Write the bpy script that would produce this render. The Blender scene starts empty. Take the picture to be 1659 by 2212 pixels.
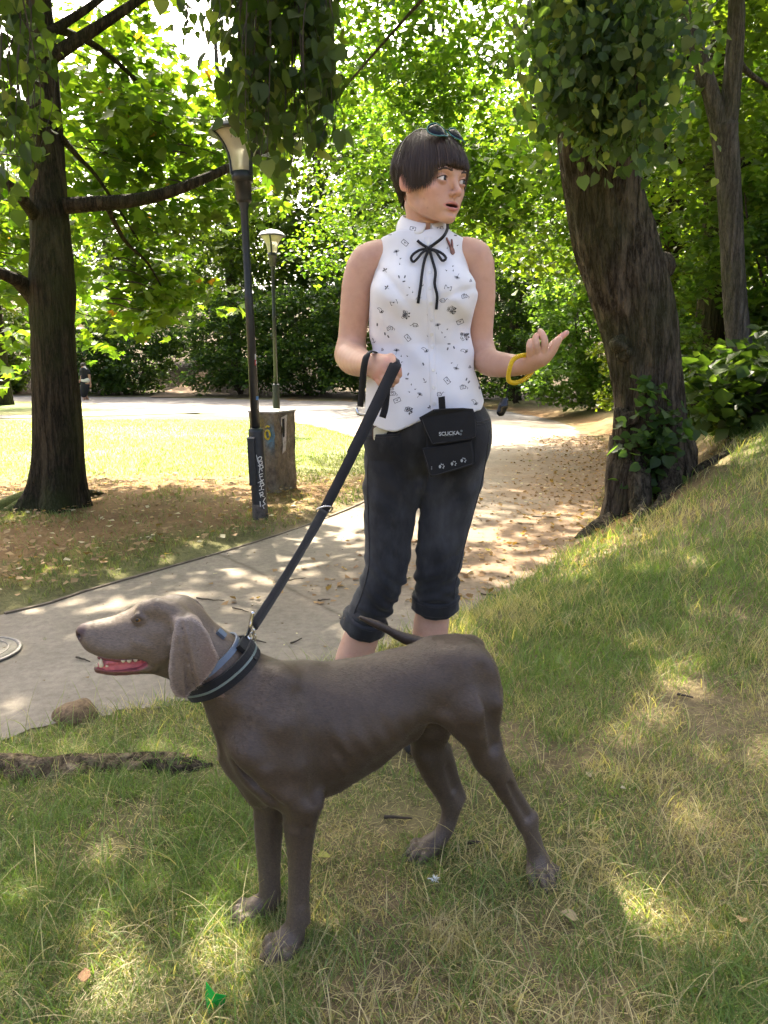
import bpy, bmesh, math, random
import numpy as np
from mathutils import Vector, Matrix
from mathutils.bvhtree import BVHTree

random.seed(7)
RNG = np.random.default_rng(7)
scene = bpy.context.scene
COL = scene.collection

# ------------------------------------------------------------------ camera, sky, sun, exposure
CAM_H, PITCH, FPX = 1.12, math.radians(11.0), 1597.0      # eye height, tilt down, focal length (frame 1659 x 2212)
cam_d = bpy.data.cameras.new('camera')
cam_d.sensor_fit = 'VERTICAL'
cam_d.sensor_height = 24.0
cam_d.lens = 24.0 * FPX / 2212.0
cam_d.clip_start, cam_d.clip_end = 0.05, 2000.0
cam = bpy.data.objects.new('camera', cam_d)
COL.objects.link(cam)
cam.location = (0, 0, CAM_H)
cam.rotation_euler = (math.pi / 2 - PITCH, 0, 0)
scene.camera = cam

SUN_AZ = math.radians(-14.0)        # seen from above: sun stands behind the scene, a little to the left
SUN_EL = math.radians(50.0)
sun_dir = Vector((math.sin(SUN_AZ) * math.cos(SUN_EL), math.cos(SUN_AZ) * math.cos(SUN_EL), math.sin(SUN_EL)))
world = bpy.data.worlds.new('World')
scene.world = world
world.use_nodes = True
wn = world.node_tree.nodes
sky = wn.new('ShaderNodeTexSky')
sky.sky_type = 'NISHITA'
sky.sun_disc = False
sky.sun_elevation = SUN_EL
sky.sun_rotation = SUN_AZ
sky.dust_density = 8.0
sky.air_density = .45
sky.ozone_density = .3
wn['Background'].inputs['Strength'].default_value = 0.15
world.node_tree.links.new(sky.outputs[0], wn['Background'].inputs['Color'])

sun_l = bpy.data.lights.new('sun', 'SUN')
sun_l.energy = 4.5
sun_l.angle = math.radians(0.6)
sun_l.color = (1.0, 0.90, 0.72)
sun_o = bpy.data.objects.new('sun', sun_l)
COL.objects.link(sun_o)
sun_o.rotation_euler = sun_dir.to_track_quat('Z', 'Y').to_euler()

scene.view_settings.view_transform = 'Standard'
scene.view_settings.look = 'None'
scene.view_settings.exposure = 2.68
scene.view_settings.gamma = 1.0
scene.view_settings.use_curve_mapping = False
scene.render.film_transparent = False
cy = scene.cycles
cy.max_bounces = 7
cy.diffuse_bounces = 4
cy.glossy_bounces = 2
cy.transmission_bounces = 5
cy.transparent_max_bounces = 8
cy.caustics_reflective = False
cy.caustics_refractive = False
cy.sample_clamp_indirect = 6.0
cy.use_adaptive_sampling = True
cy.adaptive_threshold = 0.02
cy.use_denoising = True
try:
    cy.denoiser = 'OPENIMAGEDENOISE'
    cy.denoising_input_passes = 'RGB_ALBEDO_NORMAL'
    cy.denoising_prefilter = 'ACCURATE'
except Exception:
    pass

# ------------------------------------------------------------------ helpers: camera geometry -> metres
def ray(u, v):
    x = (u - 829.5) / FPX
    y = -(v - 1106.0) / FPX
    return np.array([x, math.cos(PITCH) + y * math.sin(PITCH), -math.sin(PITCH) + y * math.cos(PITCH)])
EYE = np.array([0, 0, CAM_H])
def at(u, v, Y):
    d = ray(u, v)
    return EYE + d * (Y / d[1])
def gr(u, v, z=0.0):
    d = ray(u, v)
    return EYE + d * ((z - CAM_H) / d[2])
def px(n, Y):                       # n frame units at distance Y -> metres
    return n / FPX * Y * 0.985

def smoothstep(a, b, x):
    t = np.clip((np.asarray(x, float) - a) / (b - a), 0, 1)
    return t * t * (3 - 2 * t)

def vnoise(x, y, seed=0):           # smooth value noise in the plane, 0..1
    x = np.asarray(x, float); y = np.asarray(y, float)
    xi = np.floor(x).astype(np.int64); yi = np.floor(y).astype(np.int64)
    fx = x - xi; fy = y - yi
    fx = fx * fx * (3 - 2 * fx); fy = fy * fy * (3 - 2 * fy)
    def h(a, b):
        n = (a * 374761393 + b * 668265263 + seed * 982451653) & 0x7fffffff
        n = ((n ^ (n >> 13)) * 1274126177) & 0x7fffffff
        return ((n ^ (n >> 16)) & 0xffff) / 65535.0
    return (h(xi, yi) * (1 - fx) + h(xi + 1, yi) * fx) * (1 - fy) + (h(xi, yi + 1) * (1 - fx) + h(xi + 1, yi + 1) * fx) * fy
def fbm(x, y, seed=0, octv=3):
    s = 0; a = .5
    for i in range(octv):
        s = s + a * vnoise(np.asarray(x) * 2 ** i, np.asarray(y) * 2 ** i, seed + i); a *= .5
    return s / (1 - .5 ** octv)

# ------------------------------------------------------------------ helpers: objects
def mesh_from(name, V, F, smooth=True):
    me = bpy.data.meshes.new(name)
    V = np.ascontiguousarray(V, dtype=np.float32).reshape(-1, 3)
    if isinstance(F, np.ndarray):
        n = F.shape[1]
        me.vertices.add(len(V)); me.vertices.foreach_set('co', V.ravel())
        me.loops.add(F.size); me.loops.foreach_set('vertex_index', F.astype(np.int32).ravel())
        me.polygons.add(len(F))
        me.polygons.foreach_set('loop_start', np.arange(0, F.size, n, dtype=np.int32))
        me.polygons.foreach_set('loop_total', np.full(len(F), n, dtype=np.int32))
        me.update(calc_edges=True)
    else:
        me.from_pydata(V.tolist(), [], F)
        me.update()
    if smooth:
        me.polygons.foreach_set('use_smooth', np.ones(len(me.polygons), dtype=bool))
    return me
def link(name, me, mat=None, parent=None):
    o = bpy.data.objects.new(name, me)
    COL.objects.link(o)
    if mat is not None and me is not None and len(me.materials) == 0:
        me.materials.append(mat)
    if parent is not None:
        o.parent = parent
    return o
def thing(name, label, cat, loc=(0, 0, 0), group=None):
    o = bpy.data.objects.new(name, None)
    COL.objects.link(o)
    o.empty_display_size = .1
    o.location = loc
    return tag(o, label, cat, group)
def tag(o, label=None, cat=None, group=None, kind=None):
    if label: o['label'] = label
    if cat: o['category'] = cat
    if group: o['group'] = group
    if kind: o['kind'] = kind
    return o
def child(name, V, F, mat, parent, smooth=True, attrs=None):
    """a mesh in world coordinates hung under a thing (kept in place)"""
    V = np.asarray(V, float).reshape(-1, 3)
    p = parent; off = np.zeros(3)
    while p is not None:
        off = off + np.array(p.location); p = p.parent
    me = mesh_from(name, V - off, F, smooth)
    if attrs:
        for k, a in attrs.items():
            set_attr(me, k, a)
    return link(name, me, mat, parent)
def set_attr(me, name, a):
    a = np.asarray(a, dtype=np.float32)
    if a.ndim == 1:
        at_ = me.attributes.new(name, 'FLOAT', 'POINT'); at_.data.foreach_set('value', a)
    else:
        if a.shape[1] == 3:
            a = np.concatenate([a, np.ones((len(a), 1), np.float32)], 1)
        at_ = me.attributes.new(name, 'FLOAT_COLOR', 'POINT'); at_.data.foreach_set('color', np.ascontiguousarray(a).ravel())

class MB:
    """collects pieces into one mesh"""
    def __init__(s): s.V = []; s.F = []; s.n = 0
    def add(s, V, F):
        V = np.asarray(V, float).reshape(-1, 3)
        s.V.append(V)
        s.F += [tuple(int(i) + s.n for i in f) for f in F]
        s.n += len(V)
        return s
    def build(s, name, mat, parent=None, smooth=True):
        return child(name, np.concatenate(s.V), s.F, mat, parent, smooth)

def frames(P):
    P = np.asarray(P, float)
    T = np.gradient(P, axis=0); T /= np.linalg.norm(T, axis=1)[:, None] + 1e-12
    ref = np.array([0, 0, 1.]) if abs(T[0][2]) < .9 else np.array([1., 0, 0])
    U = []; u = np.cross(T[0], ref); u /= np.linalg.norm(u)
    for t in T:
        u = u - t * np.dot(u, t); u /= np.linalg.norm(u) + 1e-12
        U.append(u.copy())
    U = np.array(U); W = np.cross(T, U)
    return T, U, W
def tube(P, R, n=8, cap=True, wob=0, seed=0, sq=None):
    P = np.asarray(P, float); R = np.broadcast_to(np.asarray(R, float), (len(P),))
    T, U, W = frames(P)
    a = np.linspace(0, 2 * math.pi, n, endpoint=False)
    ca, sa = np.cos(a), np.sin(a)
    V = P[:, None, :] + (U[:, None, :] * ca[None, :, None] + W[:, None, :] * sa[None, :, None]) * R[:, None, None]
    m = len(P)
    V = V.reshape(-1, 3)
    F = []
    for i in range(m - 1):
        for j in range(n):
            F.append((i * n + j, i * n + (j + 1) % n, (i + 1) * n + (j + 1) % n, (i + 1) * n + j))
    if cap:
        F.append(tuple(range(n))[::-1]); F.append(tuple((m - 1) * n + j for j in range(n)))
    return V, F
def spline(P, n):
    """Catmull-Rom through rows of P (any width)"""
    P = np.asarray(P, float); m = len(P)
    Q = np.concatenate([2 * P[:1] - P[1:2], P, 2 * P[-1:] - P[-2:-1]])
    out = []
    for t in np.linspace(0, m - 1 - 1e-9, n):
        i = int(t); f = t - i
        a, b, c, d = Q[i:i + 4]
        out.append(.5 * ((2 * b) + (c - a) * f + (2 * a - 5 * b + 4 * c - d) * f * f + (3 * b - a - 3 * c + d) * f ** 3))
    return np.array(out)
def box(c, s, R=None):
    c = np.asarray(c, float); s = np.asarray(s, float) / 2
    V = np.array([[x, y, z] for x in (-1, 1) for y in (-1, 1) for z in (-1, 1)], float) * s
    if R is not None: V = V @ np.asarray(R).T
    return V + c, [(0, 1, 3, 2), (4, 6, 7, 5), (0, 4, 5, 1), (2, 3, 7, 6), (0, 2, 6, 4), (1, 5, 7, 3)]
def lathe(prof, n=24, c=(0, 0, 0), R=None):
    V = []; F = []
    for r, z in prof:
        for j in range(n):
            a = 2 * math.pi * j / n
            V.append((r * math.cos(a), r * math.sin(a), z))
    m = len(prof)
    for i in range(m - 1):
        for j in range(n):
            F.append((i * n + j, i * n + (j + 1) % n, (i + 1) * n + (j + 1) % n, (i + 1) * n + j))
    F.append(tuple(range(n))[::-1]); F.append(tuple((m - 1) * n + j for j in range(n)))
    V = np.array(V)
    if R is not None: V = V @ np.asarray(R).T
    return V + np.asarray(c), F
def ribbon(P, Wd, thick=.0022, side=None):
    """flat strap along P; side = width direction per point"""
    P = np.asarray(P, float); n = len(P)
    T = np.gradient(P, axis=0); T /= np.linalg.norm(T, axis=1)[:, None] + 1e-12
    S = np.broadcast_to(np.asarray(side, float), P.shape).copy()
    S -= T * np.sum(S * T, 1)[:, None]; S /= np.linalg.norm(S, axis=1)[:, None] + 1e-12
    N = np.cross(T, S)
    Wd = np.broadcast_to(np.asarray(Wd, float), (n,))[:, None] / 2
    h = thick / 2
    V = np.stack([P + S * Wd + N * h, P - S * Wd + N * h, P - S * Wd - N * h, P + S * Wd - N * h], 1).reshape(-1, 3)
    F = []
    for i in range(n - 1):
        for j in range(4):
            F.append((i * 4 + j, i * 4 + (j + 1) % 4, i * 4 + 4 + (j + 1) % 4, i * 4 + 4 + j))
    F.append((3, 2, 1, 0)); F.append((n * 4 - 4, n * 4 - 3, n * 4 - 2, n * 4 - 1))
    return V, F

# ------------------------------------------------------------------ helpers: materials
def material(name):
    m = bpy.data.materials.new(name); m.use_nodes = True
    nt = m.node_tree
    return m, nt.nodes, nt.links, nt.nodes['Principled BSDF']
def ramp(N, stops):
    r = N.new('ShaderNodeValToRGB')
    e = r.color_ramp.elements
    while len(e) < len(stops): e.new(0.5)
    for i, (p, c) in enumerate(stops):
        e[i].position = p; e[i].color = (*c, 1) if len(c) == 3 else c
    return r
def noise(N, L, scale, detail=3, rough=.6, vec=None, stretch=None):
    t = N.new('ShaderNodeTexNoise')
    t.inputs['Scale'].default_value = scale; t.inputs['Detail'].default_value = detail; t.inputs['Roughness'].default_value = rough
    if vec is not None:
        if stretch:
            mp = N.new('ShaderNodeMapping'); mp.inputs['Scale'].default_value = stretch
            L.new(vec, mp.inputs['Vector']); vec = mp.outputs[0]
        L.new(vec, t.inputs['Vector'])
    return t
def coords(N, kind='Object'):
    return N.new('ShaderNodeTexCoord').outputs[kind]
def mixc(N, L, f, a, b, mode='MIX'):
    m = N.new('ShaderNodeMix'); m.data_type = 'RGBA'; m.blend_type = mode
    for k, s in ((0, f), (6, a), (7, b)):
        if hasattr(s, 'is_linked') or isinstance(s, bpy.types.NodeSocket): L.new(s, m.inputs[k])
        elif isinstance(s, (int, float)): m.inputs[k].default_value = s
        else: m.inputs[k].default_value = (*s, 1)
    return m.outputs[2]
def bump(N, L, h, strength, dist, bsdf):
    b = N.new('ShaderNodeBump'); b.inputs['Strength'].default_value = strength; b.inputs['Distance'].default_value = dist
    L.new(h, b.inputs['Height']); L.new(b.outputs[0], bsdf.inputs['Normal'])
def simple(name, col, rough=.6, metal=0, var=.15, scale=30, bumps=0, bdist=.002, spec=.5):
    m, N, L, B = material(name)
    c = coords(N)
    n = noise(N, L, scale, 4, .6, c)
    r = ramp(N, [(.3, tuple(x * (1 - var) for x in col)), (.7, tuple(min(1, x * (1 + var)) for x in col))])
    L.new(n.outputs[0], r.inputs[0]); L.new(r.outputs[0], B.inputs['Base Color'])
    B.inputs['Roughness'].default_value = rough; B.inputs['Metallic'].default_value = metal
    B.inputs['Specular IOR Level'].default_value = spec
    if bumps: bump(N, L, n.outputs[0], bumps, bdist, B)
    return m

# ------------------------------------------------------------------ helpers: bodies as one smooth skin (blended volumes -> surface net)
class Field:
    def __init__(s): s.ops = []
    def op(s, kind, fn, lo, hi, k):
        s.ops.append((kind, fn, np.asarray(lo, float) - k * 1.5 - .006, np.asarray(hi, float) + k * 1.5 + .006, k)); return s
    def cone(s, a, b, ra, rb, k=.02, kind='u', sc=None):
        a = np.asarray(a, float); b = np.asarray(b, float)
        ab = b - a; L2 = float(ab @ ab) + 1e-12
        def fn(P):
            t = np.clip(((P - a) @ ab) / L2, 0, 1)
            q = P - a - t[:, None] * ab
            return np.sqrt((q * q).sum(1)) - (ra + (rb - ra) * t)
        r = max(ra, rb)
        return s.op(kind, fn, np.minimum(a, b) - r, np.maximum(a, b) + r, k)
    def chain(s, pts, k=.02, kind='u', n=0):
        pts = np.array([list(p) + [r] for p, r in pts], float)
        if n: pts = spline(pts, n)
        p4 = pts.astype(np.float32)
        A = p4[:-1, :3]; AB = p4[1:, :3] - A; L2 = (AB * AB).sum(1) + np.float32(1e-12)
        RA = p4[:-1, 3]; DRr = p4[1:, 3] - RA
        def fn(P):
            out = None
            for a, ab, l2, ra, dr in zip(A, AB, L2, RA, DRr):
                t = np.clip(((P - a) @ ab) / l2, 0, 1)
                q = P - a - t[:, None] * ab
                d = np.sqrt(np.einsum('ij,ij->i', q, q)) - (ra + dr * t)
                if out is None: out = d
                else:
                    h = np.maximum(.004 - np.abs(out - d), 0)
                    out = np.minimum(out, d) - h * h * 31.0
            return out
        r = pts[:, 3:4]
        return s.op(kind, fn, (pts[:, :3] - r).min(0), (pts[:, :3] + r).max(0), k)
    def ell(s, c, r, R=None, k=.02, kind='u'):
        c = np.asarray(c, float); r = np.asarray(r, float)
        R = np.eye(3) if R is None else np.asarray(R, float)      # columns = axes
        c4, R4, r4 = c.astype(np.float32), R.astype(np.float32), r.astype(np.float32)
        def fn(P, c=c4, R=R4, r=r4):
            q = (P - c) @ R
            k0 = np.sqrt(((q / r) ** 2).sum(1)); k1 = np.sqrt(((q / r ** 2) ** 2).sum(1)) + 1e-9
            return k0 * (k0 - 1) / k1
        e = np.sqrt(((R * r) ** 2).sum(1))
        return s.op(kind, fn, c - e, c + e, k)
    def fn(s, f, lo, hi, k=.01, kind='u'):
        return s.op(kind, f, lo, hi, k)
    @staticmethod
    def ev(P, ops):
        f = np.full(len(P), 10.0, np.float32)
        for kind, fn, lo, hi, k in ops:
            d = fn(P)
            if kind == 'u':
                h = np.maximum(k - np.abs(f - d), 0) / k
                f = np.minimum(f, d) - h * h * k * .25
            elif kind == 's':
                h = np.maximum(k - np.abs(f + d), 0) / k
                f = np.maximum(f, -d) + h * h * k * .25
            elif kind == 'i':
                h = np.maximum(k - np.abs(f - d), 0) / k
                f = np.maximum(f, d) + h * h * k * .25
            else:
                f = f + d
        return f
    def mesh(s, h, nb=14):
        un = [o for o in s.ops if o[0] == 'u']
        lo = np.min([o[2] for o in un], 0) - 2 * h; hi = np.max([o[3] for o in un], 0) + 2 * h
        B = h * nb
        dims = np.ceil((hi - lo) / B).astype(int)
        g = np.stack(np.meshgrid(*[np.arange(d) for d in dims], indexing='ij'), -1).reshape(-1, 3)
        f = np.full(len(g), 10.0)
        cen = lo + (g + .5) * B
        for i in range(0, len(g), 20000):
            f[i:i + 20000] = s.ev(cen[i:i + 20000].astype(np.float32), s.ops)
        g = g[np.abs(f) < B * 1.15 + .004]
        S = int(dims.max() * nb + 4)
        ar = np.arange(nb + 1)
        loc = np.stack(np.meshgrid(ar, ar, ar, indexing='ij'), -1).reshape(-1, 3)
        keys = []; verts = []; quads = []
        cor = np.array([[x, y, z] for x in (0, 1) for y in (0, 1) for z in (0, 1)])
        edges = [(a, b) for a in range(8) for b in range(a + 1, 8) if np.abs(cor[a] - cor[b]).sum() == 1]
        for b in g:
            bl = lo + b * B; bh = bl + B
            ops = [o for o in s.ops if np.all(o[2] <= bh + h) and np.all(o[3] >= bl - h)]
            if not ops: continue
            F = s.ev((bl + loc * h).astype(np.float32), ops).reshape(nb + 1, nb + 1, nb + 1)
            I = F < 0
            if I.all() or not I.any(): continue
            cnt = sum(I[x:nb + x, y:nb + y, z:nb + z].astype(np.int8) for x in (0, 1) for y in (0, 1) for z in (0, 1))
            c = np.argwhere((cnt > 0) & (cnt < 8))
            if len(c) == 0: continue
            vals = np.stack([F[c[:, 0] + q[0], c[:, 1] + q[1], c[:, 2] + q[2]] for q in cor], 1)
            acc = np.zeros((len(c), 3)); num = np.zeros(len(c))
            for a, e in edges:
                va, ve = vals[:, a], vals[:, e]
                m = (va < 0) != (ve < 0)
                t = np.where(m, va / np.where(m, va - ve, 1), 0)
                p = cor[a] + (cor[e] - cor[a]) * t[:, None]
                acc += p * m[:, None]; num += m
            verts.append(bl + (c + acc / num[:, None]) * h)
            gi = c + b * nb + 1
            keys.append((gi[:, 0] * S + gi[:, 1]) * S + gi[:, 2])
            gb = b * nb + 1
            for ax in range(3):
                sl0 = [slice(0, nb)] * 3; sl1 = [slice(0, nb)] * 3
                sl1[ax] = slice(1, nb + 1)
                A, Bv = I[tuple(sl0)], I[tuple(sl1)]
                e = np.argwhere(A != Bv)
                if len(e) == 0: continue
                ins = A[e[:, 0], e[:, 1], e[:, 2]]
                ge = e + gb
                a1, a2 = (ax + 1) % 3, (ax + 2) % 3
                q = []
                for d1, d2 in ((0, 0), (-1, 0), (-1, -1), (0, -1)):
                    w = ge.copy(); w[:, a1] += d1; w[:, a2] += d2
                    q.append((w[:, 0] * S + w[:, 1]) * S + w[:, 2])
                q = np.stack(q, 1)
                q[~ins] = q[~ins][:, ::-1]
                quads.append(q)
        keys = np.concatenate(keys); verts = np.concatenate(verts); quads = np.concatenate(quads)
        o = np.argsort(keys); keys = keys[o]; verts = verts[o]
        ix = np.clip(np.searchsorted(keys, quads), 0, len(keys) - 1)
        miss = np.unique(quads[keys[ix] != quads])
        if len(miss):                                   # cells on a seam between blocks
            ci = np.stack([miss // (S * S), (miss // S) % S, miss % S], 1) - 1
            vals = np.stack([s.ev((lo + (ci + q) * h).astype(np.float32), s.ops) for q in cor], 1)
            acc = np.zeros((len(ci), 3)); num = np.zeros(len(ci))
            for a, e in edges:
                va, ve = vals[:, a], vals[:, e]
                m = (va < 0) != (ve < 0)
                t = np.where(m, va / np.where(m, va - ve, 1), 0)
                acc += (cor[a] + (cor[e] - cor[a]) * t[:, None]) * m[:, None]; num += m
            p = np.where(num[:, None] > 0, acc / np.maximum(num, 1)[:, None], .5)
            keys = np.concatenate([keys, miss]); verts = np.concatenate([verts, lo + (ci + p) * h])
            o = np.argsort(keys); keys = keys[o]; verts = verts[o]
            ix = np.clip(np.searchsorted(keys, quads), 0, len(keys) - 1)
        return verts, ix
def relax(V, F, it=1, w=.5):
    """light smoothing of a surface net"""
    E = np.concatenate([F[:, [0, 1]], F[:, [1, 2]], F[:, [2, 3]], F[:, [3, 0]]])
    E = np.concatenate([E, E[:, ::-1]])
    deg = np.bincount(E[:, 0], minlength=len(V)).astype(float)
    for _ in range(it):
        A = np.stack([np.bincount(E[:, 0], V[E[:, 1], k], minlength=len(V)) for k in range(3)], 1) / np.maximum(deg, 1)[:, None]
        V = V * (1 - w) + A * w
    return V
def near(P, a, b=None):
    """distance of points to a point or segment"""
    a = np.asarray(a, float)
    if b is None: return np.sqrt(((P - a) ** 2).sum(1))
    ab = np.asarray(b, float) - a
    t = np.clip(((P - a) @ ab) / (ab @ ab), 0, 1)
    return np.sqrt(((P - a - t[:, None] * ab) ** 2).sum(1))
def poly_sd(x, y, poly):
    """signed distance to a closed polygon"""
    poly = np.asarray(poly, float); n = len(poly)
    d = np.full(x.shape, 1e9); s = np.ones(x.shape)
    for i in range(n):
        a = poly[i]; b = poly[i - 1]
        ex, ey = b[0] - a[0], b[1] - a[1]
        wx, wy = x - a[0], y - a[1]
        t = np.clip((wx * ex + wy * ey) / (ex * ex + ey * ey), 0, 1)
        d = np.minimum(d, (wx - ex * t) ** 2 + (wy - ey * t) ** 2)
        c1 = y >= a[1]; c2 = y < b[1]; c3 = ex * wy > ey * wx
        flip = (c1 & c2 & c3) | (~c1 & ~c2 & ~c3)
        s = np.where(flip, -s, s)
    return s * np.sqrt(d)
# ------------------------------------------------------------------ terrain
RIGHT_EDGE = np.array([(-9, -5), (-4.2, -1.0), (-2.4, .9), (-1.18, 2.09), (-.64, 2.41), (-.2, 2.70), (.36, 3.25), (1.2, 4.6), (2.05, 7.0), (2.8, 8.9), (3.6, 12.7), (3.9, 18.0), (3.0, 24.0), (0, 28.5), (-4.0, 31.0), (-9, 33.5), (-18, 37)])
LEFT_EDGE = np.array([(-11, -3.2), (-5.2, .1), (-3.2, 1.85), (-1.77, 3.25), (-1.52, 3.62), (-.80, 4.81), (-.19, 6.2), (.22, 8.0), (.18, 10.4), (-.55, 13.0), (-1.7, 16.0), (-4.2, 19.5), (-7.0, 23.0), (-10.5, 26.5), (-13, 28.5), (-20, 32)])
RE = spline(RIGHT_EDGE, 160); LE = spline(LEFT_EDGE, 160)
RE4, LE4 = RE[::3], LE[::3]
def side_of(x, y, line):
    """signed distance to a polyline, positive on its right-hand (east / near) side"""
    x = np.asarray(x, float); y = np.asarray(y, float)
    sh = x.shape; x = x.ravel(); y = y.ravel()
    best = np.full(x.shape, 1e9); sg = np.ones(x.shape)
    for a, b in zip(line[:-1], line[1:]):
        dx, dy = b - a
        t = np.clip(((x - a[0]) * dx + (y - a[1]) * dy) / (dx * dx + dy * dy), 0, 1)
        ex, ey = x - a[0] - t * dx, y - a[1] - t * dy
        d = ex * ex + ey * ey
        c = dx * ey - dy * ex
        m = d < best
        best = np.where(m, d, best); sg = np.where(m, np.where(c < 0, 1.0, -1.0), sg)
    return (np.sqrt(best) * sg).reshape(sh)
def ground_h(x, y, fine=True):
    x = np.asarray(x, float); y = np.asarray(y, float)
    s = side_of(x, y, RE4)
    base = -.0065 * np.clip(y - 4, 0, 26)
    near = np.clip(.028 + .09 * (x + .2), .0, .25) * smoothstep(6.5, 3.0, y)
    A = np.interp(y, [1.6, 2.5, 3.5, 5.0, 7.0, 12.0, 18.0, 24.0], [0, .08, .30, .70, .82, .50, .25, .1])
    bank = near + A * smoothstep(0, 1.5, s) + .10 * smoothstep(.8, 6, s) * smoothstep(3, 5, y)
    z = base + bank * smoothstep(-.10, .30, s)
    sl = side_of(x, y, LE4)
    lawn = smoothstep(.02, -.25, sl)
    z = z + lawn * .035 + .04 * lawn * (fbm(x * .6, y * .6, 5) - .5)
    z = z + .17 * np.clip(y - 36, 0, 60) * smoothstep(36, 42, y)
    if fine:
        z = z + smoothstep(.05, .5, s) * (.030 * (fbm(x * 2.2, y * 2.2, 11) - .5) * smoothstep(.5, 3.5, y) + .014 * (fbm(x * 9, y * 9, 3) - .5))
    return z if z.shape else float(z)

def mat_ground():
    m, N, L, B = material('soil_and_turf')
    a = N.new('ShaderNodeAttribute'); a.attribute_name = 'tint'
    c = coords(N)
    n1 = noise(N, L, 3.0, 6, .7, c); n2 = noise(N, L, 38, 5, .75, c); n3 = noise(N, L, 420, 3, .75, c)
    r1 = ramp(N, [(.3, (.70, .68, .64)), (.7, (1.22, 1.2, 1.12))]); L.new(n1.outputs[0], r1.inputs[0])
    r2 = ramp(N, [(.28, (.45, .44, .42)), (.5, (1, 1, 1)), (.75, (1.5, 1.42, 1.2))]); L.new(n2.outputs[0], r2.inputs[0])
    r3 = ramp(N, [(.3, (.6, .6, .6)), (.7, (1.35, 1.3, 1.2))]); L.new(n3.outputs[0], r3.inputs[0])
    x = mixc(N, L, 1.0, a.outputs['Color'], r1.outputs[0], 'MULTIPLY'); x = mixc(N, L, .8, x, r2.outputs[0], 'MULTIPLY'); x = mixc(N, L, .7, x, r3.outputs[0], 'MULTIPLY')
    L.new(x, B.inputs['Base Color']); B.inputs['Roughness'].default_value = .95; B.inputs['Specular IOR Level'].default_value = .1
    bump(N, L, n2.outputs[0], .6, .02, B)
    return m
def warp(lo, hi, c, n, p=2.4):
    t = np.linspace(-1, 1, n)
    w = np.sign(t) * np.abs(t) ** p
    return np.where(w < 0, c + w * (c - lo), c + w * (hi - c))
def ground_tint(x, y):
    s = side_of(x, y, RE4); sl = side_of(x, y, LE4)
    col = np.tile(np.array([.190, .155, .100]), (len(x), 1))
    n = fbm(x * 1.3, y * 1.3, 21); n2 = fbm(x * .5 + 7, y * .5, 9)
    g = smoothstep(.40, .62, n)[:, None]
    col = col * (1 - g * .6) + np.array([.115, .140, .055]) * g * .6
    lawn = (smoothstep(-.1, -.5, sl) * smoothstep(6.6, 8.2, y + (n - .5) * 2.5))[:, None]
    lc = np.array([.16, .215, .085]) * (1 - smoothstep(.45, .7, n2))[:, None] + np.array([.26, .27, .14]) * smoothstep(.45, .7, n2)[:, None]
    col = col * (1 - lawn) + lc * lawn
    nearl = (smoothstep(-.1, -.4, sl) * smoothstep(8.2, 6.6, y + (n - .5) * 2.5))[:, None]
    dirt = np.array([.20, .130, .070]) * (1 - g * .5) + np.array([.10, .12, .04]) * g * .5
    col = col * (1 - nearl) + dirt * nearl
    strip = (smoothstep(.0, .15, s) * smoothstep(1.1, .3, s) * smoothstep(3.6, 4.8, y))[:, None]           # bare leaf-strewn edge of the bank
    col = col * (1 - strip) + np.array([.17, .105, .055]) * strip
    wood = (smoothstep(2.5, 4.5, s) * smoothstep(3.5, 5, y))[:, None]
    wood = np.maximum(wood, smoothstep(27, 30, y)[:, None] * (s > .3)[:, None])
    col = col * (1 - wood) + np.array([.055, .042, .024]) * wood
    return col
gx = np.unique(np.concatenate([warp(-70, 70, 0, 150), np.linspace(-3.0, 3.0, 90)])); gy = np.unique(np.concatenate([warp(-30, 110, 3, 170), np.linspace(.6, 7.0, 110)]))
GX, GY = np.meshgrid(gx, gy)
GZ = ground_h(GX, GY)
gV = np.stack([GX, GY, GZ], -1).reshape(-1, 3)
ny_, nx_ = GX.shape
ii = np.arange(ny_ * nx_).reshape(ny_, nx_)
gF = np.stack([ii[:-1, :-1], ii[:-1, 1:], ii[1:, 1:], ii[1:, :-1]], -1).reshape(-1, 4)
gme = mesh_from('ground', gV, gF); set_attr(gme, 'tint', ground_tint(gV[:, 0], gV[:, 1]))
ground = tag(link('ground', gme, mat_ground()), 'dry grassy ground rising to a bank on the right', None, None, 'structure')

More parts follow.
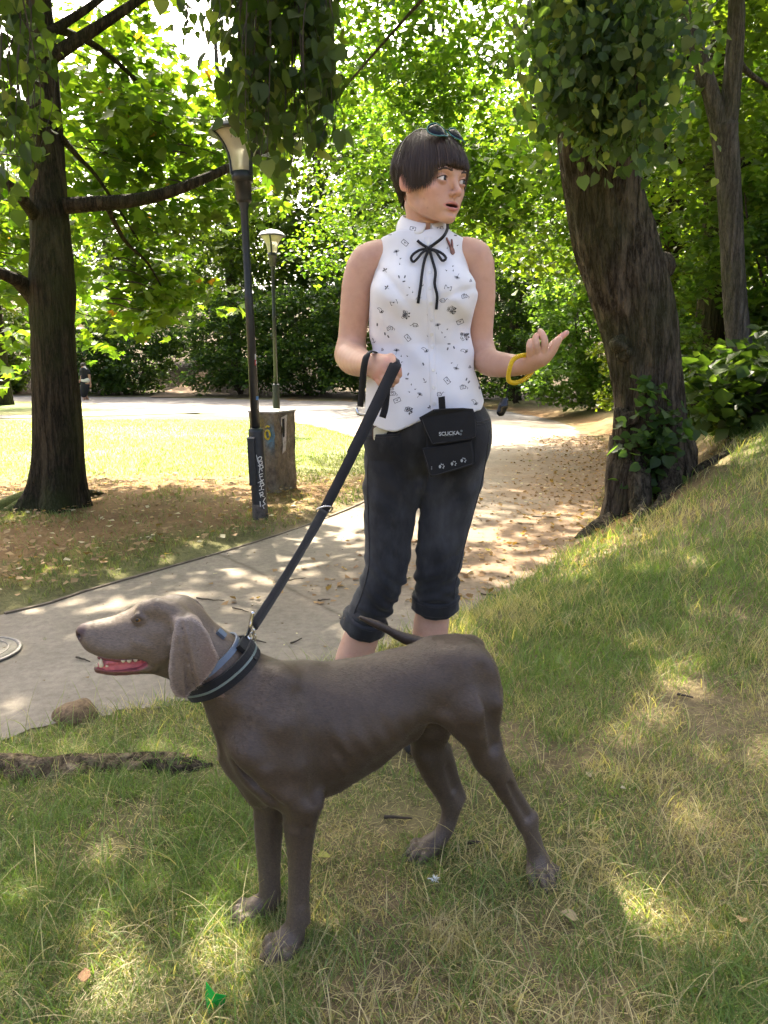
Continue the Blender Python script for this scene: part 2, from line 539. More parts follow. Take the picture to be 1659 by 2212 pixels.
# ---- the path
def mat_path():
    m, N, L, B = material('trodden_path')
    a = N.new('ShaderNodeAttribute'); a.attribute_name = 'tint'
    c = coords(N)
    n1 = noise(N, L, 1.4, 6, .65, c); n2 = noise(N, L, 26, 5, .7, c); n3 = noise(N, L, 300, 2, .7, c)
    r1 = ramp(N, [(.3, (.80, .78, .75)), (.7, (1.15, 1.14, 1.12))]); L.new(n1.outputs[0], r1.inputs[0])
    r2 = ramp(N, [(.3, (.74, .72, .70)), (.62, (1.05, 1.05, 1.04)), (.8, (1.2, 1.17, 1.1))]); L.new(n2.outputs[0], r2.inputs[0])
    r3 = ramp(N, [(.3, (.78, .78, .78)), (.7, (1.2, 1.2, 1.2))]); L.new(n3.outputs[0], r3.inputs[0])
    x = mixc(N, L, 1.0, a.outputs['Color'], r1.outputs[0], 'MULTIPLY'); x = mixc(N, L, 1.0, x, r2.outputs[0], 'MULTIPLY'); x = mixc(N, L, .6, x, r3.outputs[0], 'MULTIPLY')
    # a few long cracks
    v = N.new('ShaderNodeTexVoronoi'); v.feature = 'DISTANCE_TO_EDGE'; v.inputs['Scale'].default_value = .33
    wv = noise(N, L, 1.1, 3, .6, c); wm = mixc(N, L, .12, c, wv.outputs[1]); L.new(wm, v.inputs['Vector'])
    rv = ramp(N, [(.0, (.45, .43, .40)), (.006, (1, 1, 1))]); L.new(v.outputs[0], rv.inputs[0])
    x = mixc(N, L, .8, x, rv.outputs[0], 'MULTIPLY')
    L.new(x, B.inputs['Base Color']); B.inputs['Roughness'].default_value = .9; B.inputs['Specular IOR Level'].default_value = .25
    bump(N, L, n2.outputs[0], .35, .006, B)
    return m
M_path = mat_path()
def strip_mesh(A, B_, nc, lift):
    V = []
    for a, b in zip(A, B_):
        for t in np.linspace(0, 1, nc):
            V.append(a + (b - a) * t)
    V = np.array(V); z = ground_h(V[:, 0], V[:, 1], False)
    k = len(A); F = [(i * nc + j, i * nc + j + 1, (i + 1) * nc + j + 1, (i + 1) * nc + j) for i in range(k - 1) for j in range(nc - 1)]
    return np.column_stack([V, z + lift]), F
def path_tint(x, y):
    s = side_of(x, y, RE4)
    base = np.array([.245, .212, .168])
    near_ = smoothstep(4.5, 2.6, y)[:, None]
    col = base * (1 - near_) + np.array([.240, .213, .176]) * near_
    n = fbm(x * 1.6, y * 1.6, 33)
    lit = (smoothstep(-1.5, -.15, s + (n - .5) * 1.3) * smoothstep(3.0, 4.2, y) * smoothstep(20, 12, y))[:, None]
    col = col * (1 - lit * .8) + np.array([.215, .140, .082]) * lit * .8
    far = smoothstep(14, 20, y)[:, None]  # greyer asphalt far off, darkened to stand in for missing tree shade
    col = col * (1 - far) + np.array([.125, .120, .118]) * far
    return col
A_ = spline(LEFT_EDGE, 200); B_ = spline(RIGHT_EDGE, 200)
A_ = spline(LEFT_EDGE, 420); B_ = spline(RIGHT_EDGE, 420)
jit = .16 * (fbm(np.arange(420) * .21, np.zeros(420), 4, 4) - .5) + .05
B2 = B_ + jit[:, None] * np.array([.8, -.4])
pv, pf = strip_mesh(A_, B2, 22, .004)
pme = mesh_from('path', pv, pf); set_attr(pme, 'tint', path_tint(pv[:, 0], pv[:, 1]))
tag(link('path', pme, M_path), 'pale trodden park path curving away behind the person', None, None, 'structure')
# branch of the path at the far left, and a worn track up the slope
C1 = spline(np.array([(-5.2, 20.6), (-7.5, 19.2), (-10, 18.0), (-18, 16.2)]), 40); T_ = np.gradient(C1, axis=0); Nn = np.stack([-T_[:, 1], T_[:, 0]], 1); Nn /= np.linalg.norm(Nn, axis=1)[:, None]
pv, pf = strip_mesh(C1 - Nn * .7, C1 + Nn * .7, 6, .014)
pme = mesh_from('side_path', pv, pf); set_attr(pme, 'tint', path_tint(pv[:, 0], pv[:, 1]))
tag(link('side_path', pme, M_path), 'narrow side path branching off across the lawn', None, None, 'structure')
C1 = spline(np.array([(-9.4, 33.2), (-9.9, 35.5), (-9.8, 39), (-9.0, 43), (-8.0, 48)]), 40); T_ = np.gradient(C1, axis=0); Nn = np.stack([-T_[:, 1], T_[:, 0]], 1); Nn /= np.linalg.norm(Nn, axis=1)[:, None]
wd = np.linspace(1.0, .5, 40)[:, None]
pv, pf = strip_mesh(C1 - Nn * wd, C1 + Nn * wd, 6, .05)
pme = mesh_from('track', pv, pf); set_attr(pme, 'tint', np.tile([.26, .18, .11], (len(pv), 1)))
tag(link('track', pme, M_path), 'worn dirt track climbing between dark shrubs', None, None, 'structure')

# ---- timber edging along the left side of the path: single boards end to end
def mat_wood(name, c1, c2):
    m, N, L, B = material(name)
    c = coords(N)
    n1 = noise(N, L, 40, 5, .7, c, (.15, 1, 1)); r = ramp(N, [(.3, c1), (.7, c2)]); L.new(n1.outputs[0], r.inputs[0]); L.new(r.outputs[0], B.inputs['Base Color'])
    B.inputs['Roughness'].default_value = .9; bump(N, L, n1.outputs[0], .5, .005, B)
    return m
M_edge = mat_wood('weathered_board', (.085, .066, .046), (.19, .15, .105))
edging = thing('path_edging', 'low weathered timber edging between path and lawn', 'edging', (-1.0, 4.5, 0))
E_ = LE[(LE[:, 1] > 3.2) & (LE[:, 1] < 12.5)]
cum = np.concatenate([[0], np.cumsum(np.linalg.norm(np.diff(E_, axis=0), axis=1))])
pos = 0; k = 0
while pos < cum[-1] - .6:
    ln = 1.1 + .5 * random.random()
    ts = np.linspace(pos, min(pos + ln - .012, cum[-1]), 7)
    P = np.stack([np.interp(ts, cum, E_[:, 0]), np.interp(ts, cum, E_[:, 1])], 1)
    zz = ground_h(P[:, 0], P[:, 1], False) - .011 + random.uniform(-.010, .008)
    P3 = np.column_stack([P, zz])
    child('board', *ribbon(P3, .060, .020, np.array([0, 0, 1.])), M_edge, edging, smooth=False)
    pos += ln; k += 1
# manhole cover
mc = gr(-42, 1414)
iron = simple('cast_iron', (.19, .175, .155), .6, .3, .25, 60, .3)
man = thing('manhole_cover', 'round iron manhole cover set in the pale path', 'manhole cover', (mc[0], mc[1], ground_h(mc[0], mc[1], False)))
mcv = np.array([mc[0] - .02, mc[1], ground_h(mc[0], mc[1], False) + .009])
child('rim', *lathe([(.17, 0), (.17, .006), (.155, .006), (.155, .002)], 40, mcv), iron, man)
child('plate', *lathe([(.0001, 0), (.150, 0), (.150, .005), (.0001, .005)], 40, mcv), iron, man)
for r in (.05, .085, .12): child('ridge', *tube([mcv + [r * math.cos(a), r * math.sin(a), .006] for a in np.linspace(0, 2 * math.pi, 33)], .003, 5, False), iron, man)
# ------------------------------------------------------------------ vegetation
def mat_bark(name, dark, light, moss=(.045, .055, .018), mossy=.35, ridge=5.0):
    m, N, L, B = material(name)
    c = coords(N)
    n1 = noise(N, L, 22, 6, .7, c, (1, 1, .16)); n2 = noise(N, L, 90, 4, .7, c, (1, 1, .3)); n3 = noise(N, L, 1.6, 3, .6, c)
    nf = noise(N, L, 15, 5, .62, c, (1, 1, .11))                    # long fissures where the noise crosses its middle
    m1 = N.new('ShaderNodeMath'); m1.operation = 'SUBTRACT'; m1.inputs[1].default_value = .5; L.new(nf.outputs[0], m1.inputs[0])
    m2 = N.new('ShaderNodeMath'); m2.operation = 'ABSOLUTE'; L.new(m1.outputs[0], m2.inputs[0])
    m3 = N.new('ShaderNodeMath'); m3.operation = 'MULTIPLY'; m3.inputs[1].default_value = 8.0; m3.use_clamp = True; L.new(m2.outputs[0], m3.inputs[0])
    mh = N.new('ShaderNodeMath'); mh.operation = 'MULTIPLY_ADD'; mh.inputs[1].default_value = .35; L.new(n1.outputs[0], mh.inputs[0]); L.new(m3.outputs[0], mh.inputs[2])
    r = ramp(N, [(.12, dark), (.42, tuple(a * .45 + b * .55 for a, b in zip(dark, light))), (1.0, light)]); L.new(mh.outputs[0], r.inputs[0])
    r2 = ramp(N, [(.3, (.6, .6, .6)), (.7, (1.3, 1.28, 1.25))]); L.new(n2.outputs[0], r2.inputs[0])
    x = mixc(N, L, 1.0, r.outputs[0], r2.outputs[0], 'MULTIPLY')
    r3 = ramp(N, [(.46, (0, 0, 0)), (.62, (mossy,) * 3)]); L.new(n3.outputs[0], r3.inputs[0])
    x = mixc(N, L, r3.outputs[0], x, moss)
    L.new(x, B.inputs['Base Color']); B.inputs['Roughness'].default_value = .95; B.inputs['Specular IOR Level'].default_value = .12
    bump(N, L, mh.outputs[0], 1.0, .022, B)
    return m
M_bark1 = mat_bark('maple_bark', (.012, .011, .007), (.060, .048, .030), mossy=.6)
M_bark2 = mat_bark('linden_bark', (.018, .015, .010), (.105, .086, .062), mossy=.40)
M_bark3 = mat_bark('grey_bark', (.045, .040, .034), (.12, .108, .092), mossy=.3)
M_root = mat_bark('bare_root', (.045, .034, .022), (.25, .19, .125), mossy=.1)
M_twig = simple('twig_bark', (.050, .038, .028), .9, 0, .3, 60)
M_moss = simple('moss', (.10, .11, .02), .95, 0, .4, 90, .6, .01)

def mat_leaf(name, tr=.58, rough=.45):
    """thin leaf: reflects, and lets light through with a yellower green"""
    m = bpy.data.materials.new(name); m.use_nodes = True
    N, L = m.node_tree.nodes, m.node_tree.links
    B = N['Principled BSDF']
    a = N.new('ShaderNodeAttribute'); a.attribute_name = 'tint'
    L.new(a.outputs['Color'], B.inputs['Base Color'])
    B.inputs['Roughness'].default_value = rough; B.inputs['Specular IOR Level'].default_value = .35
    t = N.new('ShaderNodeBsdfTranslucent')
    tc = mixc(N, L, 1.0, a.outputs['Color'], (1.85, 1.95, .5), 'MULTIPLY')
    L.new(tc, t.inputs['Color'])
    mx = N.new('ShaderNodeMixShader'); mx.inputs[0].default_value = tr
    L.new(B.outputs[0], mx.inputs[1]); L.new(t.outputs[0], mx.inputs[2]); L.new(mx.outputs[0], N['Material Output'].inputs['Surface'])
    return m
M_leaf = mat_leaf('leaf')

LEAF_SIMPLE = (np.array([(0, 0, 0), (.5, .45, .10), (0, 1, -.06), (-.5, .45, .10)]), [(0, 1, 2), (0, 2, 3)])
LEAF_HEART = (np.array([(0, 0, 0), (.30, -.04, .05), (.50, .25, .09), (.42, .58, .06), (0, 1.08, -.10), (-.42, .58, .06), (-.50, .25, .09), (-.30, -.04, .05)]), [(0, 1, 2, 3), (0, 3, 4), (0, 4, 5), (0, 5, 6, 7)])
LEAF_MAPLE = (np.array([(0, 0, 0), (.30, .08, .03), (.62, .22, .05), (.40, .40, .03), (.50, .72, .02), (.20, .60, .0), (0, 1.02, -.05), (-.20, .60, .0), (-.50, .72, .02), (-.40, .40, .03), (-.62, .22, .05), (-.30, .08, .03)]),
              [(0, 1, 2, 3), (0, 3, 4, 5), (0, 5, 6, 7), (0, 7, 8, 9), (0, 9, 10, 11)])
LEAF_STAR = (np.array([(0, 0, 0), (.60, .20, .05), (.26, .44, .02), (0, 1, -.05), (-.26, .44, .02), (-.60, .20, .05)]), [(0, 1, 2), (0, 2, 3), (0, 3, 4), (0, 4, 5)])
def leaves(C, size, tpl=LEAF_SIMPLE, rng=None, droop=.35, flat=.5, size_var=.3, facing=None):
    """C: leaf points; returns V, faces (list by arity), per-leaf index"""
    n = len(C); rng = rng or RNG
    az = rng.uniform(0, 2 * math.pi, n)
    el = -droop + rng.normal(0, .35, n)
    d = np.stack([np.cos(az) * np.cos(el), np.sin(az) * np.cos(el), np.sin(el)], 1)          # midrib
    up = np.stack([rng.normal(0, 1 - flat, n), rng.normal(0, 1 - flat, n), np.ones(n)], 1)
    if facing is not None: up = up * .6 + np.asarray(facing)
    s = np.cross(d, up); s /= np.linalg.norm(s, axis=1)[:, None] + 1e-9
    w = np.cross(s, d)
    sz = size * (1 + size_var * rng.normal(0, 1, n).clip(-1.6, 1.6))
    T, F = tpl
    V = C[:, None, :] + sz[:, None, None] * (s[:, None, :] * T[None, :, 0, None] + d[:, None, :] * T[None, :, 1, None] + w[:, None, :] * T[None, :, 2, None])
    k = len(T)
    tri = []
    for f in F:
        for j in range(1, len(f) - 1): tri.append((f[0], f[j], f[j + 1]))
    tri = np.array(tri)
    FF = (np.arange(n)[:, None, None] * k + tri[None]).reshape(-1, 3)
    return V.reshape(-1, 3), FF, k
def leaf_tint(n, k, c1, c2, rng, odd=None, oddp=.03):
    t = rng.random((n, 1)) ** 1.2
    col = np.array(c1) * (1 - t) + np.array(c2) * t
    col *= rng.uniform(.75, 1.25, (n, 1))
    if odd is not None:
        m = rng.random(n) < oddp; col[m] = np.array(odd) * rng.uniform(.7, 1.2, (m.sum(), 1))
    return np.repeat(col, k, 0)
def sprays(cent, per, rad, rng, flat=.35):
    """leaf points in flattened clumps round spray centres"""
    n = len(cent)
    P = rng.normal(0, 1, (n, per, 3)); P /= np.linalg.norm(P, axis=2)[:, :, None] + 1e-9
    r = rng.random((n, per, 1)) ** .5
    rr = np.asarray(rad)
    rr = rr[:, None, None] if rr.ndim else rr
    P = P * r * rr * np.array([1, 1, flat])
    tilt = rng.normal(0, .25, (n, 2))
    P[:, :, 2] += P[:, :, 0] * tilt[:, None, 0] + P[:, :, 1] * tilt[:, None, 1] - .25 * (P[:, :, 0] ** 2 + P[:, :, 1] ** 2) / np.maximum(rr if np.ndim(rr) == 0 else rr[:, :, 0], .2)
    return (cent[:, None, :] + P).reshape(-1, 3)
def in_blobs(blobs, n, rng, shell=.55):
    """points in a set of ellipsoids (c, r), denser near the skin"""
    vol = np.array([np.prod(r) for _, r in blobs]) ** (2 / 3)
    pick = rng.choice(len(blobs), n, p=vol / vol.sum())
    d = rng.normal(0, 1, (n, 3)); d /= np.linalg.norm(d, axis=1)[:, None]
    q = shell + (1 - shell) * rng.random((n, 1))
    c = np.array([b[0] for b in blobs])[pick]; r = np.array([b[1] for b in blobs])[pick]
    return c + d * r * q
def crown(parent, cent, per, rad, size, c1, c2, tpl=LEAF_SIMPLE, seed=0, flat=.35, droop=.35, name='crown', odd=None, oddp=.03, keep=None, mat=None, fl=.5):
    rng = np.random.default_rng(seed)
    P = sprays(cent, per, rad, rng, flat)
    if keep is not None: P = P[keep(P)]
    V, F, k = leaves(P, size, tpl, rng, droop, fl)
    o = child(name, V, F, mat or M_leaf, parent, smooth=False, attrs={'tint': leaf_tint(len(P), k, c1, c2, rng, odd, oddp)})
    return o
def trunk_mesh(P, R, n=28, rows=70, flare=.0, lobes=5, ridge=.05, seed=0, flare_h=.5):
    P = np.asarray(P, float); Q = spline(np.column_stack([P, R]), rows)
    C_, r = Q[:, :3], Q[:, 3]
    T, U, W = frames(C_)
    a = np.linspace(0, 2 * math.pi, n, endpoint=False)
    h = C_[:, 2] - C_[0, 2]
    fl = flare * np.exp(-np.clip(h, 0, 9) / flare_h)[:, None] * (1 + .75 * np.cos(lobes * a + seed)[None, :] + .4 * np.cos((lobes - 2) * a + 2 * seed)[None, :])
    s = np.linspace(0, 1, rows)[:, None]
    rg = ridge * (np.abs(np.sin(a[None, :] * n * .22 + 3 * vnoise(a[None, :] * 3 + seed, s * 9, seed) * 2)) - .5) + ridge * 1.1 * (vnoise(a[None, :] * 3.2 + 0 * s, s * 14 + 0 * a[None, :], seed + 2) - .5)
    rad = r[:, None] * (1 + rg) + fl
    V = C_[:, None, :] + (U[:, None, :] * np.cos(a)[None, :, None] + W[:, None, :] * np.sin(a)[None, :, None]) * rad[:, :, None]
    F = []
    for i in range(rows - 1):
        for j in range(n): F.append((i * n + j, i * n + (j + 1) % n, (i + 1) * n + (j + 1) % n, (i + 1) * n + j))
    F.append(tuple(range(n))[::-1]); F.append(tuple((rows - 1) * n + j for j in range(n)))
    return V.reshape(-1, 3), F
def limb_pts(a, b, sag=.0, wig=.1, n=9, rng=RNG):
    a = np.asarray(a, float); b = np.asarray(b, float)
    t = np.linspace(0, 1, n)[:, None]
    P = a + (b - a) * t
    P[:, 2] += sag * 4 * (t * (1 - t))[:, 0]
    P[1:-1] += rng.normal(0, wig, (n - 2, 3)) * np.linalg.norm(b - a) * .15
    return spline(P, n * 2)
def branch(parent, a, b, r0, r1, mat, sag=0, wig=.1, n=7, name='branch'):
    P = limb_pts(a, b, sag, wig); return child(name, *tube(P, np.linspace(r0, r1, len(P)), n), mat, parent)
def G3(x, y, dz=0): return np.array([x, y, ground_h(x, y) + dz])
rngT = np.random.default_rng(11)

YG1, YG2 = (.048, .106, .016), (.115, .172, .026)        # maple: light yellow-green
LG1, LG2 = (.034, .068, .014), (.075, .118, .022)        # linden: dark green
BG1, BG2 = (.035, .065, .018), (.080, .115, .028)

# ---- maple at the left (trunk in view)
def left_maple():
    b = G3(-2.66, 5.87, -.06)
    root = thing('maple_tree', 'dark-trunked maple with mossy root flare beside the sunlit lawn', 'tree', tuple(b))
    Y = 5.87
    pts = [b, at(124, 1050, Y), at(126, 980, Y), at(124, 900, Y), at(118, 800, Y), at(113, 700, Y), at(112, 620, Y + .02), at(110, 520, Y + .05), at(104, 400, Y + .1), at(96, 250, Y + .15), at(86, 100, Y + .2), at(74, -40, Y + .25), at(60, -300, Y + .4), at(66, -700, Y + .6)]
    R = [.22, .20, .188, .178, .166, .160, .168, .145, .128, .122, .115, .105, .09, .05]
    child('trunk', *trunk_mesh(pts, R, 40, 130, .10, 5, .055, 1, .16), M_bark1, root)
    # surface roots
    for e, r in (((-40, 1110), .07), ((5, 1112), .065), ((228, 1068), .05), ((150, 1112), .06)):
        p = gr(e[0], e[1]); p[2] = ground_h(p[0], p[1]) - .02
        a = np.array([b[0], b[1], b[2] + .16]); m = (a * .45 + p * .55); m[2] = ground_h(m[0], m[1]) + .045
        P = spline(np.array([a, m, p]), 14)
        child('root', *tube(P, np.linspace(r * 1.5, r * .35, 14), 10), M_bark1 if e[0] > 100 else M_moss, root)
    # limbs
    L_ = [((140, 445, .0), (330, 425, .1), (500, 360, .5), (640, 290, 1.0), .060, .018), ((90, 655, 0), (50, 615, -.1), (0, 590, -.3), (-260, 500, -.8), .085, .02), ((105, 128, .1), (170, 85, .2), (240, 40, .3), (330, -20, .6), .052, .03),
          ((100, 75, .1), (140, 50, .3), (200, 10, .5), (290, -60, .9), .040, .02), ((80, 470, 0), (40, 420, -.3), (0, 385, -.6), (-90, 330, -1), .05, .02), ((120, 60, .3), (200, 95, .8), (270, 150, 1.3), (330, 215, 1.8), .035, .012),
          ((135, 300, .1), (170, 340, .6), (215, 390, 1.0), (300, 520, 1.6), .028, .008), ((230, 445, .3), (270, 520, .7), (320, 570, 1.2), (360, 640, 1.6), .022, .006)]
    for p0, p1, p2, p3, r0, r1 in L_:
        P = spline(np.array([at(u, v, Y + d) for u, v, d in (p0, p1, p2, p3)]), 22)
        child('limb', *tube(P, np.linspace(r0, r1, 22), 10), M_bark1, root)
    # twigs and foliage
    rng = np.random.default_rng(5)
    cent = []
    def puff(u, v, d, su, sv, sd, n):
        for _ in range(n):
            cent.append(at(u + rng.normal(0, su), v + rng.normal(0, sv), Y + d + rng.normal(0, sd)))
    puff(330, 170, 2.2, 130, 90, .7, 26); puff(300, 330, 2.2, 120, 80, .7, 30); puff(420, 240, 2.4, 90, 90, .7, 16); puff(230, 230, 2.0, 70, 90, .6, 14)
    puff(340, 590, 1.9, 60, 40, .3, 10); puff(380, 640, 1.8, 45, 30, .25, 6); puff(260, 500, 2.0, 60, 50, .4, 8); puff(20, 560, 1.0, 60, 90, .5, 12); puff(30, 420, 1.2, 60, 70, .5, 10); puff(470, 400, 1.5, 60, 40, .4, 8); puff(300, 670, 1.8, 40, 25, .3, 4)
    puff(60, 650, 1.5, 40, 60, .5, 7); puff(190, 640, 2.2, 40, 50, .4, 6)
    cent = np.array(cent)
    crown(root, cent, 36, .46, .105, (.055, .112, .016), (.130, .185, .026), LEAF_MAPLE, 21, .26, .45, odd=(.20, .10, .02), oddp=.012, fl=.55)
    mb = MB()
    for c in cent[::2]:
        a = c + np.array([-.35 + rng.normal(0, .1), -.25, .12]); mb.add(*tube(limb_pts(a, c, .03, .15, 5, rng), np.linspace(.008, .002, 10), 5, False))
    o = mb.build('twigs', M_twig, root); tag(o, kind='stuff')
    # high crown out of view, gives the shade
    cent = in_blobs([((-2.9, 6.3, 6.6), (3.0, 2.6, 1.6)), ((-1.4, 5.6, 5.8), (2.2, 2.0, 1.2)), ((-4.6, 5.4, 5.6), (2.2, 2.4, 1.4)), ((.2, 9.2, 7.0), (2.6, 1.8, 1.1)), ((-1.2, 8.2, 6.4), (2.2, 1.5, 1.0)), ((1.6, 8.4, 6.6), (2.2, 1.6, 1.0)), ((-2.4, 7.6, 6.2), (2.0, 1.3, .9))], 350, rng, .3)
    crown(root, cent, 30, .55, .15, YG1, YG2, LEAF_SIMPLE, 22, .35, name='high_crown')
left_maple()

# ---- old leaning linden on the bank
def leaning_linden():
    Y = 5.25
    b = np.array([at(1405, 1080, Y)[0], Y, ground_h(at(1405, 1080, Y)[0], Y) - .15])
    root = thing('linden_tree', 'stout leaning linden with burls and leafy shoots at its foot', 'tree', tuple(b))
    pts = [b, at(1408, 1000, Y), at(1404, 930, Y), at(1400, 860, Y), at(1393, 790, Y), at(1378, 700, Y), at(1355, 610, Y), at(1330, 520, Y), at(1308, 430, Y), at(1294, 340, Y), at(1282, 240, Y - .02), at(1272, 120, Y - .05), at(1262, 0, Y - .1), at(1240, -200, Y - .2), at(1190, -520, Y - .4)]
    R = [.27, .245, .236, .230, .228, .240, .258, .258, .252, .248, .238, .222, .20, .16, .09]
    tr = child('trunk', *trunk_mesh(pts, R, 72, 190, .020, 4, .10, 3, .25), M_bark2, root)
    # burls
    for (u, v, r) in ((1428, 575, .095), (1420, 605, .075), (1335, 745, .060), (1348, 765, .05), (1348, 905, .065), (1345, 1030, .05)):
        f = Field(); c = at(u, v, Y - .10 if u < 1400 else Y)
        if u < 1400: c = at(u, v, Y - .16)
        f.ell(c, (r, r * .9, r), None, .02)
        for i in range(6): f.ell(c + rngT.normal(0, r * .5, 3), (r * .45,) * 3, None, .03)
        V, F = f.mesh(.014)
        child('burl', V, F, M_bark2, tr)
    # buttress roots: a long one to the path edge
    for P, r in (([at(1370, 960, Y - .15), at(1340, 1060, Y - .25), at(1300, 1120, Y - .35), at(1240, 1185, Y - .55)], (.14, .10, .075, .03)), ([at(1440, 1000, Y - .15), at(1445, 1060, Y - .5), at(1400, 1120, Y - .9)], (.09, .05, .02)), ([at(1450, 960, Y), at(1510, 975, Y - .2), at(1590, 960, Y - .3)], (.09, .05, .025)),
                 ([at(1370, 1000, Y - .2), at(1390, 1080, Y - .6), at(1370, 1140, Y - 1.0)], (.07, .045, .015))):
        Q = spline(np.column_stack([np.array(P), r]), 18)
        Q[5:, 2] = np.minimum(Q[5:, 2], ground_h(Q[5:, 0], Q[5:, 1]) - Q[5:, 3] * .35)
        child('root', *trunk_mesh(Q[::2, :3], Q[::2, 3] * 1.15, 22, 50, 0, 5, .22, 2), M_bark2, root)
    # shoots on the trunk foot
    rng = np.random.default_rng(8); C_ = []
    for (u, v, s, n) in ((1400, 870, 22, 26), (1420, 930, 28, 40), (1440, 960, 28, 40), (1385, 1000, 26, 34), (1460, 900, 20, 18), (1380, 1020, 20, 16), (1405, 830, 12, 14), (1365, 950, 18, 20), (1430, 1000, 22, 26), (1475, 940, 18, 18)):
        for _ in range(n): C_.append(at(u + rng.normal(0, s), v + rng.normal(0, s), Y - .33 + rng.normal(0, .06)))
    V, F, k = leaves(np.array(C_), .062, LEAF_HEART, rng, .3, .1, .35, facing=(0, -.9, .3))
    child('foliage', V, F, M_leaf, root, smooth=False, attrs={'tint': leaf_tint(len(C_), k, (.03, .065, .018), (.075, .13, .035), rng)})
    # drooping branches in front of the upper trunk
    limbs = [((1290, -80, -.1), (1330, -60, -.4), (1350, 20, -.7), (1370, 120, -.8)), ((1260, -60, -.2), (1240, -40, -.5), (1250, 100, -.7), (1260, 230, -.75)), ((1270, -120, -.2), (1330, -80, -.5), (1355, 60, -.75), (1385, 240, -.85)), ((1300, -150, .2), (1100, -150, .6), (950, -40, 1.2), (690, 250, 2.0))]
    cs = []
    for L_ in limbs:
        P = spline(np.array([at(u, v, Y + d) for u, v, d in L_]), 26)
        child('limb', *tube(P, np.linspace(.035, .006, 26), 7), M_bark2, root)
        if L_[3][0] != 690: cs.append(P[8:])
    cs = np.concatenate(cs)
    cent = cs[rng.integers(0, len(cs), 150)] + rng.normal(0, .12, (150, 3))
    extra = np.array([at(rng.uniform(1205, 1385), rng.uniform(-30, 300), Y - .55 + rng.normal(0, .12)) for _ in range(95)])
    extra = extra[[i for i in range(95) if True]]
    cent = np.concatenate([cent, extra])
    crown(root, cent, 20, .22, .050, (.042, .078, .034), (.095, .140, .062), LEAF_HEART, 31, .9, .9, odd=(.16, .19, .07), oddp=.16, fl=.2)
    cent = in_blobs([((1.6, 4.8, 6.2), (2.6, 2.6, 1.5)), ((3.6, 5.6, 5.4), (2.4, 2.6, 1.6)), ((.4, 5.4, 6.6), (2.0, 2.2, 1.3))], 130, rng, .3)
    crown(root, cent, 28, .55, .14, LG1, LG2, LEAF_SIMPLE, 32, .35, name='high_crown')
leaning_linden()

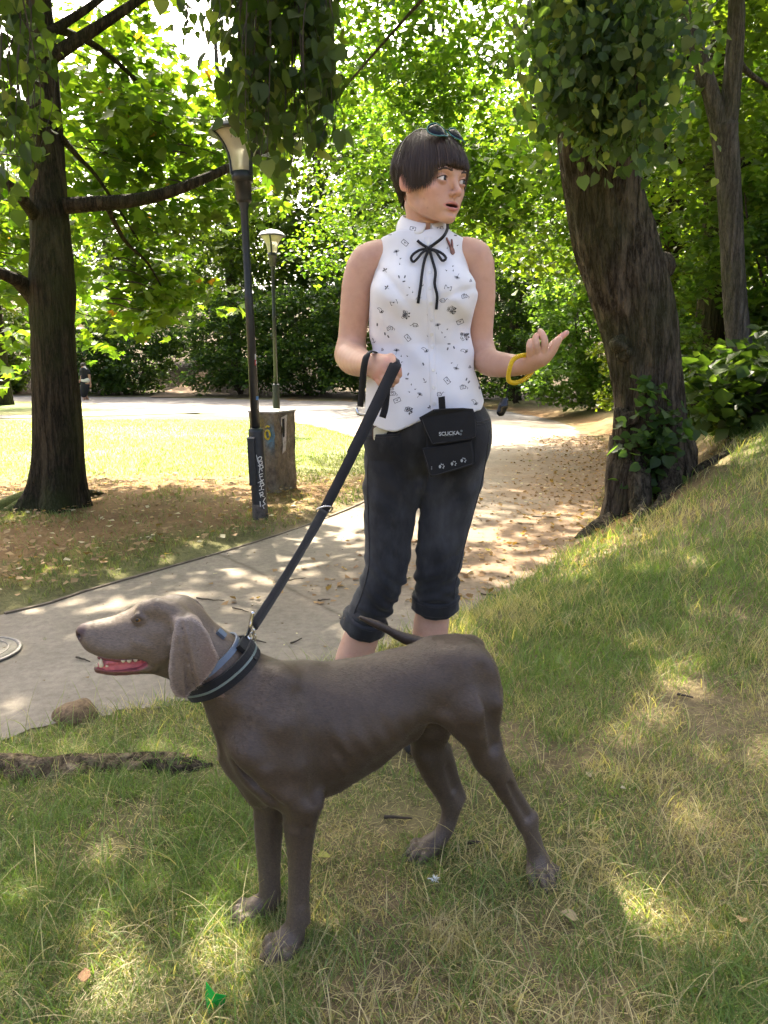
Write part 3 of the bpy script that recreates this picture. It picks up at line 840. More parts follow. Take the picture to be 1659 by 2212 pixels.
# ---- linden standing just outside the picture on the left: roots and hanging branches are in view
def near_linden():
    b = G3(-2.25, 1.15, -.05)
    root = thing('linden_tree', 'linden whose drooping leafy branches hang dark before the street lamp', 'tree', tuple(b))
    child('trunk', *trunk_mesh([b, b + [.0, .05, .8], b + [.05, .1, 1.8], b + [.2, .3, 3.2], b + [.5, .6, 5.0], b + [.8, .9, 7]], [.30, .26, .25, .23, .18, .08], 40, 80, .10, 5, .06, 6, .25), M_bark2, root)
    r0 = [(-2.1, 1.28), (-1.55, 1.56)] + [tuple(gr(u, v)[:2]) for u, v in ((-60, 1672), (60, 1670), (180, 1660), (300, 1652), (420, 1640), (470, 1650))]
    rad = [.15, .11, .066, .052, .046, .040, .028, .006]
    Q = spline(np.column_stack([np.array(r0), rad]), 60)
    z = ground_h(Q[:, 0], Q[:, 1]) + Q[:, 2] * .15
    ix = np.linspace(0, 59, 15).astype(int)
    rv, rf = trunk_mesh(np.column_stack([Q[:, :2], z - .024])[ix], Q[ix, 2], 30, 110, 0, 5, .22, 4)
    child('root', rv, rf, M_root, root)
    for j, (du, dv) in enumerate(((0, 10), (30, 18), (60, 26))):
        P = [gr(u, v) for u, v in ((310 + du, 1652 + dv), (360 + du, 1646 + dv * .9), (430 + du * .5, 1636 + dv))]
        P = spline(np.array([[p[0], p[1], ground_h(p[0], p[1]) + .008] for p in P]), 12)
        child('root', *tube(P, np.linspace(.018, .005, 12), 8), M_bark2, root)
    rng = np.random.default_rng(14)
    limbs = [[(-2.0, 1.5, 3.9), (-1.5, 2.6, 4.0), (-.95, 3.4, 3.75), (-.70, 3.75, 3.2)], [(-2.0, 1.5, 4.2), (-1.2, 2.8, 4.3), (-.5, 3.7, 3.9), (-.35, 3.95, 3.2)], [(-2.0, 1.4, 3.8), (-2.1, 2.6, 3.9), (-2.05, 3.6, 3.5), (-2.0, 3.9, 2.8)], [(-2.0, 1.4, 4.4), (-1.0, 2.4, 4.7), (.6, 3.2, 4.6), (1.6, 3.4, 4.2)]]
    for P in limbs: 
        P = spline(np.array(P), 24); child('limb', *tube(P, np.linspace(.06, .012, 24), 8), M_bark2, root)
    # hanging twigs, each a thin stem with leaves down its length
    mb = MB(); C_ = []
    def hang(u, v0, v1, Y, n):
        top = at(u, v0, Y); bot = at(u + rng.normal(6, 14), v1, Y + rng.normal(0, .08))
        m = (top + bot) / 2 + np.array([rng.normal(0, .05), rng.normal(0, .05), 0])
        P = spline(np.array([top + [0, -.1, .3], top, m, bot]), 20)
        mb.add(*tube(P, np.linspace(.005, .0012, 20), 5, False))
        t = rng.uniform(3, 19, n)
        for q in t:
            i = int(q); C_.append(P[i] + (P[min(i + 1, 19)] - P[i]) * (q - i) + rng.normal(0, .045, 3) * np.array([1, 1, .5]))
    for _ in range(46):
        u = rng.uniform(500, 690); low = np.interp(u, [480, 520, 580, 640, 690], [250, 300, 400, 440, 250]) * rng.uniform(.72, 1.0)
        hang(u, rng.uniform(-140, 20), low, rng.uniform(3.55, 4.1), int(26))
    for _ in range(16):
        u = rng.uniform(610, 725); hang(u, rng.uniform(-100, 40), rng.uniform(120, 330), rng.uniform(3.6, 4.2), 16)
    for _ in range(8): hang(rng.uniform(400, 470), rng.uniform(-120, -40), rng.uniform(30, 120), rng.uniform(3.5, 4.0), 9)
    for _ in range(20):
        u = rng.uniform(-30, 80); hang(u, rng.uniform(-60, 60), np.interp(u, [-30, 20, 60, 85], [520, 470, 400, 180]) * rng.uniform(.75, 1.0), rng.uniform(3.5, 4.2), 20)
    o = mb.build('twigs', M_twig, root); tag(o, kind='stuff')
    C_ = np.array(C_)
    V, F, k = leaves(C_, .050, LEAF_HEART, rng, .95, .15, .5)
    child('hanging_leaves', V, F, M_leaf, root, smooth=False, attrs={'tint': leaf_tint(len(C_), k, (.028, .052, .014), (.060, .092, .024), rng, (.14, .17, .06), .08)})
    cent = in_blobs([((-1.6, 2.6, 5.4), (2.8, 2.4, 1.0)), ((1.4, 2.6, 5.6), (2.8, 2.4, 1.0)), ((-3.6, 4.0, 5.4), (2.2, 2.2, 1.0)), ((.5, 4.6, 6.4), (2.6, 1.8, 1.0))], 105, rng, .2)
    crown(root, cent, 26, .5, .13, LG1, LG2, LEAF_SIMPLE, 33, .35, name='high_crown')
near_linden()

# ---- trees behind
def forest_tree(name, label, x, y, h, r, trunk_r, c1, c2, blobs, nspray, per, rad, size, seed, tpl=LEAF_SIMPLE, mat=M_bark3, lean=0, group=None, fork=None, odd=None):
    b = G3(x, y, -.1)
    root = thing(name, label, 'tree', tuple(b), group)
    rng = np.random.default_rng(seed)
    P = np.array([b, b + [lean * .2, 0, h * .2], b + [lean * .5 + rng.normal(0, .1), rng.normal(0, .1), h * .45], b + [lean * .8, 0, h * .7], b + [lean, 0, h]])
    child('trunk', *trunk_mesh(P, [trunk_r * 1.15, trunk_r, trunk_r * .85, trunk_r * .6, trunk_r * .2], 18, 40, trunk_r * .3, 5, .05, seed, .4), mat, root)
    for i in range(6):
        t = rng.uniform(.25, .75); a = P[0] + (P[-1] - P[0]) * t; az = rng.uniform(0, 6.28)
        e = a + np.array([math.cos(az), math.sin(az), .35]) * r * rng.uniform(.5, .9)
        branch(root, a, e, trunk_r * .35, trunk_r * .07, mat, .1, .1, 6)
    bl = [(np.array([x + dx, y + dy, b[2] + dz]), np.array(rr)) for dx, dy, dz, rr in blobs]
    cent = in_blobs(bl, int(nspray * 1.45), rng, .40)
    crown(root, cent, per, rad, size, c1, c2, tpl, seed + 1, .4, .4, odd=odd)
    return root
# forked grey tree on the bank at the far right
def forked_tree():
    Y = 7.4
    b = np.array([at(1612, 860, Y)[0], Y, ground_h(at(1612, 860, Y)[0], Y) - .1])
    root = thing('forked_tree', 'slender grey tree forking in two above head height at the picture edge', 'tree', tuple(b))
    child('trunk', *trunk_mesh([b, at(1600, 780, Y), at(1588, 650, Y), at(1580, 500, Y), at(1573, 380, Y), at(1563, 270, Y)], [.140, .120, .110, .106, .108, .120], 24, 70, .05, 5, .04, 9, .2), M_bark3, root)
    child('stem', *tube(spline(np.array([at(1560, 300, Y), at(1535, 200, Y), at(1500, 90, Y), at(1465, -20, Y), at(1420, -300, Y)]), 30), np.linspace(.085, .05, 30), 14), M_bark3, root)
    child('stem', *tube(spline(np.array([at(1568, 300, Y), at(1580, 190, Y), at(1590, 60, Y), at(1592, -100, Y), at(1600, -400, Y)]), 30), np.linspace(.092, .06, 30), 14), M_bark3, root)
    for p in (((1585, 120, 0), (1620, 160, .2), (1700, 210, .5)), ((1530, 190, 0), (1470, 150, .4), (1380, 140, .9))):
        child('limb', *tube(spline(np.array([at(u, v, Y + d) for u, v, d in p]), 12), np.linspace(.04, .012, 12), 8), M_bark3, root)
    rng = np.random.default_rng(41)
    cent = np.array([at(rng.uniform(1430, 1700), rng.uniform(-120, 420), Y + rng.uniform(.3, 1.6)) for _ in range(70)])
    crown(root, cent, 26, .42, .10, (.06, .10, .02), (.11, .15, .025), LEAF_STAR, 42, .4)
forked_tree()
MID = [  # name, label, x, y, h, r, trunk_r, colours, blobs, nspray, per, rad, size
    ('maple_tree', 'dark maple trunk glimpsed between the leaning linden and the forked tree', 4.15, 9.6, 11, 3, .20, YG1, YG2, [(0, 0, 5.2, (3.0, 2.4, 1.8)), (-1.4, -.5, 3.4, (1.8, 1.6, 1.1)), (1.6, .4, 3.6, (1.8, 1.6, 1.3))], 150, 34, .55, .115),
    ('maple_tree', 'bright yellow-green maple rising behind the dark-haired head', 4.7, 13.6, 11, 3.4, .20, YG1, YG2, [(-2.4, 0, 5.4, (3.4, 2.2, 1.8)), (-3.8, -.6, 3.9, (2.0, 1.4, 1.0)), (-1.0, -.6, 3.6, (2.0, 1.4, 1.2)), (-2.0, -.4, 7.4, (3, 2, 1.6)), (-5.2, 0, 6.0, (2.2, 1.8, 1.5)), (-4.8, .3, 8.2, (2.6, 1.8, 1.4))], 420, 36, .55, .12),
    ('maple_tree', 'broad light-green maple behind the lamp tops at centre', 4.6, 27.0, 14, 4, .24, YG1, YG2, [(-4.0, -1.5, 7.0, (4.0, 2.4, 2.4)), (-5.6, -.6, 5.2, (2.4, 1.6, 1.2)), (-1.4, -1.6, 5.6, (2.8, 1.4, 1.6)), (-3.6, -1.4, 10, (4.8, 2, 2.4))], 230, 34, .65, .14),
    ('maple_tree', 'leafy maple with bright crown behind the leaning linden', 5.6, 15.5, 12, 4, .22, (.05, .09, .015), (.12, .16, .02), [(0, 0, 6.0, (3.4, 2.4, 2.4)), (-1.6, -.6, 3.6, (2.4, 1.6, 1.4)), (1.8, -.6, 3.4, (2.4, 1.4, 1.4)), (0, 0, 9, (3, 2, 2))], 220, 34, .6, .13),
    ('maple_tree', 'tall maple over the right bank behind the forked tree', 7.6, 11.5, 12, 4, .22, (.06, .10, .016), (.13, .17, .022), [(0, 0, 6.0, (3.0, 2.4, 2.4)), (-1.4, -.6, 3.4, (2.2, 1.6, 1.4)), (0, 0, 8.6, (3, 2, 1.8))], 190, 34, .6, .12),
    ('maple_tree', 'sunlit maple crown at the far left beyond the lawn', -13.0, 25.5, 13, 4, .24, YG1, YG2, [(0, 0, 6.2, (3.4, 2.4, 2.2)), (-1.6, -.6, 4.0, (2.4, 1.6, 1.4)), (1.8, -.6, 4.0, (2.2, 1.4, 1.4)), (0, 0, 9, (3, 2, 2))], 200, 32, .65, .14),
]
for i, (nm, lb, x, y, h, r, tr, c1, c2, bl, ns, per, rad, size) in enumerate(MID):
    forest_tree(nm, lb, x, y, h, r, tr, c1, c2, bl, ns, per, rad, size, 60 + i * 3, LEAF_SIMPLE if y > 15 else LEAF_STAR, M_bark1, rngT.normal(0, .4))
# wooded slope: a row of tall trees, one by one
FAR = [(-26, 43, 14), (-20, 46, 16), (-14.5, 40, 17), (-10, 50, 18), (-7.6, 39, 18), (-3, 37.6, 18), (1.8, 35.5, 17), (6.5, 32, 15), (10, 25, 14), (10.5, 16, 13), (14, 30, 15), (17, 21, 14), (-33, 40, 14), (21, 30, 14), (12, 9.5, 12), (-.5, 39, 19), (4.2, 42, 20), (-17, 19, 13), (-15, 11, 12), (-23, 27, 14)]
FAR_L = ['tall green tree at the left end of the wood behind the maple trunk', 'woodland tree above the dark shrub at the left', 'woodland tree over the walker', 'woodland tree straight above the dirt track', 'woodland tree right of the dirt track', 'woodland tree behind the two lamp posts', 'woodland tree just left of the dark-haired head', 'woodland tree directly behind the dark-haired head', 'woodland tree right of the dark-haired head', 'woodland tree left of the leaning trunk', 'woodland tree behind the leaning trunk top', 'woodland tree behind the forked tree stems', 'leftmost woodland tree at the picture edge', 'woodland tree deep behind the right-hand bushes', 'rightmost woodland tree above the bank', 'tallest woodland tree above the far lamp', 'tall woodland tree over the person and path bend', 'tree beyond the lawn outside the left edge', 'tree on the near lawn outside the left edge', 'far tree outside the left edge beyond the lawn']
for i, (x, y, h) in enumerate(FAR):
    s = h / 14
    forest_tree('woodland_tree', FAR_L[i], x, y, h, 4 * s, .26, (.045, .080, .018), (.095, .130, .025),
                [(0, 0, h * .62, (3.6 * s, 2.6 * s, 3.2 * s)), (-2.0 * s, -1.0, h * .38, (2.4 * s, 1.8 * s, 1.8 * s)), (2.0 * s, -1.0, h * .36, (2.4 * s, 1.8 * s, 1.8 * s)), (0, -1.2, h * .22, (2.2, 1.4, 1.4))], 190, 26, .88, .245, 200 + i * 5, LEAF_SIMPLE, M_bark3, rngT.normal(0, .6), 'trees of the wood behind the path')

# ---- shrubs
def shrub(label, x, y, w, h, c1, c2, size, seed, nspray=110, per=44, rad=.38, group=None, odd=None, tpl=LEAF_SIMPLE, dep=None):
    b = G3(x, y, -.05); root = thing('shrub', label, 'shrub', tuple(b), group)
    rng = np.random.default_rng(seed)
    for i in range(7):
        az = rng.uniform(0, 6.28); e = b + np.array([math.cos(az) * w * .35, math.sin(az) * w * .3, h * rng.uniform(.6, .85)])
        branch(root, b + rng.normal(0, .08, 3) * [1, 1, 0], e, .03, .008, M_twig, .1, .12, 5, 'stem')
    d = dep or w * .7
    bl = [(b + [0, 0, h * .45], np.array([w * .5, d * .5, h * .45])), (b + [w * .24, -.2, h * .7], np.array([w * .28, d * .3, h * .26])), (b + [-w * .26, -.1, h * .62], np.array([w * .28, d * .3, h * .3])), (b + [w * .1, -d * .2, h * .3], np.array([w * .42, d * .35, h * .28])), (b + [-w * .3, -d * .15, h * .22], np.array([w * .26, d * .3, h * .2]))]
    cent = in_blobs(bl, nspray, rng, .62)
    cent = cent[cent[:, 2] > b[2] + .12]
    crown(root, cent, per, rad, size, c1, c2, tpl, seed + 1, .55, .35, name='foliage', odd=odd, keep=lambda P: P[:, 2] > b[2] + .05)
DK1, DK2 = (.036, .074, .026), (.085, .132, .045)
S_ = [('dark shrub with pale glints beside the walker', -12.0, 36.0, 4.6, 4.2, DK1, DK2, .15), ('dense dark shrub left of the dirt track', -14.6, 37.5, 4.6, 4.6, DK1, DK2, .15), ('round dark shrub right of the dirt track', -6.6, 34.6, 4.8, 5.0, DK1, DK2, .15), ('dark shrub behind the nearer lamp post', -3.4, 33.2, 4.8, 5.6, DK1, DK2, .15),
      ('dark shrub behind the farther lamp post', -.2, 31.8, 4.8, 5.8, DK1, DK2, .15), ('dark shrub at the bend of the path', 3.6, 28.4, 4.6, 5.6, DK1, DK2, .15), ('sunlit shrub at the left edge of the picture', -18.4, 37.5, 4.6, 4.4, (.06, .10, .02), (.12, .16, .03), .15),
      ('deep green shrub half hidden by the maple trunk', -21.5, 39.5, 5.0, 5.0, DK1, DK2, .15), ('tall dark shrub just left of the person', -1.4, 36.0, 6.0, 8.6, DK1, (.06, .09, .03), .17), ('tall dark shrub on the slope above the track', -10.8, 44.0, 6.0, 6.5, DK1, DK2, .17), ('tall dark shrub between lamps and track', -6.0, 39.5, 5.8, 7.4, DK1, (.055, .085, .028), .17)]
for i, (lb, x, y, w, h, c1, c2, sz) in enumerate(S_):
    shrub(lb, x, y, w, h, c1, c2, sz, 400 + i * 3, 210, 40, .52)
S2 = [('feathery light-green bush beside the open hand', 5.6, 18.6, 4.0, 3.9, (.065, .125, .035), (.13, .20, .06), .10, 230, 80), ('yellow-green bush left of the leaning trunk', 4.9, 13.0, 2.6, 3.2, (.07, .11, .02), (.15, .19, .03), .07, 150, 80), ('tall dark green bush right of the person', 6.2, 23.4, 4.8, 6.6, (.045, .085, .026), (.09, .14, .045), .11, 200, 70), ('tall shadowy bush behind the person at the path bend', 4.4, 24.8, 4.4, 5.8, DK1, DK2, .11, 150, 60),
      ('green bush between the leaning trunk and forked tree', 4.6, 8.6, 2.6, 2.9, (.06, .115, .03), (.12, .18, .045), .08, 170, 70), ('leafy green bush below the forked tree', 5.1, 7.4, 2.2, 2.6, (.06, .115, .03), (.12, .18, .045), .08, 170, 66), ('low broad-leaved plant behind the foot of the leaning linden', 2.75, 5.7, 1.1, .75, (.04, .075, .02), (.09, .13, .035), .10, 46, 26), ('low dark plant at the bank crest', 3.6, 6.4, 1.3, .8, (.03, .06, .018), (.07, .11, .03), .10, 46, 30), ('green bush at the edge of the wood on the right', 6.6, 9.0, 2.8, 3.4, (.06, .115, .028), (.12, .18, .04), .09, 170, 60)]
for i, (lb, x, y, w, h, c1, c2, sz, ns, per) in enumerate(S2):
    shrub(lb, x, y, w, h, c1, c2, sz, 500 + i * 3, ns, per, .26 if w < 3 else .34, dep=w * .8, tpl=LEAF_SIMPLE)
# ------------------------------------------------------------------ lamps, stone block, walker
M_post = simple('black_post_paint', (.016, .019, .022), .42, 0, .3, 25, .15, .004)
M_rusty = simple('worn_post_paint', (.085, .070, .055), .8, 0, .5, 40, .4, .004)
M_cap = simple('lamp_cap_metal', (.34, .33, .35), .38, .35, .15, 12)
M_glass, N, L, B = material('lamp_glass')
nz = noise(N, L, 9, 4, .6, coords(N)); rr = ramp(N, [(.35, (.62, .58, .42)), (.7, (.74, .72, .60))]); L.new(nz.outputs[0], rr.inputs[0]); L.new(rr.outputs[0], B.inputs['Base Color'])
B.inputs['Roughness'].default_value = .35; B.inputs['Transmission Weight'].default_value = .45; B.inputs['IOR'].default_value = 1.2
def lamp(label, base, top, scale, box_on, detail):
    """base and top are points; the post leans from one to the other"""
    base = np.asarray(base, float); top = np.asarray(top, float)
    root = thing('street_lamp', label, 'street lamp', tuple(base), 'park lamps')
    ax = top - base; H = np.linalg.norm(ax); ax /= H
    R = np.array(Vector(ax).to_track_quat('Z', 'Y').to_matrix())
    s = scale
    Lt = lambda prof, n=24: lathe([(r * s, z) for r, z in prof], n, base, R)
    z1 = .66 * s; zc = H - .405 * s
    child('base_tube', *Lt([(.056, -.05), (.056, .02), (.0545, z1 - .02), (.053, z1), (.031, z1 + .012)]), M_post, root)
    child('foot_ring', *Lt([(.0572, -.04), (.0582, .0), (.0578, .10), (.0562, .115)]), M_rusty, root)
    child('post', *Lt([(.031, z1), (.030, z1 + (zc - z1) * .55), (.030, z1 + (zc - z1) * .56), (.0265, z1 + (zc - z1) * .565), (.026, zc - .18 * s), (.038, zc - .13 * s), (.040, zc - .11 * s)]), M_post, root)
    child('collar', *Lt([(.046, zc - .13 * s), (.056, zc - .11 * s), (.058, zc), (.062, zc + .0), (.072, zc + .002), (.074, zc + .065 * s), (.06, zc + .068 * s)]), M_post, root)
    g0 = zc + .066 * s
    gl = child('lantern', *Lt([(.070, g0), (.074, g0 + .045 * s), (.086, g0 + .105 * s), (.112, g0 + .165 * s), (.148, g0 + .215 * s), (.180, g0 + .245 * s)], 32), M_glass, root)
    child('cap', *Lt([(.200, g0 + .243 * s), (.206, g0 + .250 * s), (.199, g0 + .258 * s), (.165, g0 + .295 * s), (.11, g0 + .322 * s), (.04, g0 + .337 * s), (.001, g0 + .339 * s)], 32), M_cap, root)
    child('cap_rim', *Lt([(.198, g0 + .236 * s), (.208, g0 + .238 * s), (.208, g0 + .248 * s), (.198, g0 + .246 * s)], 32), M_post, root)
    for k in range(3):
        a = math.radians(-62 + k * 120)
        P = [base + R @ (np.array([math.cos(a) * r, math.sin(a) * r, z])) for r, z in ((.078 * s, g0 - .02 * s), (.082 * s, g0 + .06 * s), (.095 * s, g0 + .12 * s), (.125 * s, g0 + .178 * s), (.162 * s, g0 + .220 * s), (.194 * s, g0 + .242 * s))]
        rad = np.array([math.cos(a), math.sin(a), 0]); side = R @ np.array([-math.sin(a), math.cos(a), 0])
        child('strut', *ribbon(P, .026 * s, .010 * s, side), M_post, root, smooth=False)
    if box_on:
        c = base + R @ np.array([.064 * s, -.028 * s, .43 * s])
        b = child('fuse_box', *box(c, (.036, .050, .34), R), M_post, root, smooth=False)
        child('box_top', *box(c + R @ np.array([0, 0, .176]), (.042, .056, .008), R), M_cap, b, smooth=False)
    return root, base, R, s, H, zc
gb = gr(563, 1128); gb[2] = ground_h(gb[0], gb[1])
tp = at(517, 255, gb[1])
l1, lb_, lR, ls, lH, lzc = lamp('near street lamp with fuse box and graffiti on its black post', gb, tp, 1.0, True, True)
p2 = at(598, 905, 15.2); p2[2] = ground_h(p2[0], p2[1])
lamp('farther street lamp with pale dome top behind the stone block', p2, at(587, 496, 15.2), 1.28, False, False)
# stickers, scraped paint and graffiti on the near post
def on_post(u, v, r=.0415):
    """point on the post's camera side"""
    d = ray(u, v); ax = lR[:, 2]; w = EYE - lb_
    dn = d - ax * (d @ ax); wn_ = w - ax * (w @ ax)
    A = dn @ dn; Bq = 2 * dn @ wn_; Cq = wn_ @ wn_ - r * r; disc = Bq * Bq - 4 * A * Cq
    if disc < 0: return None
    return EYE + d * ((-Bq - math.sqrt(disc)) / (2 * A))
def post_patch(poly, r, name, mat, parent=l1):
    P = [on_post(u, v, r) for u, v in poly]
    if any(p is None for p in P): return
    child(name, P, [tuple(range(len(P)))], mat, parent, smooth=False)
M_wpaint = simple('white_marker', (.62, .62, .58), .7, 0, .1); M_red = simple('sticker_red', (.55, .06, .05), .6); M_blk = simple('sticker_black', (.015, .015, .015), .6); M_blue = simple('sticker_blue', (.10, .22, .45), .6); M_bare = simple('bare_metal', (.22, .19, .15), .7, 0, .4, 60)
def rect(u0, v0, u1, v1, r, name, mat):
    n = 5
    for i in range(n):
        a, b = u0 + (u1 - u0) * i / n, u0 + (u1 - u0) * (i + 1) / n
        post_patch([(a, v0), (b, v0), (b, v1), (a, v1)], r, name, mat)
def clampu(u, v): return u
rect(550.5, 765, 563, 777, .0315, 'sticker', M_wpaint); rect(550.5, 777, 563, 789, .0315, 'sticker', M_red); rect(553, 767, 559, 774, .0318, 'sticker_figure', M_blk)
for i, uu in enumerate((552.5, 555.5, 558.5)): rect(uu, 780, uu + 1.8, 786, .0318, 'sticker_letter', M_wpaint)
rect(554.5, 744, 561, 752, .0315, 'sticker', M_bare); rect(553, 856, 562, 864, .0322, 'sticker', M_blue); rect(555, 866, 566, 884, .0322, 'scraped_paint', M_bare); rect(561, 884, 567, 905, .0322, 'scraped_paint', M_bare); rect(556, 808, 563, 814, .0315, 'scraped_paint', M_bare); rect(558, 828, 563, 846, .0315, 'scraped_paint', M_bare)
# hand-written tag down the base tube, letter by letter
def ink(poly, w=1.7):
    V = []; F = []; n = 0
    for (x0, y0), (x1, y1) in zip(poly[:-1], poly[1:]):
        L_ = math.hypot(x1 - x0, y1 - y0) + 1e-6; nx, ny = -(y1 - y0) / L_ * w / 2, (x1 - x0) / L_ * w / 2
        ex, ey = (x1 - x0) / L_ * .5, (y1 - y0) / L_ * .5
        Q = [on_post(a, b,   .0580) for a, b in ((x0 + nx - ex, y0 + ny - ey), (x1 + nx + ex, y1 + ny + ey), (x1 - nx + ex, y1 - ny + ey), (x0 - nx - ex, y0 - ny - ey))]
        if any(q is None for q in Q): continue
        V += Q; F.append((n, n + 1, n + 2, n + 3)); n += 4
    return V, F
def Z(x, y): return 515.6 + x * .1339, 855.7 + y * .1339       # sketch coordinates of the lettering on the post
def letter(strokes):
    V = []; F = []
    for st_ in strokes:
        v, f = ink([Z(x, y) for x, y in st_])
        F += [tuple(i + len(V) for i in q) for q in f]; V += v
    if V: child('graffiti_letter', V, F, M_wpaint, l1, smooth=False)
letter([[(285, 950), (300, 1010), (312, 1060)]])
letter([[(310, 1000), (345, 975), (370, 985), (365, 1020), (330, 1050), (312, 1040), (310, 1000)]])
letter([[(320, 1070), (375, 1045), (380, 1085), (340, 1110), (320, 1070)]])
letter([[(315, 1120), (345, 1140), (330, 1240)], [(325, 1130), (385, 1110), (395, 1150), (345, 1180)]])
letter([[(372, 1185), (378, 1210)]])
letter([[(335, 1265), (350, 1350)], [(335, 1265), (390, 1250)], [(345, 1305), (385, 1290)]])
letter([[(310, 1400), (355, 1375), (400, 1345)], [(365, 1350), (350, 1450)], [(365, 1350), (410, 1430)], [(345, 1415), (400, 1400)]])
letter([[(335, 1455), (405, 1440)], [(370, 1450), (365, 1510)], [(330, 1520), (405, 1505)]])
letter([[(340, 1560), (355, 1630)], [(335, 1570), (385, 1545), (395, 1580), (350, 1600)], [(360, 1600), (410, 1620)]])
letter([[(345, 1700), (350, 1780)]])
letter([[(430, 1640), (395, 1700), (430, 1740), (385, 1770), (410, 1810)]])

# ---- rough stone block with metal lid
def build_block():
    Y = 6.6
    c0 = at(598, 1068, Y); gz_ = ground_h(c0[0], c0[1])
    tl = at(541, 893, Y - .05); front_l = at(541, 1000, Y); corner = at(594, 893, Y - .15)
    root = thing('stone_block', 'rough square stone pillar with pale metal lid and faded graffiti', 'pillar', (c0[0], c0[1], gz_))
    # plan: near edge between left and corner, right face recedes
    A = np.array([at(541, 1000, Y)[0], Y]); Bc = np.array([at(597, 1000, Y - .10)[0], Y - .10]); Cc = np.array([at(640, 1000, Y + .26)[0], Y + .26]); Dd = A + (Cc - Bc)
    ztop = at(594, 893, Y - .10)[2]
    m, N, L, B = material('rough_stone')
    c = coords(N); n1 = noise(N, L, 7, 6, .7, c); n2 = noise(N, L, 34, 5, .75, c)
    r = ramp(N, [(.3, (.085, .065, .042)), (.5, (.20, .155, .10)), (.72, (.30, .25, .175))]); L.new(n1.outputs[0], r.inputs[0])
    a = N.new('ShaderNodeAttribute'); a.attribute_name = 'paint'; a2 = N.new('ShaderNodeAttribute'); a2.attribute_name = 'paint_amount'
    r2 = ramp(N, [(.3, (.6, .6, .6)), (.7, (1.25, 1.25, 1.2))]); L.new(n2.outputs[0], r2.inputs[0])
    x = mixc(N, L, 1.0, r.outputs[0], r2.outputs[0], 'MULTIPLY')
    mm = N.new('ShaderNodeMath'); mm.operation = 'MULTIPLY'; L.new(a2.outputs['Fac'], mm.inputs[0]); rm = ramp(N, [(.35, (0.25,) * 3), (.55, (1, 1, 1))]); L.new(n2.outputs[0], rm.inputs[0]); L.new(rm.outputs[0], mm.inputs[1])
    x = mixc(N, L, mm.outputs[0], x, a.outputs['Color'])
    L.new(x, B.inputs['Base Color']); B.inputs['Roughness'].default_value = .95; bump(N, L, n2.outputs[0], .8, .02, B)
    # body: dense box with knobbly relief
    nu, nv = 26, 44; quad = [A, Bc, Cc, Dd]
    V = []; PA = []; PC = []
    for j in range(nv + 1):
        z = gz_ - .05 + (ztop - gz_ + .05) * j / nv
        for e in range(4):
            p, q = quad[e], quad[(e + 1) % 4]
            nrm = np.array([(q - p)[1], -(q - p)[0]]); nrm /= np.linalg.norm(nrm)
            for i in range(nu):
                t = i / nu
                xy = p + (q - p) * t
                edge = min(t, 1 - t)
                k = .020 * (fbm(np.array([t * 5 + e * 7]), np.array([z * 7.0]), 3, 4)[0] - .5) + .012 * (vnoise(np.array([t * 14 + e * 9]), np.array([z * 20.0]), 8)[0] - .5)
                k -= .010 * smoothstep(.10, 0, edge)
                low = smoothstep(.35, .0, z - gz_)
                k += .018 * low * (fbm(np.array([t * 9 + e * 3]), np.array([z * 12.]), 5)[0] - .3)
                if j == nv: k = -.004
                V.append([xy[0] + nrm[0] * k, xy[1] + nrm[1] * k, z])
                amt, pc = 0.0, (.2, .15, .1); h = (z - gz_) / (ztop - gz_)
                if e == 0:
                    blue = math.exp(-(((t - .82) / .22) ** 2 + ((h - .70) / .14) ** 2)) * .9; yel = math.exp(-(((t - .45) / .16) ** 2 + ((h - .86) / .09) ** 2)) * .6
                    grn = math.exp(-(((t - .3) / .3) ** 2 + ((h - .85) / .16) ** 2)) * .6
                    amt = max(blue, yel, grn); pc = (.09, .26, .36) if blue == amt else ((.42, .32, .03) if yel == amt else (.16, .16, .03))
                PA.append(amt); PC.append(pc)
    n = nu * 4
    F = [(j * n + i, j * n + (i + 1) % n, (j + 1) * n + (i + 1) % n, (j + 1) * n + i) for j in range(nv) for i in range(n)]
    child('body', V, F, m, root, smooth=False, attrs={'paint': np.array(PC), 'paint_amount': np.array(PA)})
    # lid
    cen = (A + Bc + Cc + Dd) / 4
    lid = [cen + (p - cen) * 1.035 for p in (A, Bc, Cc, Dd)]
    Vl = [[*p, ztop + .001] for p in lid] + [[*p, ztop + .016] for p in lid]
    child('lid', Vl, [(3, 2, 1, 0), (4, 5, 6, 7)] + [(i, (i + 1) % 4, 4 + (i + 1) % 4, 4 + i) for i in range(4)], simple('lid_metal', (.42, .42, .40), .45, .4, .15, 20), root, smooth=False)
    # graffiti on the front: yellow ring
    def fpt(t, h, off=.012):
        xy = A + (Bc - A) * t; nrm = np.array([(Bc - A)[1], -(Bc - A)[0]]); nrm /= np.linalg.norm(nrm)
        return np.array([xy[0] + nrm[0] * off, xy[1] + nrm[1] * off, gz_ + (ztop - gz_) * h])
    yel = simple('yellow_spray', (.50, .38, .03), .8, 0, .25, 60)
    child('graffiti_ring', *ribbon([fpt(.72 + .09 * math.cos(a), .735 + .045 * math.sin(a) * 1.2) for a in np.linspace(0, 2 * math.pi, 21)], .018, .003, np.array([.3, 0, 1.])), yel, root)
    child('graffiti_stroke', *ribbon([fpt(.66, .82), fpt(.72, .845), fpt(.80, .83)], .018, .003, np.array([.2, 0, 1.])), yel, root)
    # torn poster on the right face
    def rpt(t, h, off=.012):
        xy = Bc + (Cc - Bc) * t; nrm = np.array([(Cc - Bc)[1], -(Cc - Bc)[0]]); nrm /= np.linalg.norm(nrm)
        return np.array([xy[0] + nrm[0] * off, xy[1] + nrm[1] * off, gz_ + (ztop - gz_) * h])
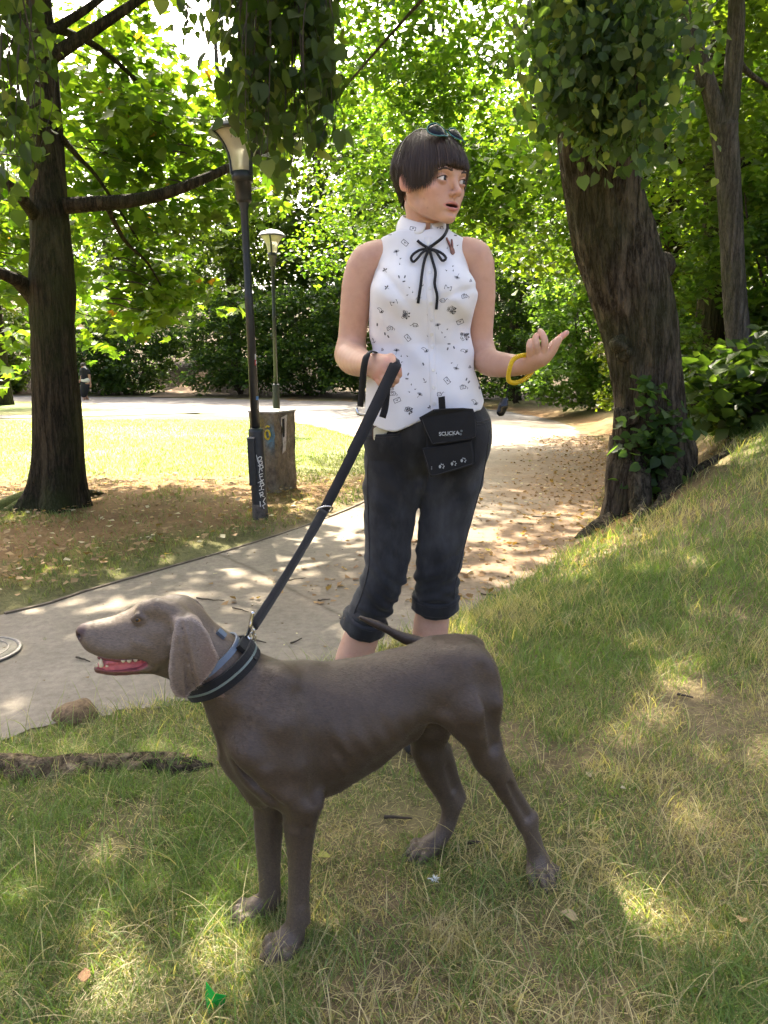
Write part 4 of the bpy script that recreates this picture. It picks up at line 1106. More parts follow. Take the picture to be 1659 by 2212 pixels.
    pal = simple('torn_paper', (.42, .38, .33), .9, 0, .3, 40); dk = simple('dark_opening', (.012, .01, .008), .95)
    sh = [(.22, .94), (.52, .97), (.48, .86), (.46, .74), (.44, .62), (.40, .52), (.24, .49), (.28, .58), (.26, .70), (.30, .80), (.20, .86)]
    P = [rpt(t, h, .014) for t, h in sh]; Q = [rpt(t, h, .011) for t, h in sh]; k = len(P)
    pp = child('torn_poster', P + Q, [tuple(range(k))] + [(i, k + i, k + (i + 1) % k, (i + 1) % k) for i in range(k)], pal, root, smooth=False)
    sh = [(.26, .92), (.37, .93), (.38, .80), (.36, .70), (.28, .69), (.26, .78)]
    child('slot', [rpt(t, h, .0155) for t, h in sh], [tuple(range(6))], dk, pp, smooth=False)
build_block()

# ---- person walking away in the distance
def walker():
    Y = 31.0; K = 31 * .985 / FPX
    b = at(184, 866, Y)
    dzp = ground_h(b[0], b[1]) - b[2]
    root = thing('person', 'walker in black seen from behind on the far path', 'person', (b[0], b[1], b[2] + dzp))
    q = lambda u, v, d=0: at(u, v, Y + d) + np.array([0, 0, dzp])
    skin = simple('walker_skin', (.48, .27, .19), .55); black = mat_black = simple('walker_black', (.012, .013, .018), .85); white = simple('walker_pale', (.62, .60, .56), .7); hair = simple('walker_hair', (.03, .022, .016), .6); grey = simple('walker_shoe', (.35, .36, .36), .6)
    s = .1085 / 1.823      # zoomed sketch -> frame units
    z = lambda x, y, d=0: q(131.65 + x * s, 768 + y * s, d)
    f = Field()
    f.ell(z(805, 395), (.085, .095, .105), None, .03); f.chain([(z(815, 440), .055), (z(840, 560), .06)], .05)
    f.chain([(z(850, 570), .15), (z(870, 900), .14), (z(885, 1050), .17)], .06)
    f.chain([(z(740, 600), .065), (z(760, 740), .05), (z(740, 900), .042), (z(640, 1020), .034), (z(580, 1085), .035)], .03)
    f.chain([(z(985, 610), .065), (z(1035, 780), .05), (z(1050, 950), .042), (z(1085, 1100), .034), (z(1070, 1170), .04)], .03)
    f.chain([(z(800, 1150), .11), (z(800, 1400), .08), (z(850, 1560), .058), (z(870, 1680), .042)], .04)
    f.chain([(z(920, 1150, .1), .11), (z(860, 1420, .05), .08), (z(930, 1560, .2), .060), (z(1010, 1640, .3), .04)], .04)
    V, F = f.mesh(.014); child('body', V, F, skin, root)
    f = Field(); f.ell(z(795, 385), (.10, .105, .105), None, .03); V, F = f.mesh(.012); child('hair', V, F, hair, root)
    f = Field(); f.chain([(z(850, 580), .165), (z(870, 780), .150), (z(865, 890), .150)], .05); f.chain([(z(750, 590), .085), (z(755, 680), .075)], .05); f.chain([(z(975, 600), .085), (z(1020, 670), .07)], .05); V, F = f.mesh(.014); child('black_top', V, F, black, root)
    f = Field(); f.chain([(z(880, 1000), .165), (z(880, 1150), .185), (z(850, 1330), .165), (z(835, 1450), .125)], .05); V, F = f.mesh(.014); child('skirt', V, F, black, root)
    f = Field(); f.chain([(z(820, 940, -.06), .10), (z(960, 940, -.06), .10)], .03); f.ell(z(880, 970, -.10), (.12, .08, .05), None, .03); V, F = f.mesh(.014); child('waist_pouch', V, F, white, root)
    f = Field(); f.chain([(z(850, 470, -.05), .06), (z(910, 540, -.06), .05)], .02); V, F = f.mesh(.012); child('white_scarf', V, F, white, root)
    for a, b2 in ((z(880, 1700), z(840, 1715, -.12)), (z(1030, 1640, .3), z(1080, 1690, .25))):
        f = Field(); f.chain([(a, .05), (b2, .045)], .02); V, F = f.mesh(.012); child('shoe', V, F, grey, root)
walker()
# ------------------------------------------------------------------ the dog
DA = np.array([1, .30, 0]); DA /= np.linalg.norm(DA)      # along the body, head -> rump
DN = np.array([-DA[1], DA[0], 0])                          # to the dog's far side
DO = np.array([-.25, 1.30, 0])
def D(u, v, off=0.0):                                      # point of the dog's median plane (shifted sideways by off)
    d = ray(u, v); o = DO + DN * off
    return EYE + d * (np.dot(o - EYE, DN) / np.dot(d, DN))
def dl(P):                                                 # world -> dog frame (along, side, up)
    q = P - DO
    return q @ DA, q @ DN, q[:, 2]
DR = np.stack([DA, DN, [0, 0, 1]], 1)
U1 = .00084                                                # one frame unit at the dog, metres

def mat_coat():
    m, N, L, B = material('dog_coat')
    a = N.new('ShaderNodeAttribute'); a.attribute_name = 'tint'
    c = coords(N)
    n1 = noise(N, L, 9, 3, .55, c)
    n2 = noise(N, L, 420, 2, .7, c, (0.35, 1, 1))
    r1 = ramp(N, [(.3, (.82, .80, .79)), (.7, (1.12, 1.12, 1.13))])
    L.new(n1.outputs[0], r1.inputs[0])
    r2 = ramp(N, [(.3, (.72, .72, .72)), (.7, (1.22, 1.2, 1.18))])
    L.new(n2.outputs[0], r2.inputs[0])
    x = mixc(N, L, 1.0, a.outputs['Color'], r1.outputs[0], 'MULTIPLY')
    x = mixc(N, L, 1.0, x, r2.outputs[0], 'MULTIPLY')
    L.new(x, B.inputs['Base Color'])
    B.inputs['Roughness'].default_value = .50
    B.inputs['Specular IOR Level'].default_value = .5
    B.inputs['Sheen Weight'].default_value = .18
    B.inputs['Sheen Roughness'].default_value = .4
    B.inputs['Sheen Tint'].default_value = (.65, .55, .46, 1)
    bump(N, L, n2.outputs[0], .35, .0012, B)
    return m

def build_dog():
    f = Field()
    # trunk: stations along the body (s, top, bottom, half width)
    st = np.array([(-.06, .47, .40, .03), (-.03, .54, .365, .062), (.0, .573, .335, .080), (.06, .575, .305, .094), (.13, .567, .295, .100),
                   (.20, .562, .325, .100), (.28, .570, .376, .091), (.36, .589, .428, .080), (.42, .592, .45, .072), (.46, .568, .46, .060), (.49, .51, .47, .04)])
    def trunk(P):
        a, n, z = dl(P)
        t = np.interp(a, st[:, 0], st[:, 1]); b = np.interp(a, st[:, 0], st[:, 2]); w = np.interp(a, st[:, 0], st[:, 3])
        zc = (t + b) / 2; hh = (t - b) / 2
        zz = (z - zc) / hh
        ww = w * (1 - .20 * np.clip(zz, 0, 1) ** 2 - .28 * np.clip(-zz, 0, 1) ** 2)
        q = np.sqrt((n / ww) ** 2 + zz ** 2)
        d = (q - 1) * np.minimum(ww, hh)
        e = np.maximum(st[0, 0] - a, a - st[-1, 0])
        return np.maximum(d, e)
    f.fn(trunk, DO + np.array([-.25, -.25, .2]), DO + np.array([.7, .45, .65]), .03)
    # neck
    f.chain([(D(416, 1382), .048), (D(460, 1424), .055), (D(500, 1466), .067), (D(537, 1518), .076), (D(568, 1582), .078)], .025, n=9)
    # forechest keel and breast muscles
    f.chain([(D(522, 1580, -.02), .032), (D(534, 1650, -.030), .038), (D(566, 1705, -.034), .033)], .022)
    f.chain([(D(524, 1580, .02), .032), (D(532, 1650, .028), .038), (D(562, 1705, .03), .033)], .022)
    f.ell(D(520, 1640, 0), (.024, .03, .042), DR, .03)
    # shoulder blades and upper arms
    for sgn, du in ((-1, 0), (1, 0)):
        f.chain([(D(604, 1478, sgn * .046), .030), (D(580, 1545, sgn * .066), .038), (D(556, 1618, sgn * .072), .042)], .035, n=5)
        f.chain([(D(556, 1618, sgn * .072), .042), (D(595, 1685, sgn * .078), .042), (D(640, 1724, sgn * .080), .035)], .03, n=4)
        f.chain([(D(615, 1560, sgn * .074), .034), (D(640, 1640, sgn * .082), .034), (D(655, 1710, sgn * .080), .032)], .03)
    f.chain([(D(640, 1680, 0), .040), (D(760, 1640, 0), .034), (D(880, 1568, 0), .026)], .04)
    # near fore leg
    def leg(pts, k=.016, n=14):
        f.chain(pts, k, n=n)
    NF = -.082
    leg([(D(655, 1728, NF), .038), (D(648, 1775, NF), .0320), (D(647, 1830, NF), .0240), (D(646, 1890, NF), .0200), (D(644, 1940, NF), .0192), (D(643, 1978, NF), .0208),
         (D(637, 2008, NF), .0180), (D(631, 2030, NF), .0185)], .012)
    f.chain([(D(658, 1745, NF), .018), (D(657, 1830, NF), .0115), (D(654, 1940, NF), .0085), (D(662, 1988, NF - .002), .0075)], .009)
    f.ell(D(668, 1730, NF), (.018, .02, .020), DR, .015)
    # far fore leg
    FFo = .028
    leg([(D(585, 1728, FFo), .036), (D(578, 1790, FFo), .0260), (D(578, 1850, FFo), .0212), (D(580, 1905, FFo), .0190), (D(581, 1935, FFo), .0200), (D(573, 1965, FFo), .0168), (D(562, 1992, FFo), .0168)], .012)
    f.chain([(D(594, 1790, FFo), .015), (D(593, 1890, FFo), .010), (D(597, 1948, FFo), .008)], .010)
    # hind quarters
    for sgn in (-1, 1):
        f.ell(D(1000, 1475, sgn * .046), (.064, .038, .082), DR, .035)
    NHo = -.078
    f.ell(D(1020, 1510, -.062), (.056, .040, .092), DR, .035)
    leg([(D(1028, 1530, NHo), .052), (D(1043, 1590, NHo), .036), (D(1060, 1640, NHo), .0285), (D(1084, 1690, NHo), .0225), (D(1112, 1735, NHo), .0190), (D(1134, 1778, NHo), .0182)], .02, 12)
    f.chain([(D(1006, 1530, NHo + .01), .026), (D(1032, 1590, NHo), .022), (D(1056, 1650, NHo), .019)], .025)
    f.chain([(D(1078, 1640, NHo + .01), .014), (D(1106, 1700, NHo + .006), .010), (D(1144, 1762, NHo), .0095)], .012)      # tendon to the hock
    f.ell(D(1150, 1768, NHo), (.013, .012, .018), DR, .010)
    leg([(D(1136, 1772, NHo), .0185), (D(1150, 1810, NHo), .0178), (D(1158, 1838, NHo), .0172), (D(1165, 1858, NHo), .0185)], .010, 7)
    FHo = .07
    f.ell(D(935, 1540, .055), (.045, .033, .075), DR, .035)
    leg([(D(925, 1580, FHo), .040), (D(926, 1625, FHo), .036), (D(942, 1670, FHo), .0305), (D(960, 1705, FHo), .0255), (D(974, 1735, FHo), .0225)], .018, 10)
    f.chain([(D(955, 1620, FHo), .022), (D(982, 1685, FHo), .012), (D(996, 1722, FHo), .0115)], .012)
    leg([(D(978, 1732, FHo), .020), (D(968, 1775, FHo), .0185), (D(955, 1802, FHo), .0180), (D(938, 1822, FHo), .018)], .012, 7)
    # tail: springs from the croup, swings to the far side
    tb = [(D(1018, 1398, .0), .020), (D(1026, 1392, .05), .015), (D(960, 1392, .115), .0135), (D(880, 1380, .14), .0115), (D(830, 1356, .14), .0095), (D(778, 1334, .135), .005)]
    f.chain(tb, .02, n=14)
    f.ell(D(1016, 1398, 0), (.022, .022, .016), DR, .02)
    # flank fold
    f.chain([(D(915, 1532, -.05), .012), (D(965, 1542, -.065), .015), (D(1005, 1575, -.075), .018)], .025)
    f.ell(D(905, 1500, -.125), (.07, .03, .06), DR, .05, 's')
    # creases between the muscles
    f.chain([(D(512, 1590, -.062), .003), (D(520, 1635, -.078), .007), (D(552, 1692, -.094), .010), (D(600, 1748, -.112), .009)], .018, 's')
    f.chain([(D(690, 1545, -.116), .018), (D(702, 1640, -.118), .022), (D(694, 1712, -.112), .018)], .030, 's')
    f.chain([(D(660, 1790, NF - .034), .004), (D(656, 1880, NF - .030), .005), (D(654, 1960, NF - .026), .005)], .012, 's')
    f.chain([(D(560, 1770, FFo - .040), .005), (D(575, 1860, FFo - .030), .006), (D(590, 1930, FFo - .028), .005)], .012, 's')
    f.chain([(D(1098, 1690, NHo - .020), .004), (D(1122, 1735, NHo - .018), .006), (D(1140, 1765, NHo - .016), .006)], .010, 's')
    f.chain([(D(968, 1660, FHo - .030), .005), (D(982, 1705, FHo - .022), .006)], .012, 's')
    f.chain([(D(1050, 1450, -.102), .014), (D(1062, 1540, -.114), .016), (D(1070, 1610, -.108), .012)], .025, 's')
    f.chain([(D(600, 1500, -.104), .012), (D(566, 1580, -.120), .012), (D(575, 1650, -.128), .010)], .022, 's')
    f.chain([(D(960, 1430, -.098), .016), (D(975, 1500, -.112), .016)], .03, 's')
    # ---------------- paws
    paws = []
    def paw(c, fw, scale=1.0, spread=1.0):
        """c = ground point under the wrist end, fw = forward heading"""
        fw = np.array([fw[0], fw[1], 0.]); fw /= np.linalg.norm(fw); sd = np.array([-fw[1], fw[0], 0])
        R = np.stack([fw, sd, [0, 0, 1]], 1)
        f.ell(c + fw * .012 * scale + np.array([0, 0, .022 * scale]), np.array([.028, .024, .019]) * scale, R, .012)
        toes = []
        for i, (sx, ln) in enumerate(((-.0285, .032), (-.0100, .050), (.0100, .050), (.0285, .032))):
            a = c + fw * .012 * scale + sd * sx * .8 * spread * scale + np.array([0, 0, .022 * scale])
            b = c + fw * (ln * .62 + .012) * scale + sd * sx * 1.05 * spread * scale + np.array([0, 0, .023 * scale])
            e = c + fw * (ln + .012) * scale + sd * sx * 1.12 * spread * scale + np.array([0, 0, .0105 * scale])
            f.chain([(a, .0105 * scale), (b, .0112 * scale), (e, .0090 * scale)], .0022)
            toes.append((e + fw * .007 * scale, fw))
        f.ell(c + np.array([0, 0, .009]), np.array([.018, .02, .009]) * scale, R, .01)
        paws.append(toes)
    def gz(p): return np.array([p[0], p[1], ground_h(p[0], p[1]) - .003])
    c1 = gz(D(628, 2032, NF)); paw(c1, -DA + DN * -.55, .92)
    f.chain([(D(630, 2030, NF), .021), (c1 + np.array([0, 0, .028]), .022)], .014)
    c2 = gz(D(556, 2000, FFo)); paw(c2, -DA * 1.0 + DN * .05, .86)
    f.chain([(D(562, 1992, FFo), .018), (c2 + np.array([0, 0, .026]), .020)], .014)
    c3 = gz(D(1161, 1866, NHo)); paw(c3, -DN * 1.0 - DA * .05, .88, 1.05)
    f.chain([(D(1165, 1858, NHo), .0185), (c3 + np.array([0, 0, .03]), .021)], .014)
    c4 = gz(D(932, 1828, FHo)); paw(c4, -DA * 1.0 - DN * .1, .86)
    f.chain([(D(938, 1822, FHo), .018), (c4 + np.array([0, 0, .026]), .019)], .014)

    # ---------------- head (profile drawn on the median plane)
    f.ell(D(385, 1346), (.048, .048, .046), DR, .022)
    f.chain([(D(372, 1336), .039), (D(335, 1344), .037), (D(300, 1360), .034)], .022)
    f.chain([(D(318, 1358), .036), (D(280, 1364), .0335), (D(235, 1370), .0290), (D(207, 1371), .0250), (D(196, 1371), .0210)], .02, n=8)
    for sgn in (-1, 1):
        f.chain([(D(300, 1396, sgn * .024), .020), (D(265, 1398, sgn * .021), .0205), (D(228, 1396, sgn * .016), .0195), (D(205, 1390, sgn * .010), .0165)], .012, n=6)   # flews
        f.ell(D(346, 1385, sgn * .026), (.034, .022, .040), DR, .025)               # cheek
        f.chain([(D(312, 1316, sgn * .024), .013), (D(340, 1310, sgn * .032), .015), (D(372, 1318, sgn * .037), .014)], .02)   # brow
        f.ell(D(299, 1338, sgn * .0480), (.0150, .013, .0100), DR, .008, 's')        # eye hollow
        f.chain([(D(286, 1336, sgn * .034), .0040), (D(298, 1329, sgn * .0375), .0048), (D(311, 1336, sgn * .039), .004)], .004)
        f.chain([(D(286, 1339, sgn * .034), .0035), (D(299, 1346, sgn * .0375), .0042), (D(311, 1342, sgn * .038), .0038)], .004)
        f.chain([(D(316, 1410, sgn * .030), .009), (D(334, 1424, sgn * .034), .008), (D(343, 1418, sgn * .037), .006)], .006)  # lip corner folds
        f.chain([(D(296, 1386, sgn * .040), .006), (D(326, 1396, sgn * .043), .0065), (D(346, 1420, sgn * .042), .005)], .008)
    f.chain([(D(365, 1395), .042), (D(375, 1424), .032), (D(405, 1432), .045)], .02)   # throat
    f.chain([(D(365, 1436), .019), (D(325, 1438), .0145), (D(285, 1443), .0115), (D(245, 1447), .0100), (D(214, 1445), .0085)], .010, n=8)
    for sgn in (-1, 1):
        f.chain([(D(330, 1438, sgn * .022), .010), (D(290, 1441, sgn * .0185), .0085), (D(245, 1444, sgn * .0135), .007), (D(212, 1442, sgn * .007), .006)], .008)
    # nose leather
    f.ell(D(183, 1364), (.0150, .0160, .0140), DR, .006)
    for sgn in (-1, 1):
        f.ell(D(172, 1373, sgn * .0095), (.0065, .0048, .0042), DR, .003, 's')
    # mouth opening (cavity stays open at the sides)
    mpoly = np.array([dl(D(a, b)[None])[0::2] for a, b in ((196, 1414), (228, 1426), (262, 1424), (300, 1420), (318, 1415), (316, 1424), (300, 1434), (262, 1440), (228, 1441), (200, 1434))])[:, :, 0]
    def mouth(P):
        a, n, z = dl(P)
        return np.maximum(poly_sd(a, z, mpoly), np.abs(n) - .06)
    f.fn(mouth, D(185, 1450, 0) - .08, D(330, 1405, 0) + .08, .004, 's')
    # ears: hanging leather with a fold
    epoly = [(378, 1337), (392, 1329), (412, 1330), (434, 1342), (450, 1362), (460, 1388), (473, 1417), (462, 1436), (440, 1462), (418, 1487), (398, 1501), (380, 1496), (368, 1474), (363, 1440), (367, 1400), (372, 1365)]
    ep = np.array([dl(D(a, b, -.058)[None])[0::2] for a, b in epoly])[:, :, 0]
    ea, ez = ep[:, 0].mean(), ep[:, 1]
    zt, zb = ez.max(), ez.min()
    amin, amax = ep[:, 0].min(), ep[:, 0].max()
    for sgn in (-1, 1):
        def ear(P, sgn=sgn):
            a, n, z = dl(P)
            t = (z - zb) / (zt - zb)
            s_ = (a - amin) / (amax - amin)
            n0 = .064 + .012 * np.sin(np.clip(t, 0, 1) * math.pi) - .016 * np.clip(t - .82, 0, 1) * 5 * .5 + .004 * np.sin(s_ * 9 + t * 5) * np.clip(1 - t, 0, 1) + .011 * np.exp(-((s_ - .62 + .25 * t) / .09) ** 2) + .006 * np.exp(-((s_ - .30 + .10 * t) / .06) ** 2) - .012 * np.clip(s_ - .75, 0, 1) * 4 * .5
            pd = poly_sd(a, z, ep)
            th = .0032 + .0012 * np.exp(-(pd / .004) ** 2)
            dn = np.abs(n * sgn - n0) - th
            q = np.stack([np.maximum(pd, 0), np.maximum(dn, 0)], 0)
            return np.minimum(np.maximum(pd, dn), 0) + np.sqrt((q * q).sum(0))
        cc = DO + DA * ea + DN * sgn * .06; cc = np.array([cc[0], cc[1], (zt + zb) / 2])
        f.fn(ear, cc - .13, cc + .13, .006)
        f.chain([(D(392, 1338, sgn * .045), .016), (D(412, 1345, sgn * .05), .014)], .014)
    def relief(P):
        a, n, z = dl(P)
        m = smoothstep(.10, .16, a) * smoothstep(.34, .26, a) * smoothstep(.34, .40, z) * smoothstep(.55, .48, z)
        w = .0012 * np.sin((a + z * .35 + .012 * np.sin(z * 30)) * 2 * math.pi / .036) * m
        b = smoothstep(.40, .46, a) * smoothstep(.40, .46, z)
        w = w + .0020 * np.sin(a * 55 + z * 38) * np.sin(z * 47 - a * 20) * smoothstep(.25, .32, z) * smoothstep(.62, .56, z)
        return w
    f.fn(relief, DO - 1, DO + 1.2, .01, 'd')
    V, F = f.mesh(.0032)
    V = relax(V, F, 2, .4)
    # ---------------- colours that belong to the coat, and painted shade between the toes
    a, n, z = dl(V)
    col = np.tile(np.array([.062, .042, .027]), (len(V), 1))
    headw = smoothstep(.02, -.06, a - (z - .66) * .6) * smoothstep(.56, .62, z)
    col = col * (1 - headw[:, None]) + np.array([.135, .103, .076]) * headw[:, None]
    legw = smoothstep(.30, .12, z)
    col = col * (1 - legw[:, None] * .6) + np.array([.130, .097, .072]) * legw[:, None] * .6
    def spot(c, r, colr, hard=.5, w=1.0):
        nonlocal col
        k = (1 - smoothstep(r * hard, r, near(V, c)))[:, None] * w
        col = col * (1 - k) + np.array(colr) * k
    for sgn in (-1, 1): spot(D(299, 1338, sgn * .037), .014, (.040, .026, .020), .4, .8)
    spot(D(179, 1365), .0215, (.055, .028, .027), .8)
    for sgn in (-1, 1):
        spot(D(172, 1373, sgn * .0095), .007, (.02, .012, .012), .4)
        for (wu, wv) in ((222, 1398), (230, 1403), (238, 1400), (228, 1409), (240, 1408), (248, 1404), (236, 1394), (250, 1412)):
            spot(D(wu, wv, sgn * .031), .0045, (.05, .035, .03), .3, .8)
    for toes in paws:                                        # shade painted dark into the gaps between the toes
        for (p, fw_), (q_, _f) in zip(toes[:-1], toes[1:]): spot((p + q_) / 2 - fw_ * .020 + np.array([0, 0, .008]), .012, (.035, .026, .021), .2, .75)
    # ear: pinkish thin hind part
    earw = (np.abs(n) > .052) & (z > zb - .01) & (z < zt) & (a > amin - .005) & (a < amax + .005)
    s_ = (a - amin) / (amax - amin); t_ = (z - zb) / (zt - zb)
    k = (earw * smoothstep(.45, .85, s_) * smoothstep(.95, .5, t_) * .55)[:, None]
    col = col * (1 - k) + np.array([.15, .080, .068]) * k
    k = (earw * .35)[:, None]
    col = col * (1 - k) + np.array([.21, .165, .138]) * k
    ped = np.abs(poly_sd(a, z, ep)) * 1.0
    k = (earw * smoothstep(.007, .001, ped) * .7)[:, None]
    col = col * (1 - k) + np.array([.34, .28, .235]) * k
    # lips and gums
    dm = poly_sd(a, z, mpoly)
    inh = (np.abs(n) < .045)
    k = (smoothstep(.004, .0005, dm) * inh)[:, None]
    lo = smoothstep(D(250, 1428)[2] + .004, D(250, 1428)[2] - .002, z)[:, None]
    lipc = np.array([.36, .085, .095]) * lo + np.array([.07, .035, .034]) * (1 - lo)
    col = col * (1 - k) + lipc * k
    # lower lip outside is dark red-brown
    lj = ((z < D(250, 1437)[2]) & (a < dl(D(300, 1440)[None])[0][0]) & (z > D(250, 1462)[2] - .01) & (headw > .3))
    k = (lj * .75)[:, None]
    col = col * (1 - k) + np.array([.17, .055, .055]) * k
    root = thing('dog', 'smooth grey-brown hunting dog standing in profile with its mouth open', 'dog', tuple(DO))
    body = child('body', V, F, mat_coat(), root, attrs={'tint': col})
    # short coat: single hairs lying back along the body
    rng = np.random.default_rng(2); nf = 110000
    tri = V[F[:, [0, 1, 2]]]; ar = np.linalg.norm(np.cross(tri[:, 1] - tri[:, 0], tri[:, 2] - tri[:, 0]), axis=1)
    pk = rng.choice(len(F), nf, p=ar / ar.sum())
    w_ = rng.random((nf, 2)); q4 = V[F[pk]]
    P = (q4[:, 0] * (1 - w_[:, :1]) + q4[:, 1] * w_[:, :1]) * (1 - w_[:, 1:]) + (q4[:, 3] * (1 - w_[:, :1]) + q4[:, 2] * w_[:, :1]) * w_[:, 1:]
    nr = np.cross(q4[:, 1] - q4[:, 0], q4[:, 3] - q4[:, 0]); nr /= np.linalg.norm(nr, axis=1)[:, None] + 1e-12
    pa, pn, pz = dl(P)
    keepf = (poly_sd(pa, pz, mpoly) > .006) & (near(P, D(180, 1366)) > .022) & (near(P, D(299, 1337, -.036)) > .011) & (near(P, D(299, 1337, .036)) > .011)
    fl_ = np.where((pz < .33)[:, None], np.array([0, 0, -1.]) + DA * .25, DA + np.array([0, 0, -.45]))
    fl_ = fl_ + rng.normal(0, .22, (nf, 3)); fl_ -= nr * (fl_ * nr).sum(1)[:, None]; fl_ /= np.linalg.norm(fl_, axis=1)[:, None] + 1e-9
    dr_ = fl_ + nr * rng.uniform(.10, .34, (nf, 1))
    ln_ = np.where(pz > .6, .0042, .0062)[:, None] * rng.uniform(.6, 1.3, (nf, 1)); sd_ = np.cross(dr_, nr); sd_ /= np.linalg.norm(sd_, axis=1)[:, None] + 1e-9
    hv = np.stack([P - sd_ * .00042, P + sd_ * .00042, P + dr_ * ln_], 1)[keepf]
    hc = np.repeat(col[F[pk, 0]][keepf] * rng.uniform(.75, 1.45, (keepf.sum(), 1)), 3, 0)
    fur = child('fur', hv.reshape(-1, 3), np.arange(len(hv) * 3).reshape(-1, 3), body.data.materials[0], root, smooth=False, attrs={'tint': hc}); tag(fur, kind='stuff')
    # eyes
    em = simple('dog_eye', (.22, .12, .035), .08, 0, .3, 200)
    pm = simple('dog_pupil', (.01, .008, .006), .05)
    for sgn in (-1, 1):
        c = D(299, 1337, sgn * .0342)
        e = child('eye', *lathe([(max(1e-4, .0075 * math.sin(t)), .0075 * math.cos(t)) for t in np.linspace(math.pi - .01, .01, 9)], 14, c), em, root)
        child('pupil', *lathe([(max(1e-4, .0035 * math.sin(t)), .0035 * math.cos(t)) for t in np.linspace(math.pi - .01, .01, 7)], 10, c + DN * sgn * .0047 - DA * .0015), pm, e)
    # tongue, gums and teeth
    tm = simple('tongue', (.50, .13, .15), .35, 0, .2, 120, .3, .001)
    tf = Field()
    tf.chain([(D(325, 1430), .013), (D(290, 1433), .0155), (D(250, 1437), .0150), (D(222, 1438), .009)], .01, n=8)
    for i in range(7):
        uu = 232 + i * 12
        tf.ell(D(uu, 1431 - i * .9, -.0135), (.0045, .005, .005), DR, .004)
    tv, tq = tf.mesh(.0022)
    child('tongue', tv, tq, tm, root)
    gm = simple('gum', (.16, .045, .05), .35, 0, .2, 150)
    gf = Field()
    for sgn in (-1, 1):
        gf.chain([(D(300, 1424, sgn * .021), .004), (D(255, 1425, sgn * .018), .0045), (D(215, 1420, sgn * .010), .004)], .004)
    gv, gq = gf.mesh(.002)
    child('gum', gv, gq, gm, root)
    wm = simple('tooth', (.72, .62, .42), .25, 0, .12, 200)
    for sgn in (-1, 1):
        for (uu, vv, hh, rr, up) in ((219, 1440, .0155, .0042, 1), (231, 1440, .004, .003, 1), (266, 1425, .006, .0042, -1), (279, 1424, .007, .005, -1), (293, 1423, .006, .0048, -1), (209, 1440, .006, .0026, 1)):
            c = D(uu, vv, sgn * .0145 if uu < 240 else sgn * .022)
            prof = [(rr, 0), (rr * .95, hh * .35), (rr * .6, hh * .75), (rr * .15, hh)]
            Vt, Ft = lathe(prof, 8)
            if up < 0: Vt = Vt * np.array([1, 1, -1]); Ft = [q[::-1] for q in Ft]
            child('tooth', Vt + c, Ft, wm, root)
    # claws
    cm = simple('claw', (.06, .05, .045), .35, 0, .3, 300)
    for toes in paws:
        for e, fw in toes:
            P = [e - fw * .004, e + fw * .004 + np.array([0, 0, -.001]), e + fw * .009 + np.array([0, 0, -.006])]
            child('claw', *tube(P, [.0036, .003, .0008], 7), cm, root)
    return root, V, F, [c1, c2, c3, c4]
dog, DV, DF, PAWS = build_dog()
# ------------------------------------------------------------------ the woman
WY = 1.95
def mat_skin():
    m, N, L, B = material('skin')
    a = N.new('ShaderNodeAttribute'); a.attribute_name = 'tint'
    c = coords(N)
    n1 = noise(N, L, 22, 6, .7, c)
    r1 = ramp(N, [(.3, (.90, .84, .82)), (.5, (1, .99, .98)), (.7, (1.08, 1.05, 1.03))])
    L.new(n1.outputs[0], r1.inputs[0])
    L.new(mixc(N, L, 1.0, a.outputs['Color'], r1.outputs[0], 'MULTIPLY'), B.inputs['Base Color'])
    B.inputs['Roughness'].default_value = .48
    B.inputs['Specular IOR Level'].default_value = .38
    B.inputs['Subsurface Weight'].default_value = .18
    B.inputs['Subsurface Radius'].default_value = (1.0, .35, .2)
    B.inputs['Subsurface Scale'].default_value = .006
    n2 = noise(N, L, 700, 2, .6, c)
    bump(N, L, n2.outputs[0], .18, .0007, B)
    return m

SKIN = np.array([.545, .325, .232])
def tint_skin(V, spots=()):
    col = np.tile(SKIN, (len(V), 1))
    for c, r, cc, w in spots:
        k = (1 - smoothstep(r * .35, r, near(V, c)))[:, None] * w
        col = col * (1 - k) + np.array(cc) * k
    return col

# ---- head frame: x = her left, y = forward, z = up
HY = math.radians(39)
HF = np.array([math.sin(HY), -math.cos(HY), 0.0])
HL = np.array([math.cos(HY), math.sin(HY), 0.0])
HC = at(929, 399, WY) + np.array([0, 0, .0])
tilt = math.radians(-3)
HR = np.stack([HL, HF, [0, 0, 1.]], 1)
HR = HR @ np.array(Matrix.Rotation(tilt, 3, 'X'))
HS = 1.0
def hd(x, y, z): return HC + HR @ (np.array([x, y, z]) * HS)

